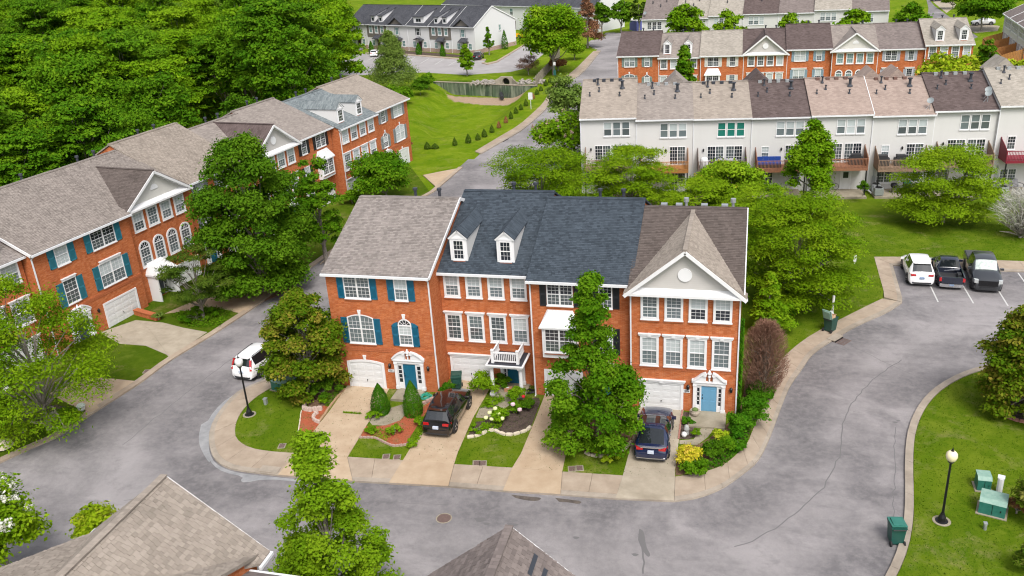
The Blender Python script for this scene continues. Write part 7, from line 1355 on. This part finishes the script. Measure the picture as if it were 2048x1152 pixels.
# climbing ivy on the end house corner
rg = np.random.default_rng(12); n = 2600; zz = rg.uniform(0, 1, n)**1.25*6.4; pp = np.stack([25.62+rg.uniform(0, .18, n), .1+rg.uniform(0, 1, n)**2*(2.6*(1-zz/7))-.05, zz], 1); t = thing('climbing_ivy', 'green ivy climbing the right-hand corner of the end house', 'climber', (0, 0, 0)); obj('foliage', leaves_mesh('foliage', pp, rg.normal(0, .4, (n, 3))+[1, -.4, .4], .08*rg.uniform(.6, 1.4, n), rg.uniform(0, 1, n), LM['ivy'], .8, rg), t); put('stem', MB().cyl((25.63, .15, 0), (25.63, .15, 5.5), .02, n=5), BARK, t)
rg = np.random.default_rng(13); wa_, wb_ = [(1.64,-3.41),(2.71,-3.37)]; n = 420; f = rg.uniform(0, 1, n); f = np.round(f*6)/6*.6+f*.4; pp = np.stack([wa_[0]+(wb_[0]-wa_[0])*f, wa_[1]+(wb_[1]-wa_[1])*f, np.full(n, .13)], 1)+np.abs(rg.normal(0, .05, (n, 3)))*[1, 1, .8]; tag(obj('joint_weeds', leaves_mesh('joint_weeds', pp, rg.normal(0, .6, (n, 3))+[0, 0, 1], .05*rg.uniform(.6, 1.4, n), rg.uniform(0, 1, n), LM['bright'], .6, rg)), kind='stuff')
# the wood behind the left row
FV = []; FWH = ('growing right behind the grey shuttered house', 'growing right behind the hidden pediment house', 'in the nearer half of the wood, left', 'in the far half of the wood, left', 'growing right behind the blue grey roofed house', 'in the far half of the wood, centre left', 'in the far half of the wood, right', 'in the far half of the wood, centre right', 'at the very back of the wood, left', 'at the very back of the wood, centre left', 'at the very back of the wood, right', 'at the very back of the wood, centre right', 'at the very back of the wood, right top', 'at the very back of the wood, centre right top', 'at the very back of the wood, centre left top', 'at the very back of the wood, left top')
for i, (kd, h, w, lm, n, lf, nl) in enumerate((('round', 15, 11, 'forest', 22000, .20, 80), ('vase', 14, 12, 'forestb', 22000, .20, 95), ('round', 17, 10, 'forestb', 21000, .20, 74), ('vase', 16, 13, 'forest', 22000, .21, 100), ('round', 14, 9.5, 'forestg', 20000, .19, 66), ('upright', 18, 10, 'forest', 21000, .20, 66), ('round', 12, 9, 'dark', 18000, .20, 56))):
    p, nr, s, ti, c = crown(kd, h, w, 400+i, n, lf, int(nl*1.7), .78); FV.append((leaves_mesh('crown', p, nr, s, ti, LM[lm], .6), trunk_mesh(h, w, c, BARKG, 420+i, .22, .8, 12), kd))
FLAB = ('broad round tree', 'flat layered light green tree', 'tall light green round tree', 'wide layered tree', 'grey green round tree', 'tall narrow tree', 'low dark tree')
for (x, y, k, s, a, w_) in [(-44.6,23.26,3,0.77,2.77,0),(-50.22,22.83,3,1.11,2.94,0),(-42.89,30.82,3,0.89,1.53,1),(-56.3,30.44,4,1.01,1.92,2),(-41.0,36.96,0,0.79,6.27,1),(-59.02,38.45,1,0.97,3.75,3),(-64.26,37.81,4,1.16,0.07,3),(-44.89,46.64,0,0.96,5.15,4),(-56.32,47.11,0,1.17,1.88,3),(-67.33,43.78,5,1.1,0.24,3),(-36.63,53.0,6,0.84,0.69,4),(-58.23,51.44,2,1.13,1.59,3),(-78.76,52.82,2,1.19,2.03,3),(-51.72,57.03,1,1.0,5.78,5),(-58.56,60.43,3,1.11,4.87,5),(-65.41,58.37,3,1.14,3.39,3),(-79.41,61.67,3,1.1,1.87,3),(-37.89,69.41,0,1.15,4.01,6),(-65.08,65.59,0,1.19,4.19,5),(-78.08,63.37,1,1.22,5.3,3),(-92.69,65.73,2,0.93,1.16,3),(-41.26,74.0,3,1.27,0.04,6),(-67.77,74.52,0,1.16,2.38,5),(-79.88,76.0,4,1.04,1.98,3),(-86.68,74.86,0,0.97,0.88,3),(-43.81,80.69,5,1.11,3.17,6),(-51.32,80.12,0,1.21,1.68,7),(-56.59,80.47,3,0.91,5.53,7),(-63.77,79.78,1,1.1,1.4,7),(-74.62,79.85,1,1.28,3.86,5),(-86.97,80.06,3,0.94,0.03,3),(-107.52,82.66,1,1.22,0.94,8),(-42.54,88.0,1,1.2,2.19,6),(-57.15,89.99,1,1.26,0.46,7),(-70.53,89.95,6,1.2,5.22,7),(-55.7,95.41,0,1.18,3.06,6),(-65.3,95.16,2,1.01,1.62,7),(-78.76,95.93,4,1.1,6.07,5),(-108.27,94.85,5,0.92,1.09,8),(-49.72,103.12,0,0.93,1.46,6),(-67.41,104.14,0,0.98,0.96,7),(-77.21,100.96,1,1.23,4.19,7),(-84.73,102.79,5,0.98,3.55,9),(-91.93,101.98,1,1.25,0.95,9),(-130.46,102.52,2,0.97,4.42,8),(-50.83,112.06,2,0.98,2.4,6),(-64.31,112.05,6,1.01,2.56,10),(-72.86,110.29,0,0.97,2.36,11),(-85.78,109.89,5,1.24,1.81,9),(-131.1,109.17,4,1.04,0.77,8),(-136.01,109.82,4,1.27,4.33,8),(-56.16,117.74,2,1.22,2.37,10),(-65.86,116.38,0,0.93,3.46,10),(-71.79,115.1,5,1.15,2.16,11),(-103.46,119.25,0,1.13,0.61,9),(-109.71,116.54,1,1.2,4.71,8),(-123.5,119.93,3,1.18,4.64,8),(-128.92,115.47,4,1.08,3.46,8),(-86.64,123.22,2,1.06,2.16,11),(-92.39,124.47,6,1.22,1.57,11),(-115.72,122.88,5,1.19,0.61,8),(-123.32,126.16,1,1.13,5.65,8),(-129.91,122.37,1,1.19,1.48,8),(-143.0,122.81,2,1.2,0.5,8),(-67.27,129.7,3,1.27,1.6,12),(-117.19,129.52,2,1.05,2.01,9),(-149.97,133.61,2,1.24,1.44,8),(-71.8,138.01,6,1.11,0.17,12),(-78.38,137.91,5,1.28,0.93,12),(-85.58,138.41,5,1.23,1.16,13),(-107.21,135.41,5,1.15,0.17,9),(-116.8,140.67,4,1.04,3.47,14),(-166.16,138.22,3,1.08,5.69,8),(-99.74,143.43,1,0.98,1.77,13),(-106.02,142.75,4,1.11,0.29,13),(-116.64,144.6,0,0.91,2.32,14),(-122.68,145.67,2,1.27,3.11,14),(-134.47,146.55,6,1.13,6.17,15),(-143.85,142.76,3,1.04,2.27,8),(-151.42,144.73,0,1.21,4.83,8),(-157.68,144.17,1,1.22,1.42,8),(-166.8,144.52,1,1.18,3.88,8),(-172.04,145.73,3,1.07,1.9,8),(-152.07,150.73,3,0.97,3.41,15),(-165.95,151.68,2,1.01,0.16,15),(-173.84,151.11,3,1.21,2.94,8),(-178.65,151.75,0,0.96,2.24,8),(-72.99,156.42,0,1.03,1.88,12),(-86.17,161.35,5,1.18,4.51,12),(-130.14,158.11,1,1.11,4.2,14),(-165.34,158.51,3,0.95,5.16,15),(-173.11,158.98,0,1.06,1.8,15),(-93.09,168.04,3,1.11,1.67,12),(-115.26,167.45,1,0.99,1.19,13),(-142.85,169.42,0,0.98,6.25,14),(-184.47,165.61,3,1.15,2.82,15),(-192.97,167.36,2,1.23,6.27,15),(-86.83,175.94,4,1.13,1.66,12),(-94.57,177.1,1,1.03,2.81,12),(-100.05,174.91,6,1.15,5.35,12),(-115.51,172.4,4,1.02,2.4,13),(-165.03,173.52,0,0.94,0.29,15),(-172.51,170.36,1,0.93,2.2,15),(-186.54,173.96,5,1.23,4.75,15),(-193.26,174.26,0,1.22,1.13,15),(-201.39,174.44,2,1.22,2.28,15),(-101.95,183.52,1,1.05,0.23,12),(-131.02,180.84,1,1.19,0.07,13),(-143.32,183.18,3,0.98,1.73,14),(-158.26,180.32,3,1.02,5.13,14),(-193.88,181.55,1,0.94,2.43,15),(-136.07,186.69,5,1.13,4.89,13),(-164.49,190.11,2,1.28,0.25,14),(-172.93,190.95,3,0.95,0.01,15),(-186.9,189.4,0,0.95,6.11,15),(-207.6,190.71,2,1.17,5.38,15),(-101.48,194.53,0,1.11,4.89,12),(-130.49,196.06,3,1.2,4.07,13),(-136.28,195.37,0,0.91,0.73,13),(-142.27,197.44,1,1.03,5.87,13),(-158.24,196.35,1,1.2,0.77,14),(-165.26,197.72,6,0.97,1.06,14),(-172.44,196.34,4,1.01,0.97,14),(-178.78,197.17,4,1.24,0.47,15),(-184.89,194.84,1,0.92,4.24,15),(-193.51,193.46,0,0.97,1.8,15),(-210.62,195.82,0,1.05,2.09,15),(-217.48,195.59,0,1.04,4.86,15),(-101.8,204.03,3,1.11,3.88,12),(-123.94,204.62,1,1.09,2.44,13),(-137.83,202.51,1,1.12,1.87,13),(-143.55,201.24,4,1.02,0.03,13),(-173.39,201.52,1,1.09,5.23,14),(-202.29,202.78,1,1.0,6.09,15),(-214.44,201.73,1,1.08,2.15,15),(-223.05,204.53,4,1.2,3.81,15),(-231.19,203.9,1,1.22,3.72,15),(-165.69,211.53,1,1.06,5.88,14),(-179.12,209.55,1,1.06,1.2,14),(-194.65,211.72,5,0.9,2.17,15),(-213.69,212.52,4,1.1,1.96,15),(-232.7,213.78,1,0.97,2.78,15),(-114.46,214.69,2,1.28,1.69,12),(-122.82,218.46,0,1.14,3.95,12),(-173.39,216.02,4,1.15,4.57,14),(-192.53,216.41,1,0.93,3.59,15),(-231.6,217.68,1,1.23,0.11,15),(-239.72,217.09,0,1.26,5.6,15),(-123.04,222.42,0,1.08,4.31,12),(-132.3,224.65,2,0.92,4.17,13),(-136.78,225.35,0,1.21,4.24,13),(-150.12,224.27,0,1.03,1.31,13),(-167.92,223.68,3,1.0,0.37,14),(-174.33,224.1,4,1.16,3.88,14),(-175.6,223.36,3,0.91,2.48,14),(-187.58,224.06,6,1.21,1.59,14),(-206.79,224.16,1,0.94,2.32,15),(-214.0,223.19,2,1.24,1.7,15),(-236.85,225.69,0,1.04,1.32,15),(-252.11,226.57,5,0.94,2.16,15),(-129.29,233.94,1,1.26,5.57,12),(-151.47,231.73,0,1.0,3.74,13),(-173.21,232.59,4,0.99,0.69,14),(-202.12,234.41,0,1.12,2.38,14),(-209.95,228.93,1,1.19,1.41,15),(-224.41,232.36,0,1.22,5.5,15),(-137.69,239.72,1,1.11,1.67,12),(-178.03,239.94,1,1.15,5.75,14),(-193.95,240.44,1,1.0,1.73,14),(-201.34,237.9,3,1.2,1.67,14),(-211.3,238.84,3,1.02,0.56,15),(-213.58,237.7,6,0.91,6.12,15),(-229.06,237.89,0,1.26,5.15,15),(-268.06,240.16,4,1.23,4.28,15),(-127.39,247.88,5,1.21,1.01,12),(-142.8,245.38,6,1.06,2.14,13),(-171.06,246.41,3,1.17,4.24,13),(-178.38,245.32,4,0.98,5.73,14),(-188.24,246.21,2,1.25,4.95,14),(-195.31,248.19,5,1.1,5.99,14),(-201.79,244.84,5,1.01,5.11,14),(-207.56,247.4,4,0.94,2.87,14),(-214.37,244.81,0,1.22,0.19,15),(-229.88,246.29,5,1.19,6.2,15),(-245.84,245.7,2,1.06,5.79,15),(-253.22,244.98,3,0.9,3.15,15),(-129.55,254.86,0,1.27,5.66,12),(-135.08,252.45,5,1.29,4.08,12),(-167.62,252.73,4,0.91,2.47,13),(-175.47,254.57,0,1.14,1.32,13),(-223.98,254.12,1,1.19,2.88,15),(-258.64,253.44,3,1.16,0.78,15),(-263.67,253.55,0,1.27,5.93,15),(-275.03,252.86,1,1.16,4.52,15),(-163.31,260.93,0,1.19,3.71,13),(-178.65,260.31,2,1.06,0.79,13),(-203.43,260.4,6,1.1,4.6,14),(-217.41,261.9,3,1.1,0.83,14),(-238.54,262.04,4,1.22,2.98,15),(-244.88,263.74,6,1.25,0.96,15),(-254.14,260.41,0,0.9,5.37,15),(-151.79,268.05,4,1.11,1.18,12),(-164.62,267.3,4,1.16,1.72,13),(-171.35,268.57,2,1.09,4.2,13),(-194.0,268.19,0,0.91,5.01,14),(-201.5,267.42,4,1.2,1.25,14),(-218.09,267.94,0,1.12,4.04,14),(-246.48,271.62,6,1.18,4.79,15),(-252.32,266.79,1,1.03,0.8,15),(-259.67,267.91,5,0.96,4.3,15),(-273.25,269.44,5,1.01,5.23,15),(-279.2,268.04,0,1.02,1.77,15),(-287.54,266.91,2,1.14,6.16,15),(-135.16,272.49,4,0.9,5.3,12),(-156.89,275.73,1,1.15,6.02,12),(-171.27,274.48,1,0.93,4.52,13),(-177.74,277.09,5,1.19,0.18,13),(-208.01,273.07,3,0.96,5.86,14),(-224.08,275.52,6,0.98,4.07,14),(-232.28,276.38,5,1.15,1.72,14),(-250.86,272.96,1,1.11,2.43,15),(-273.41,274.95,1,1.09,2.81,15),(-279.94,273.98,5,0.93,3.74,15),(-142.21,280.66,1,1.16,1.21,12),(-158.54,283.96,3,1.24,4.22,12),(-164.17,284.96,3,1.15,0.52,13),(-231.46,283.56,2,1.12,0.53,14),(-280.16,280.58,0,1.08,1.94,15),(-289.9,281.53,1,1.12,0.28,15),(-297.81,282.18,1,1.18,0.54,15),(-144.94,289.86,1,1.29,4.16,12),(-184.86,290.42,6,1.07,4.77,13),(-200.0,289.74,4,0.94,4.11,13),(-207.68,287.67,2,1.04,4.3,14),(-231.68,289.46,0,1.28,6.02,14),(-281.25,289.11,3,1.11,4.97,15),(-194.0,296.79,0,0.96,3.11,13),(-230.75,297.59,2,1.03,2.56,14),(-239.23,298.41,2,1.12,0.34,14),(-250.99,297.24,6,1.23,4.78,14),(-278.07,291.33,2,1.03,5.25,15),(-302.55,295.37,0,0.99,1.49,15),(-323.59,296.65,0,1.04,0.17,15),(-150.07,305.33,5,1.15,2.55,12),(-166.06,303.64,2,1.15,0.6,12),(-209.1,305.93,0,1.06,2.95,13),(-272.42,302.77,1,1.27,4.4,15),(-312.28,303.6,5,1.02,2.3,15),(-317.09,306.12,0,1.11,5.79,15),(-163.67,311.36,0,1.16,4.49,12),(-181.18,310.85,3,1.0,0.91,13),(-187.42,309.8,0,1.08,0.59,13),(-193.76,309.55,2,0.98,1.46,13),(-204.41,310.64,0,1.14,4.45,13),(-222.97,311.08,5,1.06,3.24,14),(-258.99,311.85,0,1.28,0.55,14),(-273.87,306.57,0,1.28,0.83,15),(-287.03,311.78,3,1.03,5.26,15),(-293.84,311.22,6,0.97,1.4,15),(-323.07,309.83,2,1.26,3.65,15),(-158.19,317.49,1,1.09,1.26,12),(-181.18,318.69,3,1.21,4.65,12),(-196.95,317.87,5,1.05,0.74,13),(-208.68,317.55,6,1.14,1.04,13),(-216.7,319.67,4,1.08,0.65,13),(-229.43,318.67,0,1.02,3.41,14),(-238.08,318.44,1,0.96,3.86,14),(-252.36,318.87,0,1.1,5.7,14),(-280.26,320.52,2,1.14,5.52,15),(-301.86,318.94,2,0.99,2.51,15),(-322.02,319.16,4,1.16,4.82,15),(-164.8,325.0,3,0.96,2.56,12),(-179.76,324.77,1,0.96,6.23,12),(-201.36,325.22,1,1.06,1.67,13),(-206.46,328.79,2,1.15,4.7,13),(-222.67,324.4,0,1.03,0.68,13),(-245.08,325.75,3,1.24,5.25,14),(-250.99,325.87,3,0.92,5.17,14),(-259.98,325.58,4,1.03,5.97,14),(-268.23,327.29,2,1.13,4.13,14),(-272.5,326.31,1,1.12,1.83,14),(-283.21,325.17,1,0.92,2.97,15),(-287.78,325.06,5,1.09,5.15,15),(-294.21,323.48,3,1.07,6.06,15),(-301.6,327.24,1,1.06,5.02,15),(-318.43,326.36,6,1.07,5.05,15),(-324.27,325.55,4,1.08,1.2,15)]:
    cr, tr, kd = FV[k]; t = thing('woodland_tree', FLAB[k]+' '+FWH[w_], 'tree', (x, y, -.1), a, 'wood behind the left row'); t.scale = (s, s, s); obj('crown', cr, t); obj('trunk', tr, t)
# low growth: ground cover in the beds, undergrowth in the wood, tufts on the lawns
def scatter(name, poly, n, size, lm, zr, seed, up=1.0, asp=.5, z0=.11, twig=False):
    rg = np.random.default_rng(seed); P = np.array(poly); lo, hi = P.min(0), P.max(0); q = rg.uniform(lo, hi, (n*4, 2)); q = q[pip(q[:,0], q[:,1], P)][:n]; k = len(q)
    pp = np.concatenate([q, (z0+rg.uniform(0, 1, k)**2*zr)[:, None]], 1); nr = rg.normal(0, .55, (k, 3))+[0, 0, up]
    tag(obj(name, leaves_mesh(name, pp, nr, size*rg.uniform(.5, 1.4, k), .5+.22*rg.normal(size=k), LM[lm], asp, rg, twig)), kind='stuff')
scatter('ground_cover', [(23.56,-6.39),(24.3,-5.18),(24.76,-3.36),(25.55,-1.65),(26.13,1.89),(26.82,4.53),(27.76,6.01),(27.58,4.18),(27.2,2.17),(26.95,0.3),(26.5,-1.34),(26.16,-3.24),(25.55,-4.34),(25.0,-5.45)], 5200, .075, 'ivy', .45, 501)
scatter('ground_cover', [(10.38,-4.12),(11.46,-2.99),(11.97,-1.92),(11.96,-3.65),(11.21,-4.32)], 900, .05, 'bright', .2, 502); scatter('ground_cover', [(4.02,-5.11),(4.7,-4.78),(5.82,-5.17),(5.57,-6.14),(4.63,-5.8)], 500, .05, 'bright', .12, 503); scatter('ground_cover', [(7.19,-6.26),(7.1,-3.37),(7.06,-1.56),(7.34,-1.2),(7.56,-5.56)], 900, .05, 'bright', .15, 504); scatter('ground_cover', [(-0.6,-2.07),(0.36,-0.27),(0.45,-1.26),(0.4,-3.06)], 700, .05, 'maple', .3, 505); scatter('ground_cover', [(-19.12,8.72),(-17.72,10.87),(-14.21,10.29),(-13.63,7.24),(-16.1,6.93)], 2600, .07, 'maple', .25, 506); scatter('ground_cover', [(10.28,-0.45),(10.9,0.27),(11.48,-0.4),(10.84,-1.3),(10.11,-1.59)], 900, .05, 'bright', .2, 507)
scatter('undergrowth', [(-34, 68), (-31, 30), (-41, -20), (-60, -25), (-250, 60), (-260, 250), (-160, 260), (-100, 190), (-72, 135), (-48, 98), (-38, 78)], 40000, .6, 'dark', 5.0, 510, z0=.3)
LM['lawn'] = leaf_mat('grass_blades', (.03,.075,.002), (.06,.115,.004), (.13,.165,.02), .15)
scatter('lawn_tufts', ISIN+[(45, -28)], 42000, .045, 'lawn', .03, 511, up=.6, z0=.10, asp=.35); scatter('lawn_tufts', lawn_main, 90000, .055, 'lawn', .03, 512, up=.6, z0=.10, asp=.35); scatter('lawn_tufts', [p for p in BAS]+[(-15.55,53.94),(-8.37,54.17),(-6.2,78.39),(-7.71,99.95)], 30000, .09, 'lawn', .03, 513, up=.6, z0=.0, asp=.35) if 0 else None
